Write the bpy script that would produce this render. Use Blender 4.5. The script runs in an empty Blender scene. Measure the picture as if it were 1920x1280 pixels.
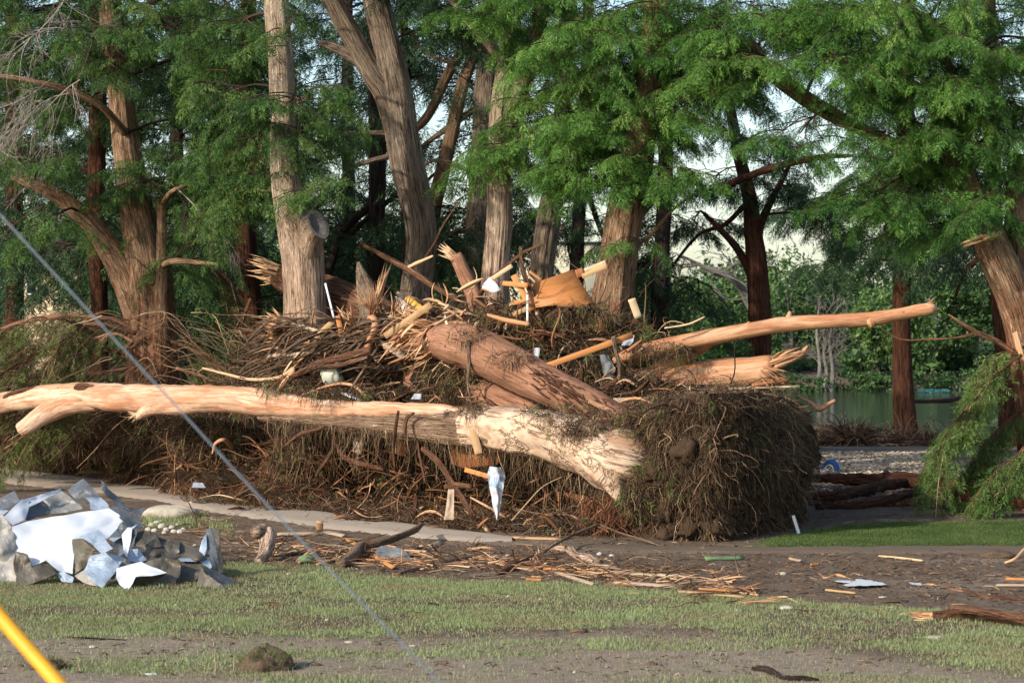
import bpy, math, random
import numpy as np
from mathutils import Vector

# ------------------------------------------------------------------ camera, world, sun, exposure
F = 4000.0; CX = 960.0; HZ = 600.0; CZ = 4.0          # focal length (photo px), optical centre, horizon row, eye height
scene = bpy.context.scene
cd = bpy.data.cameras.new("camera"); cam = bpy.data.objects.new("camera", cd)
scene.collection.objects.link(cam); scene.camera = cam
cam.location = (0, 0, CZ); cam.rotation_euler = (math.radians(90), 0, 0)
cd.sensor_width = 36; cd.lens = 36 * F / 1920; cd.shift_y = -40 / 1920
cd.clip_start = 0.5; cd.clip_end = 6000
cd.dof.use_dof = True; cd.dof.focus_distance = 42.0; cd.dof.aperture_fstop = 3.2

TO_SUN = Vector((-0.74, -0.58, 0.47)).normalized()
world = bpy.data.worlds.new("World"); scene.world = world; world.use_nodes = True
wn = world.node_tree; bg = wn.nodes["Background"]
sky = wn.nodes.new("ShaderNodeTexSky"); sky.sky_type = 'NISHITA'; sky.sun_disc = False
sky.sun_elevation = math.asin(TO_SUN.z); sky.sun_rotation = math.atan2(TO_SUN.x, TO_SUN.y)
sky.air_density = 1.0; sky.dust_density = 1.6; sky.ozone_density = 1.0
wn.links.new(sky.outputs[0], bg.inputs[0]); bg.inputs[1].default_value = 0.15
sl = bpy.data.lights.new("sun", 'SUN'); sl.energy = 3.5; sl.angle = math.radians(0.8); sl.color = (1.0, 0.90, 0.78)
sun = bpy.data.objects.new("sun", sl); scene.collection.objects.link(sun)
sun.rotation_euler = (-TO_SUN).to_track_quat('-Z', 'Y').to_euler(); sun.location = (-30, -20, 40)
scene.view_settings.view_transform = 'Standard'; scene.view_settings.look = 'None'
scene.view_settings.exposure = 0.76; scene.view_settings.gamma = 1
scene.cycles.max_bounces = 6; scene.cycles.transparent_max_bounces = 6

# ------------------------------------------------------------------ numeric helpers
R = np.random.default_rng(7)
def U(a=0., b=1., n=None): return R.uniform(a, b, n)

def _hash(ix, iy, iz, seed):
    h = (ix.astype(np.uint32) * np.uint32(374761393) + iy.astype(np.uint32) * np.uint32(668265263)
         + iz.astype(np.uint32) * np.uint32(1442695041) + np.uint32(seed * 7919 + 13))
    h = (h ^ (h >> np.uint32(13))) * np.uint32(1274126177)
    h = h ^ (h >> np.uint32(16))
    return (h & np.uint32(0xFFFFFF)).astype(np.float64) / 16777215.0

def noise(p, seed=0):
    p = np.asarray(p, float); i = np.floor(p).astype(np.int64); f = p - i; f = f * f * (3 - 2 * f); r = 0
    for dx in (0, 1):
        for dy in (0, 1):
            for dz in (0, 1):
                w = (f[..., 0] if dx else 1 - f[..., 0]) * (f[..., 1] if dy else 1 - f[..., 1]) * (f[..., 2] if dz else 1 - f[..., 2])
                r = r + w * _hash(i[..., 0] + dx, i[..., 1] + dy, i[..., 2] + dz, seed)
    return r * 2 - 1

def fbm(p, oct=4, seed=0):
    p = np.asarray(p, float); r = 0; a = 1; s = 0
    for o in range(oct):
        r = r + a * noise(p * 2 ** o + 17.3 * o, seed + o); s += a; a *= .5
    return r / s

def sstep(a, b, x):
    t = np.clip((x - a) / (b - a), 0, 1); return t * t * (3 - 2 * t)

def norm(v):
    v = np.asarray(v, float); return v / np.maximum(np.linalg.norm(v, axis=-1, keepdims=True), 1e-9)

SLOPE = 0.   # the pile runs back to the left: its things stand this much farther per photo px left of 1000
def P(px, py, Y):
    Y = Y + SLOPE * max(0., 1000 - px); return np.array([(px - CX) / F * Y, Y, CZ - (py - HZ) / F * Y])   # a spot seen at photo px,py at distance Y

def gz(x, y):
    """terrain height"""
    x = np.asarray(x, float); y = np.asarray(y, float)
    river = sstep(-1, 6, x - (y - 91) * 0.02)
    bed = -0.0 - 1.9 * sstep(66, 96, y) + 1.95 * sstep(143, 166, y)
    far = 4 * sstep(175, 300, y) + 4 * sstep(300, 700, y)
    land = 1.3 * sstep(75, 130, y)
    h = river * bed + (1 - river) * land + far
    near = 1 - sstep(60, 80, y)
    q = np.stack([x, y, 0 * x], -1)
    h = h + near * (0.05 * fbm(q * 0.25, 3, 5) + 0.015 * fbm(q * 2.1, 3, 9))
    h = h + (1 - near) * 0.25 * fbm(q * 0.08, 3, 6)
    return h

def G(px, py):
    """ground point seen at photo px,py"""
    Y = 16000 / max(py - HZ, 20.)
    for _ in range(12):
        z = float(gz((px - CX) / F * Y, Y)); Y = 0.5 * Y + 0.5 * F * (CZ - z) / max(py - HZ, 20.)
    return np.array([(px - CX) / F * Y, Y, CZ - (py - HZ) / F * Y])

def onground(px, Y, dz=0.):
    x = (px - CX) / F * Y; return np.array([x, Y, float(gz(x, Y)) + dz])

# ------------------------------------------------------------------ mesh building
def tag(o, label=None, cat=None, group=None, kind=None, category=None):
    cat = cat or category
    for k, v in (('label', label), ('category', cat), ('group', group), ('kind', kind)):
        if v: o[k] = v
    return o

def thing(name, base, label, cat, group=None):
    o = bpy.data.objects.new(name, None); scene.collection.objects.link(o)
    o.empty_display_size = .2; o.location = Vector([float(c) for c in base]); return tag(o, label, cat, group)

class MB:
    def __init__(s): s.v = []; s.f3 = []; s.f4 = []; s.b = []; s.t = []; s.n = 0
    def add(s, v, f3=None, f4=None, bco=None, tint=.5):
        v = np.asarray(v, float).reshape(-1, 3); m = len(v)
        s.v.append(v); s.b.append(v if bco is None else np.asarray(bco, float).reshape(-1, 3))
        s.t.append(np.broadcast_to(np.asarray(tint, float), (m,)))
        if f3 is not None and len(f3): s.f3.append(np.asarray(f3, np.int64) + s.n)
        if f4 is not None and len(f4): s.f4.append(np.asarray(f4, np.int64) + s.n)
        s.n += m; return s
    def build(s, name, mat, parent=None, smooth=True, **tags):
        v = np.concatenate(s.v); b = np.concatenate(s.b); t = np.concatenate(s.t)
        f3 = np.concatenate(s.f3) if s.f3 else np.zeros((0, 3), int); f4 = np.concatenate(s.f4) if s.f4 else np.zeros((0, 4), int)
        if parent is not None: org = np.array(parent.location)
        else: org = np.array([v[:, 0].mean(), v[:, 1].mean(), v[:, 2].min()])
        me = bpy.data.meshes.new(name); me.vertices.add(len(v)); me.vertices.foreach_set('co', (v - org).astype(np.float32).ravel())
        nl = 3 * len(f3) + 4 * len(f4); me.loops.add(nl); me.polygons.add(len(f3) + len(f4))
        me.loops.foreach_set('vertex_index', np.concatenate([f3.ravel(), f4.ravel()]).astype(np.int32))
        ls = np.concatenate([np.arange(len(f3)) * 3, 3 * len(f3) + np.arange(len(f4)) * 4]).astype(np.int32)
        me.polygons.foreach_set('loop_start', ls)
        if smooth: me.polygons.foreach_set('use_smooth', np.ones(len(ls), bool))
        a = me.attributes.new('bco', 'FLOAT_VECTOR', 'POINT'); a.data.foreach_set('vector', b.astype(np.float32).ravel())
        a = me.attributes.new('tint', 'FLOAT', 'POINT'); a.data.foreach_set('value', t.astype(np.float32))
        me.update(calc_edges=True); me.validate(clean_customdata=False)
        me.materials.append(mat); o = bpy.data.objects.new(name, me); scene.collection.objects.link(o)
        if parent is not None: o.parent = parent
        else: o.location = Vector([float(c) for c in org])
        return tag(o, **tags)

def spline(pts, n):
    """Catmull-Rom through rows of pts (any columns), n samples spaced by length"""
    p = np.asarray(pts, float)
    if len(p) == 2: t = np.linspace(0, 1, n)[:, None]; return p[0] * (1 - t) + p[1] * t
    q = np.vstack([2 * p[0] - p[1], p, 2 * p[-1] - p[-2]]); out = []
    for i in range(1, len(q) - 2):
        t = np.linspace(0, 1, 12, endpoint=False)[:, None]; a, b, c, d = q[i - 1], q[i], q[i + 1], q[i + 2]
        out.append(.5 * ((2 * b) + (-a + c) * t + (2 * a - 5 * b + 4 * c - d) * t ** 2 + (-a + 3 * b - 3 * c + d) * t ** 3))
    out = np.vstack(out + [p[-1:]]); L = np.r_[0, np.cumsum(np.linalg.norm(np.diff(out[:, :3], axis=0), axis=1))]
    s = np.linspace(0, L[-1], n); return np.stack([np.interp(s, L, out[:, k]) for k in range(out.shape[1])], 1)

def frames(c):
    T = norm(np.gradient(c, axis=0)); u = np.cross(T[0], [0, .3, 1.]);
    if np.linalg.norm(u) < .1: u = np.cross(T[0], [0, 1., 0])
    u = norm(u); Us = [u]
    for i in range(1, len(T)):
        u = u - T[i] * np.dot(u, T[i]); u = norm(u); Us.append(u)
    Us = np.array(Us); return T, Us, np.cross(T, Us)

def tube(mb, pts, rad, seg=10, step=.15, flute=0., rough=0., nk=9, seed=1, tint=.5, cap=True, tip=None):
    """tapered tube along pts; fluted and rough like bark"""
    p = np.asarray(pts, float); r = np.broadcast_to(np.asarray(rad, float), (len(p),))
    d = np.column_stack([p, r]); L = np.linalg.norm(np.diff(p, axis=0), axis=1).sum()
    n = max(3, int(L / step) + 1); c = spline(d, n); r = np.maximum(c[:, 3], .002); c = c[:, :3]
    T, Uu, V = frames(c); a = np.linspace(0, 2 * np.pi, seg, endpoint=False); s = np.linspace(0, L, n)
    rr = np.repeat(r[:, None], seg, 1)
    if flute:
        A, S = np.meshgrid(a, s); w = 0
        for k, (m, g) in enumerate(((3, .9), (nk // 2 + 1, .6), (nk, .45), (nk * 2 + 1, .35)) + (((nk * 3 + 2, .5),) if seg > 60 else ())):
            w = w + g * np.sin(m * A + seed * 1.7 + k + 1.2 * np.sin(S * (.5 + .3 * k) + seed + k))
        rr = rr * (1 + flute * w * .5)
    base = c[:, None] + rr[..., None] * (np.cos(a)[None, :, None] * Uu[:, None] + np.sin(a)[None, :, None] * V[:, None])
    if rough:
        q = base * np.array([1., 1., 1.]) / max(r.mean(), .03) * .9
        base = base + (rough * r.mean() * fbm(q, 3, seed))[..., None] * norm(base - c[:, None])
    v = base.reshape(-1, 3)
    b = np.stack([np.cos(a)[None] * r[:, None], np.sin(a)[None] * r[:, None], np.repeat(s[:, None], seg, 1)], -1).reshape(-1, 3) + seed * 3.1
    i = np.arange(n - 1)[:, None] * seg; j = np.arange(seg)[None]; k = (j + 1) % seg
    f4 = np.stack([i + j, i + k, i + seg + k, i + seg + j], -1).reshape(-1, 4)
    f3 = []
    if cap:
        v = np.vstack([v, c[0] - T[0] * r[0] * .15, (c[-1] + T[-1] * r[-1] * .3)]); b = np.vstack([b, b[0], b[-1]]); m = n * seg
        f3 = [[m, (q + 1) % seg, q] for q in range(seg)] + [[m + 1, (n - 1) * seg + q, (n - 1) * seg + (q + 1) % seg] for q in range(seg)]
    mb.add(v, f3, f4, b, tint); return c, r

def ribbon_tubes(mb, C, rad, tint, seg=3):
    """many thin twigs at once. C (N,K,3) centre lines, rad (N,K), tint (N,)"""
    N, K, _ = C.shape; T = norm(np.gradient(C, axis=1)); ref = norm(R.normal(size=(N, 1, 3)))
    u = norm(np.cross(T, ref)); w = np.cross(T, u); a = np.arange(seg) * 2 * np.pi / seg
    v = C[:, :, None] + rad[:, :, None, None] * (np.cos(a)[:, None] * u[:, :, None] + np.sin(a)[:, None] * w[:, :, None])
    b = np.stack([np.cos(a)[None, None] * rad[:, :, None], np.sin(a)[None, None] * rad[:, :, None], np.broadcast_to(np.arange(K)[None, :, None] * .1, (N, K, seg))], -1) + (np.arange(N) % 97)[:, None, None, None]
    i = (np.arange(N)[:, None, None] * K + np.arange(K - 1)[None, :, None]) * seg; j = np.arange(seg); k = (j + 1) % seg
    f4 = np.stack([i + j, i + k, i + seg + k, i + seg + j], -1).reshape(-1, 4)
    mb.add(v.reshape(-1, 3), None, f4, b.reshape(-1, 3), np.repeat(tint, K * seg))

def twigs(mb, pos, direc, length, rad, wob=.25, sag=.3, K=5, tint=None):
    """N curved twigs"""
    N = len(pos); t = np.linspace(0, 1, K); d = norm(direc); L = np.broadcast_to(length, (N,))
    C = pos[:, None] + d[:, None] * t[None, :, None] * L[:, None, None]
    w1 = R.normal(size=(N, 3)); w2 = R.normal(size=(N, 3))
    C = C + (w1[:, None] * np.sin(t * 3.1)[None, :, None] + w2[:, None] * (np.sin(t * 6.3) * .5)[None, :, None]) * (wob * L * .35)[:, None, None]
    C[:, :, 2] -= sag * L[:, None] * t[None] ** 2
    r = np.broadcast_to(rad, (N,))[:, None] * (1 - .65 * t)[None]
    ribbon_tubes(mb, C, r, U(0, 1, N) if tint is None else tint)

def blob(mb, c, rad, n=24, m=14, amp=.3, fr=1.2, seed=1, tint=.5, floor=None):
    th = np.linspace(0, 2 * np.pi, n, endpoint=False); ph = np.linspace(0.02, np.pi - .02, m)
    T, Q = np.meshgrid(th, ph); d = np.stack([np.sin(Q) * np.cos(T), np.sin(Q) * np.sin(T), np.cos(Q)], -1)
    rad = np.broadcast_to(np.asarray(rad, float), (3,)); p = d * rad
    k = 1 + amp * fbm(d * fr * 1.7 + seed * 5.1, 4, seed); v = np.asarray(c) + p * k[..., None]
    if floor is not None: v[..., 2] = np.maximum(v[..., 2], floor)
    i = np.arange(m - 1)[:, None] * n; j = np.arange(n)[None]; k2 = (j + 1) % n
    f4 = np.stack([i + j, i + n + j, i + n + k2, i + k2], -1).reshape(-1, 4)
    mb.add(v.reshape(-1, 3), None, f4, None, tint)
    return v.reshape(-1, 3)

def shards(mb, c, d, radius, n, length, wid=.02, spread=.25, tint=None):
    """long pointed splinters at a torn end"""
    d = norm(d); u = norm(np.cross(d, [0.1, .9, .3])); w = np.cross(d, u)
    for i in range(n):
        a = U(0, 6.28); q = radius * math.sqrt(U()); o = c + (math.cos(a) * u + math.sin(a) * w) * q
        dd = norm(d + spread * (R.normal(size=3) * .6 + (math.cos(a) * u + math.sin(a) * w) * .6)); L = length * U(.35, 1.1)
        e1 = norm(np.cross(dd, R.normal(size=3))); e2 = np.cross(dd, e1); ww = wid * U(.6, 1.6)
        o0 = o - dd * L * .25; mid = o + dd * L * .45 + R.normal(size=3) * L * .03; tp = o + dd * L
        v = [o0 + e1 * ww, o0 - e1 * ww * .5 + e2 * ww * .5, o0 - e1 * ww * .5 - e2 * ww * .5,
             mid + e1 * ww * .8, mid - e1 * ww * .4 + e2 * ww * .35, mid - e1 * ww * .4 - e2 * ww * .35, tp]
        b = [[U(), U(), k * L] for k in (0, 0, 0, .5, .5, .5, 1)]
        mb.add(v, [[3, 4, 6], [4, 5, 6], [5, 3, 6]], [[0, 1, 4, 3], [1, 2, 5, 4], [2, 0, 3, 5]], b, U(0, 1) if tint is None else tint)

def plank(mb, p0, p1, w, t, roll=0., warp=.01, tint=.5, jag=0.):
    """sawn board between two points, w wide across the view, t thick"""
    p0 = np.asarray(p0, float); p1 = np.asarray(p1, float); d = norm(p1 - p0); L = np.linalg.norm(p1 - p0)
    view = np.array([0, 1., 0]); u = norm(np.cross(d, view)); n = np.cross(u, d)
    c, s = math.cos(roll), math.sin(roll); u, n = u * c + n * s, n * c - u * s
    K = 7; ts = np.linspace(0, 1, K); wob = warp * np.sin(ts * 3.14) * U(-1, 1)
    C = p0 + d * (ts * L)[:, None] + n * wob[:, None]; off = [(-1, -1), (1, -1), (1, 1), (-1, 1)]; e = .0
    bev = min(w, t) * .12; prof = []
    for a, b in off:
        prof += [(a * (w / 2 - bev * (b * a < 0)), b * (t / 2 - bev * (a * b > 0))), (a * (w / 2 - bev * (b * a > 0)), b * (t / 2 - bev * (a * b < 0)))]
    # octagonal profile ordered by angle
    prof = sorted(prof, key=lambda q: math.atan2(q[1] / t, q[0] / w)); m = len(prof)
    v = np.array([[C[i] + u * x + n * y + (d * U(-jag, jag) if i in (0, K - 1) else 0) for x, y in prof] for i in range(K)])
    b = np.array([[[x + 7 * tint, y + 3 * tint, ts[i] * L] for x, y in prof] for i in range(K)]).reshape(-1, 3)
    f4 = [[i * m + j, i * m + (j + 1) % m, (i + 1) * m + (j + 1) % m, (i + 1) * m + j] for i in range(K - 1) for j in range(m)]
    v = v.reshape(-1, 3); v = np.vstack([v, C[0], C[-1]]); b = np.vstack([b, b[0], b[-1]]); q = K * m
    f3 = [[q, (j + 1) % m, j] for j in range(m)] + [[q + 1, (K - 1) * m + j, (K - 1) * m + (j + 1) % m] for j in range(m)]
    mb.add(v, f3, f4, b, tint)

# ------------------------------------------------------------------ materials
class NT:
    def __init__(s, name):
        s.m = bpy.data.materials.new(name); s.m.use_nodes = True; s.t = s.m.node_tree; s.p = s.t.nodes['Principled BSDF']; s.o = s.t.nodes['Material Output']
    def n(s, typ, **kw):
        x = s.t.nodes.new(typ)
        for k, v in kw.items(): setattr(x, k, v)
        return x
    def l(s, a, b): s.t.links.new(a, b)
    def attr(s, nm, vec=False): x = s.n('ShaderNodeAttribute', attribute_name=nm); return x.outputs['Vector' if vec else 'Fac']
    def pos(s): return s.n('ShaderNodeNewGeometry').outputs['Position']
    def mp(s, vec, sc):
        x = s.n('ShaderNodeMapping'); s.l(vec, x.inputs[0]); x.inputs['Scale'].default_value = sc if hasattr(sc, '__len__') else (sc,) * 3; return x.outputs[0]
    def noise(s, vec, sc=1., det=4., rg=.55, dist=0.):
        x = s.n('ShaderNodeTexNoise'); s.l(vec, x.inputs['Vector']); x.inputs['Scale'].default_value = sc; x.inputs['Detail'].default_value = det
        x.inputs['Roughness'].default_value = rg; x.inputs['Distortion'].default_value = dist; return x.outputs['Fac']
    def vor(s, vec, sc=1., out='Distance', feat='F1'):
        x = s.n('ShaderNodeTexVoronoi', feature=feat); s.l(vec, x.inputs['Vector']); x.inputs['Scale'].default_value = sc; return x.outputs[out]
    def ramp(s, fac, stops):
        x = s.n('ShaderNodeValToRGB'); s.l(fac, x.inputs[0]); e = x.color_ramp.elements
        while len(e) > 1: e.remove(e[-1])
        for i, (p, c) in enumerate(stops):
            q = e[0] if i == 0 else e.new(p); q.position = p; q.color = (*c, 1) if hasattr(c, '__len__') else (c, c, c, 1)
        return x.outputs[0]
    def mix(s, f, a, b, mode='MIX'):
        x = s.n('ShaderNodeMix', data_type='RGBA', blend_type=mode)
        for k, v in ((0, f), (6, a), (7, b)):
            if hasattr(v, 'is_linked') or hasattr(v, 'links'): s.l(v, x.inputs[k])
            else: x.inputs[k].default_value = (*v, 1) if hasattr(v, '__len__') else v
        return x.outputs[2]
    def math(s, op, a, b=0., clamp=False):
        x = s.n('ShaderNodeMath', operation=op, use_clamp=clamp)
        for k, v in ((0, a), (1, b)):
            if hasattr(v, 'links'): s.l(v, x.inputs[k])
            else: x.inputs[k].default_value = v
        return x.outputs[0]
    def bump(s, h, st=.5, dist=.02):
        x = s.n('ShaderNodeBump'); s.l(h, x.inputs['Height']); x.inputs['Strength'].default_value = st; x.inputs['Distance'].default_value = dist
        s.l(x.outputs[0], s.p.inputs['Normal']); return s
    def fin(s, col, rough=.8, spec=.3, metal=0.):
        if hasattr(col, 'links'): s.l(col, s.p.inputs['Base Color'])
        else: s.p.inputs['Base Color'].default_value = (*col, 1)
        if hasattr(rough, 'links'): s.l(rough, s.p.inputs['Roughness'])
        else: s.p.inputs['Roughness'].default_value = rough
        s.p.inputs['Specular IOR Level'].default_value = spec; s.p.inputs['Metallic'].default_value = metal; return s.m

def bark(name, dark, mid, light, strip=None, strip_z=4.2, fine=1., bst=1.):
    t = NT(name); b = t.attr('bco', True); wv = t.mix(.025, b, t.n('ShaderNodeTexNoise').outputs['Color'], 'ADD')
    n1 = t.noise(t.mp(b, (38 * fine, 38 * fine, 2.6)), 1., 4, .7, .4); n2 = t.noise(t.mp(b, (13 * fine, 13 * fine, 1.1)), 1., 4, .6, .6); n3 = t.noise(t.mp(b, (1.1, 1.1, .6)), 1., 3); n4 = t.noise(t.mp(b, (5, 5, 3.5)), 1., 4, .6)
    h = t.math('ADD', t.math('MULTIPLY', n1, .6), t.math('MULTIPLY', n2, .4))
    c = t.ramp(h, [(.41, dark), (.47, mid), (.52, mid), (.60, light)])
    if strip is not None:
        z = t.n('ShaderNodeSeparateXYZ'); t.l(t.pos(), z.inputs[0])
        k = t.math('ADD', z.outputs[2], t.math('MULTIPLY', t.math('SUBTRACT', n2, .5), 2.5)); k = t.math('ADD', k, t.math('MULTIPLY', t.math('SUBTRACT', n4, .5), 6.))
        f = t.math('SUBTRACT', 1., t.math('MULTIPLY', t.math('SUBTRACT', k, strip_z - .8), .6, True), True)
        c2 = t.ramp(h, [(.41, tuple(x * .28 for x in strip)), (.48, strip), (.61, tuple(min(1, x * 1.9) for x in strip))])
        c = t.mix(f, c, c2)
    c = t.mix(t.ramp(n3, [(.38, 0.), (.62, 1.)]), c, t.mix(1., c, (.78, .76, .72), 'MULTIPLY'))
    c = t.mix(t.ramp(n4, [(.60, 0.), (.72, .4)]), c, tuple(x * .6 for x in mid))
    t.bump(t.ramp(h, [(.38, 0.), (.62, 1.)]), bst, .07); return t.fin(c, .92, .12)

M = {}
M['bark_grey'] = bark('bark_grey', (.07, .05, .035), (.27, .205, .15), (.46, .37, .28), (.20, .105, .062), 2.6)
M['bark_pale'] = bark('bark_pale', (.17, .11, .07), (.47, .365, .265), (.68, .57, .45), (.52, .37, .27), 6.0)
M['bark_warm'] = bark('bark_warm', (.09, .05, .028), (.34, .215, .13), (.50, .36, .24), (.29, .14, .08), 4.2)
M['bark_smooth'] = bark('smooth_inner_bark', (.11, .05, .03), (.27, .14, .088), (.37, .215, .14), fine=1.6, bst=.35)
M['bark_tan'] = bark('bark_tan', (.10, .05, .03), (.30, .20, .135), (.47, .35, .25))
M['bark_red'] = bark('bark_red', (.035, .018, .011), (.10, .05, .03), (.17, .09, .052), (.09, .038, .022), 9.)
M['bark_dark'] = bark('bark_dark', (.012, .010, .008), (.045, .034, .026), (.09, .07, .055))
M['bark_log'] = bark('bark_log', (.055, .025, .014), (.21, .105, .062), (.38, .23, .145), fine=1.1)
M['bark_far'] = bark('bark_far', (.12, .11, .10), (.28, .26, .23), (.42, .40, .36))

def peeled(name, base, hot, pale):
    t = NT(name); b = t.attr('bco', True)
    n1 = t.noise(t.mp(b, (14, 14, 1.0)), 1., 5, .6); n2 = t.noise(t.mp(b, (3, 3, .45)), 1., 3, .5, .5); n3 = t.noise(t.mp(b, (60, 60, 3)), 1., 3)
    c = t.mix(t.ramp(n2, [(.44, 0.), (.56, 1.)]), base, pale); c = t.mix(t.ramp(n1, [(.5, 0.), (.60, .8)]), c, hot); c = t.mix(t.ramp(t.noise(t.mp(b, (2.2, 2.2, .8)), 1., 4, .6), [(.56, 0.), (.66, .7)]), c, tuple(x * .8 for x in hot))
    c = t.mix(t.ramp(n3, [(.52, 0.), (.66, .6)]), c, tuple(x * .45 for x in hot))
    sp = t.vor(t.mp(b, (5, 5, 2.4)), 1.); c = t.mix(t.ramp(sp, [(.05, .9), (.09, 0.)]), c, (.12, .05, .02))
    t.bump(t.math('ADD', n1, n3), .45, .02); return t.fin(c, .6, .3)
M['peeled'] = peeled('peeled_wood', (.47, .29, .185), (.40, .165, .075), (.55, .40, .285))
M['peeled_orange'] = peeled('peeled_orange_wood', (.40, .205, .105), (.32, .125, .052), (.47, .28, .16))
M['splinter'] = (lambda t: t.bump(t.noise(t.mp(t.attr('bco', True), (50, 50, 4)), 1., 3), .5, .01).fin(t.ramp(t.math('ADD', t.math('MULTIPLY', t.attr('tint'), .7), t.math('MULTIPLY', t.noise(t.mp(t.attr('bco', True), (30, 30, 3)), 1., 3), .4)), [(.1, (.17, .065, .03)), (.45, (.36, .18, .085)), (.8, (.54, .35, .20)), (1., (.62, .47, .31))]), .7))(NT('torn_wood'))
def board_mat(name, lo, hi, rough=.65):
    t = NT(name); b = t.attr('bco', True); n1 = t.noise(t.mp(b, (45, 45, 2.)), 1., 4, .6); n2 = t.noise(t.mp(b, (6, 6, 2.)), 1., 3, .6, .8)
    c = t.mix(n1, lo, hi); c = t.mix(t.ramp(n2, [(.5, 0.), (.72, .6)]), c, tuple(x * .5 for x in lo)); t.bump(n1, .3, .01); return t.fin(c, rough, .25)
M['board'] = board_mat('sawn_pine', (.30, .18, .09), (.46, .31, .165))
M['board_pale'] = board_mat('pale_pine', (.38, .28, .165), (.54, .43, .28))
M['board_orange'] = board_mat('stained_orange_wood', (.36, .145, .045), (.48, .22, .075))
M['board_grey'] = board_mat('weathered_wood', (.26, .19, .13), (.42, .33, .24))
M['board_maroon'] = board_mat('maroon_painted_wood', (.085, .02, .018), (.12, .03, .026))
M['board_white'] = board_mat('white_painted_wood', (.6, .6, .57), (.78, .78, .75))
M['ply'] = board_mat('plywood', (.30, .115, .035), (.43, .19, .065), .55)
M['ply_dark'] = board_mat('dark_plywood', (.23, .085, .032), (.34, .14, .055), .7)

def leafmat(name, stops, trans=.3, rough=.55):
    t = NT(name); c = t.ramp(t.attr('tint'), stops); t.l(c, t.p.inputs['Base Color']); t.p.inputs['Roughness'].default_value = rough; t.p.inputs['Specular IOR Level'].default_value = .25
    tr = t.n('ShaderNodeBsdfTranslucent'); t.l(t.mix(1., c, (1., 1., .55), 'MULTIPLY'), tr.inputs[0]); mx = t.n('ShaderNodeMixShader'); mx.inputs[0].default_value = trans
    t.l(t.p.outputs[0], mx.inputs[1]); t.l(tr.outputs[0], mx.inputs[2]); t.l(mx.outputs[0], t.o.inputs[0]); return t.m
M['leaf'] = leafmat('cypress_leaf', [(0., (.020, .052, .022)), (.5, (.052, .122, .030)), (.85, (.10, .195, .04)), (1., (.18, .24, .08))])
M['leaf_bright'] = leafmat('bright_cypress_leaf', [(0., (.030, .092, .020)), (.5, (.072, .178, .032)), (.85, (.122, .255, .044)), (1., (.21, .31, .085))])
M['leaf_dark'] = leafmat('shade_tinted_cypress_leaf', [(0., (.012, .032, .016)), (.6, (.026, .065, .024)), (1., (.05, .10, .032))], .2)  # darker leaf copy, the canopy's shade put into its colour
M['leaf_brown'] = leafmat('wilted_cypress_leaf', [(0., (.07, .05, .022)), (.3, (.10, .085, .03)), (.6, (.10, .13, .036)), (.85, (.12, .17, .045)), (1., (.20, .22, .07))], .25)
M['leaf_fresh'] = leafmat('fresh_light_leaf', [(0., (.055, .105, .028)), (.5, (.10, .18, .042)), (1., (.18, .26, .075))], .35)
M['leaf_far'] = leafmat('far_broad_leaf', [(0., (.025, .055, .022)), (.5, (.055, .115, .034)), (1., (.12, .20, .055))], .25)

def litter_mat(name, stops, rough=.9):
    t = NT(name); return t.fin(t.ramp(t.attr('tint'), stops), rough, .15)
M['twig'] = litter_mat('twig', [(0., (.02, .013, .009)), (.4, (.07, .042, .026)), (.7, (.16, .09, .052)), (.9, (.27, .17, .10)), (1., (.42, .31, .20))])
M['twig_dark'] = litter_mat('dark_twig', [(0., (.012, .009, .007)), (.7, (.045, .030, .02)), (1., (.10, .06, .035))])
M['twig_grey'] = litter_mat('bare_grey_twig', [(0., (.16, .14, .12)), (1., (.34, .30, .26))])
M['root'] = litter_mat('fibrous_root', [(0., (.016, .011, .008)), (.35, (.07, .046, .028)), (.65, (.16, .105, .06)), (.88, (.27, .19, .11)), (1., (.42, .32, .20))])
M['red_bark'] = litter_mat('stripped_red_bark', [(0., (.05, .022, .012)), (.5, (.14, .06, .03)), (1., (.28, .14, .075))])
def soil(name, lo, hi, bs=.8):
    t = NT(name); p = t.pos(); n = t.noise(p, 5., 6, .7); n2 = t.noise(p, 40., 3, .6); t.bump(t.math('ADD', n, t.math('MULTIPLY', n2, .4)), bs, .06)
    return t.fin(t.mix(t.math('MULTIPLY', t.math('ADD', n, n2), .5), lo, hi), .95, .1)
M['plate_soil'] = soil('brown_root_soil', (.018, .012, .008), (.095, .062, .038))
M['soil'] = soil('hollow_shade_soil', (.006, .0045, .003), (.04, .027, .017))  # mud taken near black, shade of the pile's hollows put into its colour
M['mud'] = soil('mud_clod', (.05, .036, .024), (.16, .12, .08))
def flat(name, col, rough=.5, metal=0., spec=.4, var=.12, bs=.1, sc=6.):
    t = NT(name); n = t.noise(t.pos(), sc, 4, .6); t.bump(n, bs, .02)
    return t.fin(t.mix(n, tuple(c * (1 - var * 2) for c in col), tuple(min(1, c * (1 + var)) for c in col)), rough, spec, metal)
M['white_metal'] = flat('white_enamel_metal', (.50, .54, .60), .5, 0., .5, .04, .05, 3.)
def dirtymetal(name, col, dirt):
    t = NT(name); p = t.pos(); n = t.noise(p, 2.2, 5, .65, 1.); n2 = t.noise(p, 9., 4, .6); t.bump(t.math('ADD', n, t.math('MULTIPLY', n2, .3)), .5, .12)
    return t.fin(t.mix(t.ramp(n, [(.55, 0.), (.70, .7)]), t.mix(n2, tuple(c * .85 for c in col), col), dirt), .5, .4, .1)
M['grey_metal'] = dirtymetal('grey_sheet_metal', (.10, .112, .125), (.065, .056, .045))  # sheet tones follow how panels face the sky; shade put into the colour
M['blue_metal'] = dirtymetal('pale_blue_sheet_metal', (.26, .33, .42), (.17, .19, .21))
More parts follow.
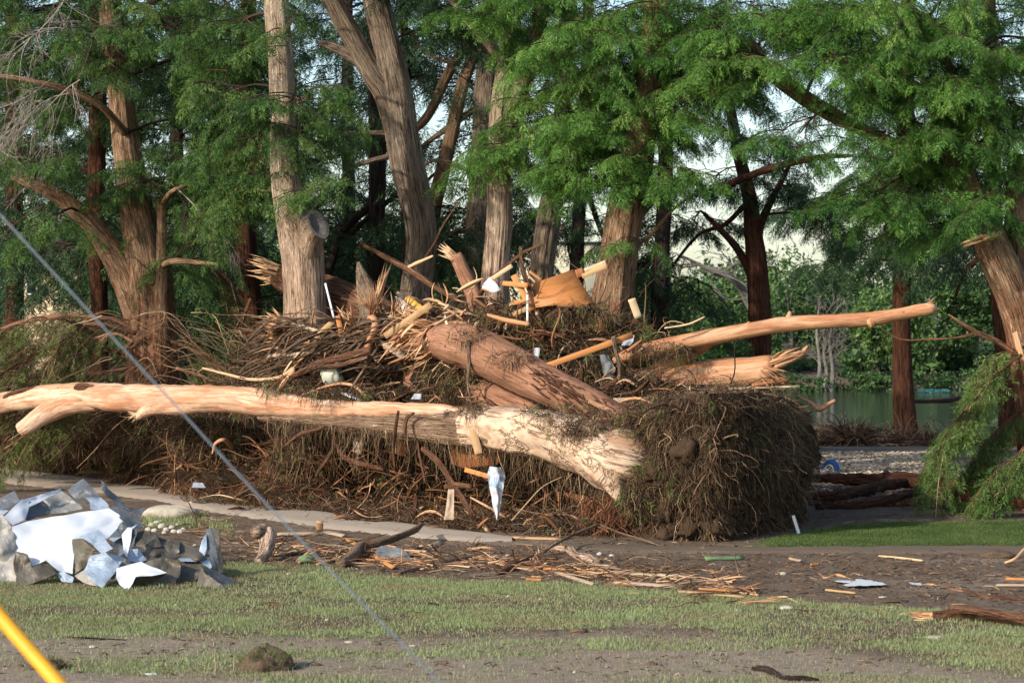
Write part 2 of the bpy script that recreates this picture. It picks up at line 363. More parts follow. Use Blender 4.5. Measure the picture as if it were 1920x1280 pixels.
M['tan_metal'] = dirtymetal('tan_sheet_metal', (.085, .076, .058), (.05, .041, .03))
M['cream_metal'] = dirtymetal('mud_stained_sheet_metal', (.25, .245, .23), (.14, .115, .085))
M['white'] = flat('white_plastic', (.6, .62, .64), .5, var=.06)
M['cloth'] = flat('wet_white_cloth', (.36, .39, .42), .8, var=.2, bs=.4, sc=9.)
M['grey_cloth'] = flat('grey_muddy_cloth', (.16, .17, .17), .9, var=.3, bs=.5, sc=9.)
M['stone'] = flat('pale_stone', (.40, .36, .28), .9, var=.3, bs=.6, sc=7.)
M['stone_white'] = flat('white_limestone', (.42, .39, .33), .9, var=.2, bs=.5, sc=12.)
M['green_stone'] = flat('green_painted_slab', (.12, .20, .10), .8, var=.3, bs=.3)
M['rubber'] = flat('black_rubber', (.02, .02, .022), .7, var=.2)
M['blue'] = flat('blue_vinyl', (.02, .075, .24), .35, var=.2)
M['teal'] = flat('teal_plastic', (.012, .075, .08), .8, var=.2)
M['yellow'] = flat('yellow_plastic', (.72, .34, .012), .55, var=.14, bs=.08)
M['yellow_ply'] = flat('yellow_painted_board', (.62, .34, .06), .6, var=.15)
M['cable'] = flat('grey_steel_cable', (.13, .17, .20), .5, metal=.3)
M['orange'] = flat('orange_plastic', (.75, .16, .02), .6)
# ------------------------------------------------------------------ ground and what grows on it
def edge(px, pts): a = np.array(pts, float); return np.interp(px, a[:, 0], a[:, 1])
def zones(x, y):
    """grass, lawn, gravel, wet and pale-dust amounts of a ground spot (0..1)"""
    y = np.maximum(y, 5.); px = CX + F * x / y; py = HZ + F * CZ / y
    q = np.stack([x, y, 0 * x], -1); w = fbm(q * .55, 4, 21) * 26 + fbm(q * 2.6, 3, 22) * 12; w2 = fbm(q * np.array([.5, 1.1, 1]), 4, 31)
    top = edge(px, [(-400, 1085), (0, 1078), (440, 1052), (700, 1078), (1000, 1090), (1300, 1114), (1600, 1138), (1920, 1162), (2400, 1190)])
    bot = edge(px, [(-400, 1150), (0, 1160), (400, 1185), (900, 1190), (1200, 1176), (1500, 1206), (1920, 1262), (2400, 1300)])
    g = sstep(-6, 9, py + w * .35 - top) * (1 - sstep(-16, 22, py + w * 1.3 - bot)) * (.25 + .75 * sstep(-.22, .22, w2))
    g = np.maximum(g, (.07 + .36 * sstep(-.05, .3, w2 + .08)) * sstep(-10, 30, py - bot))
    mid = sstep(1120, 1132, py + w * .3) * (1 - sstep(1150, 1162, py + w * .3)) * sstep(900, 1050, px) * (1 - sstep(1150, 1350, px)); g = g * (1 - .6 * mid)
    g = np.maximum(g, sstep(0, 8, 898 - py + w * .3 + 0 * px) * sstep(0, 8, edge(px, [(-600, 780), (0, 872), (110, 888), (190, 897)]) - py) * (1 - sstep(95, 170, px)) * sstep(820, 835, py))
    g = np.maximum(g, .9 * sstep(258, 285, px) * (1 - sstep(365, 400, px)) * sstep(960, 966, py) * (1 - sstep(985, 992, py)))
    g = np.maximum(g, .5 * sstep(380, 400, px) * (1 - sstep(420, 450, px)) * sstep(975, 980, py) * (1 - sstep(1000, 1006, py)))
    lawn = sstep(0, 5, 1026 - py + w * .12) * sstep(0, 8, py + w * .3 - edge(px, [(1400, 1016), (1500, 1000), (1600, 984), (1750, 977), (2400, 974)])) * sstep(1380, 1500, px + w * .5)
    gravel = sstep(1500, 1535, px + w) * (1 - sstep(1745, 1775, px + w)) * sstep(846, 852, py) * (1 - sstep(890, 900, py + w * .4))
    gravel = np.maximum(gravel, sstep(1740, 1755, px) * (1 - sstep(1800, 1850, px + w)) * sstep(938, 942, py) * (1 - sstep(950, 956, py)))
    gravel = np.maximum(gravel, .9 * sstep(1640, 1660, px) * (1 - sstep(1740, 1760, px)) * sstep(972, 974, py) * (1 - sstep(977, 980, py)))
    dusty = sstep(-10, 25, py - bot) + .5 * sstep(.1, .4, w2)
    return np.clip(g, 0, 1), np.clip(lawn, 0, 1), np.clip(gravel, 0, 1), np.clip(dusty, 0, 1)

xs = np.unique(np.round(np.concatenate([-np.geomspace(15, 3000, 60), np.arange(-15, 15.01, .09), np.geomspace(15, 3000, 60)]), 3))
ys = np.unique(np.round(np.concatenate([[-200, -50, 0, 10, 15, 18, 20], np.arange(22, 58, .09), np.arange(58, 100, .35), np.geomspace(100, 3500, 110)]), 3))
Xg, Yg = np.meshgrid(xs, ys); q = np.stack([Xg, Yg, 0 * Xg], -1)
gr, la, gv, du = zones(Xg, Yg); Zg = gz(Xg, Yg)
mudk = (1 - gr) * (1 - la) * (1 - sstep(58, 66, Yg)) * sstep(20, 24, Yg)
Zg = Zg + mudk * (.022 * np.abs(fbm(q * 3.1, 3, 41)) + .012 * fbm(q * 7., 2, 42))
ruts = np.exp(-((Yg - 36.9 - .02 * Xg) / .16) ** 2) + np.exp(-((Yg - 37.9 - .02 * Xg) / .16) ** 2); Zg = Zg - .035 * ruts * sstep(2, 5, Xg)
m = MB(); nx = len(xs); i = np.arange(len(ys) - 1)[:, None] * nx; j = np.arange(nx - 1)[None]
m.add(np.stack([Xg, Yg, Zg], -1), None, np.stack([i + j, i + j + 1, i + nx + j + 1, i + nx + j], -1).reshape(-1, 4))
t = NT('ground_soil_and_grass'); p = t.pos()
n1 = t.noise(p, 1.3, 6, .65); n2 = t.noise(p, 11., 5, .7); n3 = t.noise(p, 55., 3, .7); nst = t.noise(t.mp(p, (3., 14., 3.)), 1., 5, .65)
mudc = t.mix(t.ramp(n2, [(.3, 0.), (.7, 1.)]), (.06, .043, .031), (.19, .142, .102)); mudc = t.mix(t.ramp(n1, [(.45, 0.), (.65, .6)]), mudc, (.17, .13, .095))
mudc = t.mix(t.ramp(n3, [(.62, 0.), (.75, .7)]), mudc, (.26, .19, .12))
dust = t.mix(t.ramp(nst, [(.3, 0.), (.7, 1.)]), (.19, .152, .112), (.36, .30, .23)); mudc = t.mix(t.math('MULTIPLY', t.attr('dusty'), .8), mudc, dust)
gc = t.mix(n2, (.10, .12, .06), (.20, .22, .11)); k = t.math('MULTIPLY', t.math('SUBTRACT', t.math('ADD', t.attr('grass'), t.math('MULTIPLY', t.math('SUBTRACT', n2, .5), 1.2)), .25), 2.4, True)
c = t.mix(t.math('MULTIPLY', k, .75), mudc, gc); c = t.mix(t.attr('lawn'), c, t.mix(n2, (.04, .10, .016), (.09, .18, .03)))
vg = t.vor(p, 9., 'Color'); hs = t.n('ShaderNodeSeparateColor'); t.l(vg, hs.inputs[0]); gcol = t.ramp(hs.outputs[0], [(0., (.22, .175, .13)), (1., (.34, .28, .21))])
c = t.mix(t.math('MULTIPLY', t.attr('gravel'), t.ramp(t.vor(p, 9.), [(.5, 1.), (.62, .6)])), c, gcol)
t.bump(t.math('ADD', n2, n3), .7, .05); M['ground'] = t.fin(c, .95, .1)
go = m.build('ground', M['ground'], kind='structure')
for nm, arr in (('grass', gr), ('lawn', la), ('gravel', gv), ('dusty', du)):
    a = go.data.attributes.new(nm, 'FLOAT', 'POINT'); a.data.foreach_set('value', arr.astype(np.float32).ravel())

def strip(name, far, near, matl, dz, n=160, cross=8, **tg):
    """a path sheet between its far and near edges (photo spots on the ground)"""
    A = spline([G(*p_) for p_ in far], n); B = spline([G(*p_) for p_ in near], n); k = np.linspace(0, 1, cross)[None, :, None]
    w = fbm(np.stack([np.arange(n) * .21, 0 * np.arange(n), 0 * np.arange(n)], -1), 3, 77)[:, None] * .05; A = A + w * (0, 1, 0); B = B - np.roll(w, 7, 0) * (0, 1, 0)
    V = A[:, None] * (1 - k) + B[:, None] * k; V[..., 2] = gz(V[..., 0], V[..., 1]) + dz
    V[:, [0, -1], 2] -= dz + .03
    m = MB(); i = np.arange(n - 1)[:, None] * cross; j = np.arange(cross - 1)[None]
    m.add(V, None, np.stack([i + j, i + cross + j, i + cross + j + 1, i + j + 1], -1).reshape(-1, 4)); return m.build(name, matl, kind='structure', **tg)
t = NT('pale_road'); p = t.pos(); n1 = t.noise(p, 2., 5, .65); n2 = t.noise(p, 30., 4, .7); n4 = t.noise(t.mp(p, (1.2, 8., 1.)), 1., 4, .6)
t.bump(n2, .4, .02); M['road'] = t.fin(t.mix(t.ramp(n4, [(.55, 0.), (.75, .5)]), t.mix(n1, (.27, .225, .175), (.36, .305, .245)), (.2, .16, .125)), .9, .15)
t = NT('brown_track'); p = t.pos(); n1 = t.noise(t.mp(p, (.8, 12., 1.)), 1., 5, .65); n2 = t.noise(p, 22., 4, .7)
t.bump(t.math('ADD', n1, n2), .6, .04); M['track'] = t.fin(t.mix(n1, (.06, .044, .031), (.19, .148, .105)), .9, .15)
strip('road', [(-700, 795), (-300, 838), (0, 877), (160, 893), (300, 914), (480, 946), (700, 973), (900, 1000), (960, 1009)], [(-700, 815), (-300, 862), (0, 906), (160, 924), (300, 942), (480, 974), (700, 1001), (870, 1016), (960, 1016)], M['road'], .05)
strip('muddy_track', [(1010, 1018), (1200, 1023), (1500, 1026), (1920, 1024), (2500, 1022)], [(1010, 1024), (1200, 1036), (1500, 1038), (1920, 1040), (2500, 1042)], M['track'], .035)

# river
t = NT('river_water'); p = t.pos(); n1 = t.noise(t.mp(p, (.6, 2.4, 1.)), 1., 3, .6); t.bump(n1, .12, .08)
M['water'] = t.fin((.03, .036, .022), .10, .4)
m = MB(); m.add([(-40, 60, -1.), (400, 60, -1.), (400, 175, -1.), (-40, 175, -1.)], None, [[0, 1, 2, 3]]); m.build('river_water', M['water'], kind='structure')
# puddle: still water in the mud, bright sky reflection painted into its colour
def water_patch(name, cpx, cpy, rx, ry, seed, label):
    c = G(cpx, cpy); k = c[1] / F; n = 70; a = np.linspace(0, 2 * np.pi, n, endpoint=False); d = np.stack([np.cos(a), np.sin(a), 0 * a], -1)
    r = 1 + .75 * fbm(d * 2.2 + seed, 4, seed); vx = c[0] + rx * k * np.cos(a) * r; vy = c[1] + ry * k * np.sin(a) * r * (c[1] / 4.)
    z = float(gz(c[0], c[1])) + .043; m = MB(); m.add(np.vstack([np.stack([vx, vy, 0 * a + z], -1), [c[0], c[1], z]]), [[i, (i + 1) % n, n] for i in range(n)])
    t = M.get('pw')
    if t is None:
        t = NT('sky_painted_puddle_water'); t.bump(t.noise(t.pos(), 6., 2), .02, .01); M['pw'] = t = t.fin((.62, .65, .68), .2, 1.)
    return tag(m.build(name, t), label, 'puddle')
water_patch('puddle', 1618, 1098, 40, 7.5, 3, 'small puddle in the brown mud, bright sky reflection painted into its colour')
water_patch('puddle', 1716, 1099, 11, 2.6, 5, 'tiny puddle painted sky bright just right of the larger one in the mud')

# grass blades: uncountable, one mesh
def blades(n, x0, x1, y0, y1, which, h0, h1, wid, seed):
    x = U(x0, x1, n); y = U(y0, y1, n); px = CX + F * x / y; keep = (px > -60) & (px < 1980); x, y = x[keep], y[keep]
    z = zones(x, y)[which]; keep = U(0, 1, len(x)) < z ** 1.15; x, y, z = x[keep], y[keep], z[keep]; N = len(x)
    cl = fbm(np.stack([x, y, 0 * x], -1) * 1.7, 3, seed); h = U(h0, h1, N) * (1 + .5 * cl); a = U(0, 6.28, N); ln = U(.0, .6, N); b = U(0, 6.28, N)
    o = np.stack([x, y, gz(x, y) + .004], -1); u = np.stack([np.cos(a), np.sin(a), 0 * a], -1) * (wid * U(.6, 1.3, N))[:, None]
    tip = o + np.stack([np.cos(b) * ln * h, np.sin(b) * ln * h, h], -1); v = np.stack([o - u, o + u, tip], 1).reshape(-1, 3)
    return v, np.arange(N * 3).reshape(-1, 3), np.repeat(np.clip(.5 + .5 * cl + R.normal(size=N) * .2, 0, 1), 3)
m = MB()
for args in ((760000, -9, 9, 23.2, 36, 0, .02, .055, .006, 3), (50000, -14, -8, 50, 62, 0, .05, .11, .011, 4), (25000, -8, -4.5, 38, 46, 0, .04, .09, .009, 6)):
    v, f, ti = blades(*args); m.add(v, f, None, None, ti)
M['grass'] = leafmat('short_grass', [(0., (.27, .215, .14)), (.3, (.235, .23, .125)), (.6, (.20, .25, .115)), (1., (.28, .33, .16))], .25)
tag(m.build('grass', M['grass'], smooth=False), 'short patchy green grass on the mown verge', 'grass', kind='stuff')
m = MB(); v, f, ti = blades(260000, 4.5, 12, 37.4, 44, 1, .025, .06, .008, 8); m.add(v, f, None, None, ti)
M['lawn'] = leafmat('lush_grass', [(0., (.045, .08, .022)), (.6, (.075, .12, .032)), (1., (.13, .17, .05))], .3)
tag(m.build('lawn_grass', M['lawn'], smooth=False), 'lush green lawn to the right of the root plate', 'grass', kind='stuff')

# chips, twigs and clods trodden into the mud: uncountable
def scatter(n, x0, x1, y0, y1, fn):
    x = U(x0, x1, n); y = U(y0, y1, n); z = zones(x, y); k = U(0, 1, n) < fn(x, y, z); x, y = x[k], y[k]; return np.stack([x, y, gz(x, y)], -1)
m = MB()
pp = scatter(26000, -10, 11, 24, 44, lambda x, y, z: (1 - .85 * z[0]) * (1 - z[1]) * (.25 + .75 * np.exp(-((y - 34.5 + .18 * x) / 2.6) ** 2)))
dd = np.stack([R.normal(size=len(pp)), R.normal(size=len(pp)) * .6, R.normal(size=len(pp)) * .1], -1)
twigs(m, pp + (0, 0, .012), dd, U(.05, .32, len(pp)) * U(.5, 1, len(pp)), U(.003, .010, len(pp)), .3, .05, 4)
m.build('trodden_litter', M['twig'], kind='stuff', label='small twigs and bark chips trodden into the mud', category='litter')
m = MB(); pp = scatter(3000, -10, 11, 24, 40, lambda x, y, z: (1 - .9 * z[0]) * (1 - z[1]) * .8)
for o in pp: s = .010 + .035 * U() ** 3; blob(m, o, (s * 1.5, s * 1.2, s * .8), 7, 5, .5, 1., int(U(1, 999)), U())
m.build('mud_clods', M['mud'], kind='stuff', label='small loose clods on the churned mud', category='clods')
m = MB(); pp = scatter(420, -10, 11, 24, 40, lambda x, y, z: .16 + 0 * x)
for o in pp: s = .008 + .022 * U() ** 2; blob(m, o + (0, 0, s * .5), (s * 1.5, s, s * .7), 6, 4, .5, 1., int(U(1, 999)), U())
m.build('pale_chips', M['stone_white'], kind='stuff', label='tiny pale chips sprinkled over grass and mud', category='chips')
m = MB(); pp = scatter(24000, 7.6, 14, 50, 65, lambda x, y, z: z[2])
for o in pp: s = .02 + .04 * U() ** 2; blob(m, o + (0, 0, s * .3), (s * 1.2, s, s * .9), 6, 4, .35, 1., int(U(1, 999)), U())
t = NT('gravel_stone'); M['gravel'] = t.fin(t.ramp(t.attr('tint'), [(0., (.10, .075, .05)), (.4, (.26, .20, .14)), (.75, (.42, .34, .24)), (1., (.60, .52, .40))]), .9, .2)
m.build('gravel', M['gravel'], kind='stuff', label='pale river gravel spread behind the fallen logs', category='gravel')
# ------------------------------------------------------------------ foliage
def spray_templates(K=8, n=11):
    out = []
    for k in range(K):
        v = []; 
        for i in range(n):
            t = (i + .4) / n; y = .34 * t
            for s in (-1, 1):
                a = math.radians(U(38, 72)) * s; L = (.075 + .065 * math.sin(math.pi * min(1, t * 1.05 + .1))) * U(.7, 1.25); w = .0075 * U(.8, 1.4)
                d = np.array([math.sin(a), math.cos(a), U(-.35, .15)]); d /= np.linalg.norm(d); z0 = -.10 * t * t; o = np.array([0, y, z0])
                e = np.cross(d, [0, 0, 1.]); e /= np.linalg.norm(e); e = e * math.cos(k + i) * .5 + np.array([0, 0, .5]) * math.sin(i * 2.1 + k) + e * .6
                e /= np.linalg.norm(e); md = o + d * L * .45 - (0, 0, .05 * L); tp = o + d * L - np.array([0, 0, .25 * L])
                v += [o, md + e * w, tp, md - e * w]
        out.append(np.array(v))
    return out
TPL = spray_templates()

class Crown:
    """gathers twigs (wood) and sprays (leaves) of one tree"""
    def __init__(s): s.p = []; s.d = []; s.u = []; s.sc = []; s.t = []; s.w = []
    def sprays(s, p, d, u, sc, t): s.p.append(p); s.d.append(d); s.u.append(u); s.sc.append(sc); s.t.append(t)
    def leaves(s, name, mat, parent, **tg):
        p = np.concatenate(s.p); d = norm(np.concatenate(s.d)); u = np.concatenate(s.u); sc = np.concatenate(s.sc); t = np.concatenate(s.t)
        x = norm(np.cross(d, u)); z = np.cross(x, d); m = MB(); kk = R.integers(0, len(TPL), len(p))
        for k in range(len(TPL)):
            I = np.where(kk == k)[0]
            if not len(I): continue
            T = TPL[k]; v = p[I, None] + sc[I, None, None] * (T[None, :, :1] * x[I, None] + T[None, :, 1:2] * d[I, None] + T[None, :, 2:] * z[I, None])
            n = v.shape[0] * v.shape[1]; q = np.arange(n).reshape(-1, 4); f3 = np.concatenate([q[:, [0, 1, 2]], q[:, [0, 2, 3]]])
            m.add(v.reshape(-1, 3), None, q, None, np.clip(np.repeat(t[I], len(T)) + R.normal(size=n) * .04, 0, 1))
        return m.build(name, mat, parent, smooth=False, **tg)
    def count(s): return sum(len(a) for a in s.p)

def leafy(cr, wood, o, d, L, sc=1., droop=.35, dens=1., tint=.5, rad=None):
    """one arching branch with fans of feathery sprays to both sides"""
    o = np.asarray(o, float); d = norm(d); n = 9; t = np.linspace(0, 1, n); side = norm(np.cross(d, [0, 0, 1.]) + 1e-6)
    C = o + d * (t * L)[:, None] + side * (U(-.18, .18) * L * np.sin(t * 3))[:, None]; C[:, 2] -= droop * L * t ** 2.1
    tube(wood, C, np.linspace(rad or .009 * L + .006, .004, n), 4, L / 8, seed=int(U(1, 99)), tint=U(), cap=False)
    T = norm(np.gradient(C, axis=0)); ns = max(4, int(L / .115 * dens)); O = []; D = []; LL = []
    for i in range(ns):
        q = .12 + .88 * (i + U(0, .8)) / ns; s = 1 if i % 2 else -1; k = q * (n - 1); a = int(min(k, n - 2)); f = k - a; c = C[a] * (1 - f) + C[a + 1] * f
        dd = norm(T[a] * .75 + side * s * U(.55, 1.) + np.array([0, 0, U(-.35, .12)])); O.append(c); D.append(dd); LL.append(L * .40 * (1 - .72 * q) * U(.7, 1.2) + .10)
    O.append(C[-2]); D.append(T[-1]); LL.append(.22)
    O = np.array(O); D = np.array(D); LL = np.array(LL); w1 = D.copy()
    twigs(wood, O, D, LL, np.full(len(O), .0045 + .001 * L), .12, .30, 4, U(0, 1, len(O)))
    for c, dd, l in zip(O, D, LL):
        m_ = max(2, int(l / (.085 * sc) * dens)); q = (np.arange(m_) + U(0, 1, m_)) / m_; s2 = np.where(np.arange(m_) % 2, 1., -1.); sd = norm(np.cross(dd, [0, 0, 1.]) + 1e-6)
        pos = c + dd * (q * l)[:, None]; pos[:, 2] -= .30 * l * q ** 2
        di = dd * .55 + sd * (s2 * U(.2, .8, m_))[:, None] + R.normal(size=(m_, 3)) * .22; di[:, 2] -= U(.15, .8, m_)
        up = np.array([0, 0, 1.]) + R.normal(size=(m_, 3)) * .45
        cr.sprays(pos, di, up, sc * U(.55, 1.10, m_), np.clip(tint + R.normal(size=m_) * .13 + .12 * q, 0, 1))

def limb(wood, a, b, r0, r1, bow=.15, seed=1, seg=7):
    """a bough from a to b, arching"""
    a = np.asarray(a, float); b = np.asarray(b, float); L = np.linalg.norm(b - a); t = np.linspace(0, 1, 7)[:, None]
    off = np.array([0, 0, bow * L]) * np.sin(t * np.pi) + fbm(np.stack([t[:, 0] * 2.2 + seed, 0 * t[:, 0] + seed * 1.7, 0 * t[:, 0]], -1), 2, seed)[:, None] * np.array([.12, .12, .10]) * L * np.sin(t * np.pi)
    C = a + (b - a) * t + off; tube(wood, C, np.linspace(r0, r1, 7), seg, .2, .08, .12, 5, seed, U(), False); return C

def nearest(path, p, up=.6):
    q = np.array(p) + (0, 0, up * 0); d = np.linalg.norm(path[:, :3] - q, axis=1) + np.maximum(0, path[:, 2] - p[2] - .3) * .8; return path[int(np.argmin(d))]

def fill_mass(cr, wood, path, px, py, rx, ry, Y, n, L=1.1, sc=1., tint=.5, droop=.35, dens=1., lr=.06, dirx=None):
    """a bough from the tree into one foliage mass and n leafy branches spreading there"""
    c = P(px, py, Y); k = Y / F; st = nearest(path, c); dist = np.linalg.norm(c - st[:3])
    if dist > .4:
        B = limb(wood, st[:3], c, min(lr, .02 + dist * .012), .014, .10, int(U(1, 99)))
    else: B = np.array([st[:3], c])
    out = 1. if dirx is None else dirx; sgn = np.sign(c[0] - st[0]) if abs(c[0] - st[0]) > .5 else 0.
    for i in range(n):
        q = norm(R.normal(size=3)) * U() ** .45; o = c + q * np.array([rx * k, rx * k * .9, ry * k]); b = B[int(U(len(B) // 2, len(B) - .01))]
        if np.linalg.norm(o - b) > .25: limb(wood, b, o, .016, .009, .06, int(U(1, 99)), 4)
        a = U(0, 6.28); d = np.array([math.cos(a) + .5 * sgn + .6 * q[0], math.sin(a) * .9 + .4 * q[1] - .25, U(-.25, .25)])
        leafy(cr, wood, o, d, L * U(.65, 1.3), sc, droop * U(.6, 1.6), dens, tint + U(-.26, .26) + .12 * q[2])

def trunk_path(pts, Y, base=True):
    """rows x y z r from photo spots (px, py, width px[, Y])"""
    o = []
    for q in pts:
        y = q[3] if len(q) > 3 else Y; w_ = P(q[0], q[1], y); o.append([*w_, q[2] * .5 * w_[1] / F])
    if base:
        l = o[-1]; gx = float(gz(l[0], l[1]))
        if l[2] > gx + .1: o.append([l[0], l[1], gx - .15, l[3] * 1.18])
    return np.array(o)

def bough_from_px(wood, pts, Y, seed=1, seg=8, fl=.1, ro=.15):
    p = trunk_path(pts, Y, base=False); tube(wood, p[:, :3], p[:, 3], seg, .12, fl, ro, 7, seed, U(), True); return p

def make_tree(name, label, cat, Y, trunk, barkm, leafm, masses, forks=(), boughs=(), seg=84, flute=.09, rough=.05, twigm='twig_dark', group=None, seed=1, sc=1., L=1.1, tint=.5, dens=1., droop=.35, hook=None):
    tp = trunk_path(trunk, Y); base = tp[-1].copy(); base[2] = gz(base[0], base[1])
    tpx = lambda v_: float(np.interp(v_, [q[1] for q in trunk], [q[0] for q in trunk]))
    root = thing(name, base[:3], label, cat, group)
    m = MB(); tube(m, tp[:, :3], tp[:, 3], seg, .10, flute, rough, 11, seed, .5)
    paths = [spline(tp, 60)]
    for i, fk in enumerate(forks):
        fp = trunk_path(fk, Y, base=False); tube(m, fp[:, :3], fp[:, 3], max(14, seg - 10), .10, flute * .8, rough, 9, seed + 5 + i, .5); paths.append(spline(fp, 40))
    for i, b in enumerate(boughs): paths.append(spline(bough_from_px(m, b, Y, seed + 31 + i), 20))
    m.build('trunk', M[barkm], root); w = MB(); cr = Crown(); path = np.vstack(paths)
    for ms in masses:
        px, py, rx, ry, n = ms[:5]; kw = dict(ms[5]) if len(ms) > 5 else {}; y = kw.pop('Y', Y + (U(.6, 2.2) if leafm in ('leaf', 'leaf_dark') and px < tpx(py) + 20 and py > -60 else U(-1.2, .6)))
        for k_, v_ in (('sc', sc), ('L', L), ('tint', tint), ('dens', dens), ('droop', droop)): kw.setdefault(k_, v_)
        fill_mass(cr, w, path, px, py, rx, ry, y, n, **kw)
    if hook: hook(w, cr, path)
    if w.v: w.build('branches', M[twigm], root)
    if cr.p: cr.leaves('crown', M[leafm], root)
    return root

def bare(wood, o, d, L, depth=3, rad=.02, sag=.2):
    """bare branching twigs"""
    o = np.asarray(o, float); d = norm(d); n = 6; t = np.linspace(0, 1, n); w = R.normal(size=3) * .12 * L
    C = o + d * (t * L)[:, None] + w * np.sin(t * 3)[:, None]; C[:, 2] -= sag * L * t ** 2; tube(wood, C, np.linspace(rad, rad * .4, n), 4, L / 6, tint=U(), cap=False)
    if depth > 0:
        for i in range(3 + depth):
            k = int(U(1, n - .01)); dd = norm(norm(C[k] - C[k - 1]) + R.normal(size=3) * .5); bare(wood, C[k], dd, L * U(.35, .6), depth - 1, rad * .55, sag)
# ------------------------------------------------------------------ standing cypresses
NF = 1.55
def up(n0, *ms): return [(*m_[:4], max(2, int(m_[4] * n0 * NF)), *(m_[5:])) for m_ in ms]

make_tree('cypress_tree', 'large warm brown cypress with a broken leaning limb and a slim side stem', 'tree', 52.2,
    [(170, -760, 18), (190, -300, 32), (205, 0, 42), (225, 180, 46), (245, 330, 54), (262, 430, 66), (280, 530, 84), (284, 640, 92), (287, 760, 104), (289, 840, 114)], 'bark_warm', 'leaf',
    up(1., (330, 50, 110, 60, 17), (230, 85, 80, 40, 11), (380, 235, 110, 80, 22), (300, 335, 100, 55, 15), (90, 110, 110, 55, 15), (60, 190, 90, 50, 10), (150, 195, 80, 50, 10), (350, 400, 80, 45, 9),
       (60, 25, 100, 40, 9), (430, 320, 70, 60, 12), (210, 420, 40, 40, 5), (240, -130, 230, 90, 11, dict(L=1.8, dens=.7)), (80, -20, 110, 40, 12), (300, -20, 120, 40, 12), (440, 0, 70, 40, 8), (180, -420, 230, 140, 8, dict(L=2.2, dens=.5)), (440, 120, 70, 60, 12), (20, 300, 60, 60, 6), (330, 480, 60, 40, 5, dict(droop=.9)), (60, 290, 60, 30, 6, dict(Y=50.4)), (110, 410, 60, 25, 5, dict(Y=50.2)), (180, 60, 50, 30, 5, dict(Y=50.6)), (215, 130, 50, 30, 4, dict(Y=50.6)), (250, 330, 40, 25, 3, dict(Y=50.8))),
    forks=[[(25, 325, 25, 51.8), (110, 368, 30, 51.8), (175, 425, 38, 52.), (225, 500, 52), (262, 590, 62), (285, 680, 60)], [(303, 372, 17, 51.6), (303, 440, 18, 51.6), (303, 540, 22, 51.6), (300, 640, 34, 51.7), (298, 720, 46, 51.9)]],
    boughs=[[(0, 143, 8, 50.6), (50, 150, 10, 50.6), (120, 168, 13, 50.8), (190, 200, 14, 51.2), (235, 250, 16, 51.8)], [(350, 350, 6, 50), (325, 357, 9, 50), (306, 380, 13, 51.6)], [(410, 495, 5, 49.5), (370, 492, 9, 50), (325, 490, 12, 50.3), (300, 500, 14)]])
m = MB()
for x, y, dx, dz, L, s_ in ((125, -10, -.5, -.5, 1.6, .2), (100, 55, -.6, -.9, 1.3, .2), (95, 150, -1, .1, 1.5, .6), (150, 150, -.9, -.5, 1.7, .4), (90, 165, -.8, -1., 1.7, .1), (60, 60, 1, .3, 1., .3), (330, 352, .9, -.3, 1.2, .6), (130, 175, -1, -.8, 1.9, .3), (125, 180, -.4, -1, 1.6, .1), (60, 195, -.9, -.3, 1.2, .4), (40, 330, -.3, .9, 1.2, .2), (145, 110, -.2, 1., 1.2, .4)): bare(m, P(x, y, 50.2), (dx, -.2, dz), L, 3, .016, s_)
m.build('dead_twigs', M['twig_grey'], [o for o in scene.objects if o.name.startswith('cypress_tree')][-1])
make_tree('cypress_tree', 'pale barked cypress with a sawn stub of a limb, standing left of the pile', 'tree', 47.2,
    [(500, -760, 22), (510, -300, 36), (518, 0, 45), (527, 120, 47), (531, 220, 50), (534, 320, 53), (545, 400, 60), (563, 455, 80), (569, 520, 78), (574, 650, 84), (578, 800, 96)], 'bark_pale', 'leaf',
    up(1., (440, 60, 70, 55, 10), (420, 180, 70, 50, 10), (570, 190, 50, 55, 9), (585, 255, 50, 45, 7), (520, 330, 60, 40, 7), (465, 275, 60, 45, 8), (430, 385, 60, 40, 8), (606, 345, 35, 28, 4), (540, 60, 30, 30, 3, dict(Y=46.5)),
       (545, 245, 30, 25, 3, dict(Y=46.3)), (540, -150, 200, 90, 7, dict(L=1.8, dens=.7)), (500, -430, 200, 130, 6, dict(L=2.2, dens=.5)), (480, 350, 50, 40, 5)),
    forks=[[(588, 420, 50, 46.6), (580, 448, 54, 46.9), (568, 500, 60, 47.2), (568, 560, 58, 47.3)]], flute=.05,
    hook=lambda w, cr, path: [bare(w, P(x, y, 46.5), (dx, -.2, dz), L, 3, .014, s) for x, y, dx, dz, L, s in ((465, 240, .2, -1., .9, .1), (490, 230, .0, -1., .8, .1), (330, 355, .8, -.5, 1., .4))])
# sawn face of the stub
_t = [o for o in scene.objects if o.name.startswith('cypress_tree')][-1]
m = MB(); c = P(593, 425, 46.25); n = norm([.50, -.68, .55]); u = norm(np.cross(n, [0, 0, 1.])); w = np.cross(u, n)
for r0, r1, dz, ti in ((.33, .26, .0, .15), (.26, .12, -.06, .6), (.12, .0, -.10, .9)):
    a = np.linspace(0, 2 * np.pi, 24, endpoint=False)
    ring = lambda r_, h: c + n * (.10 + h) + (u * (np.cos(a) * r_ * .75)[:, None] + w * (np.sin(a) * r_ * 1.15)[:, None])
    v = np.vstack([ring(r0, -(.24 - r0) * .5 if r0 < .24 else 0), ring(max(r1, .004), dz)]); m.add(v, None, [[i, (i + 1) % 24, 24 + (i + 1) % 24, 24 + i] for i in range(24)], None, ti)
M['cutface'] = flat('grey_sawn_wood', (.12, .11, .10), .9, var=.35, bs=.5, sc=14.); m.build('cut_face', M['cutface'], _t)

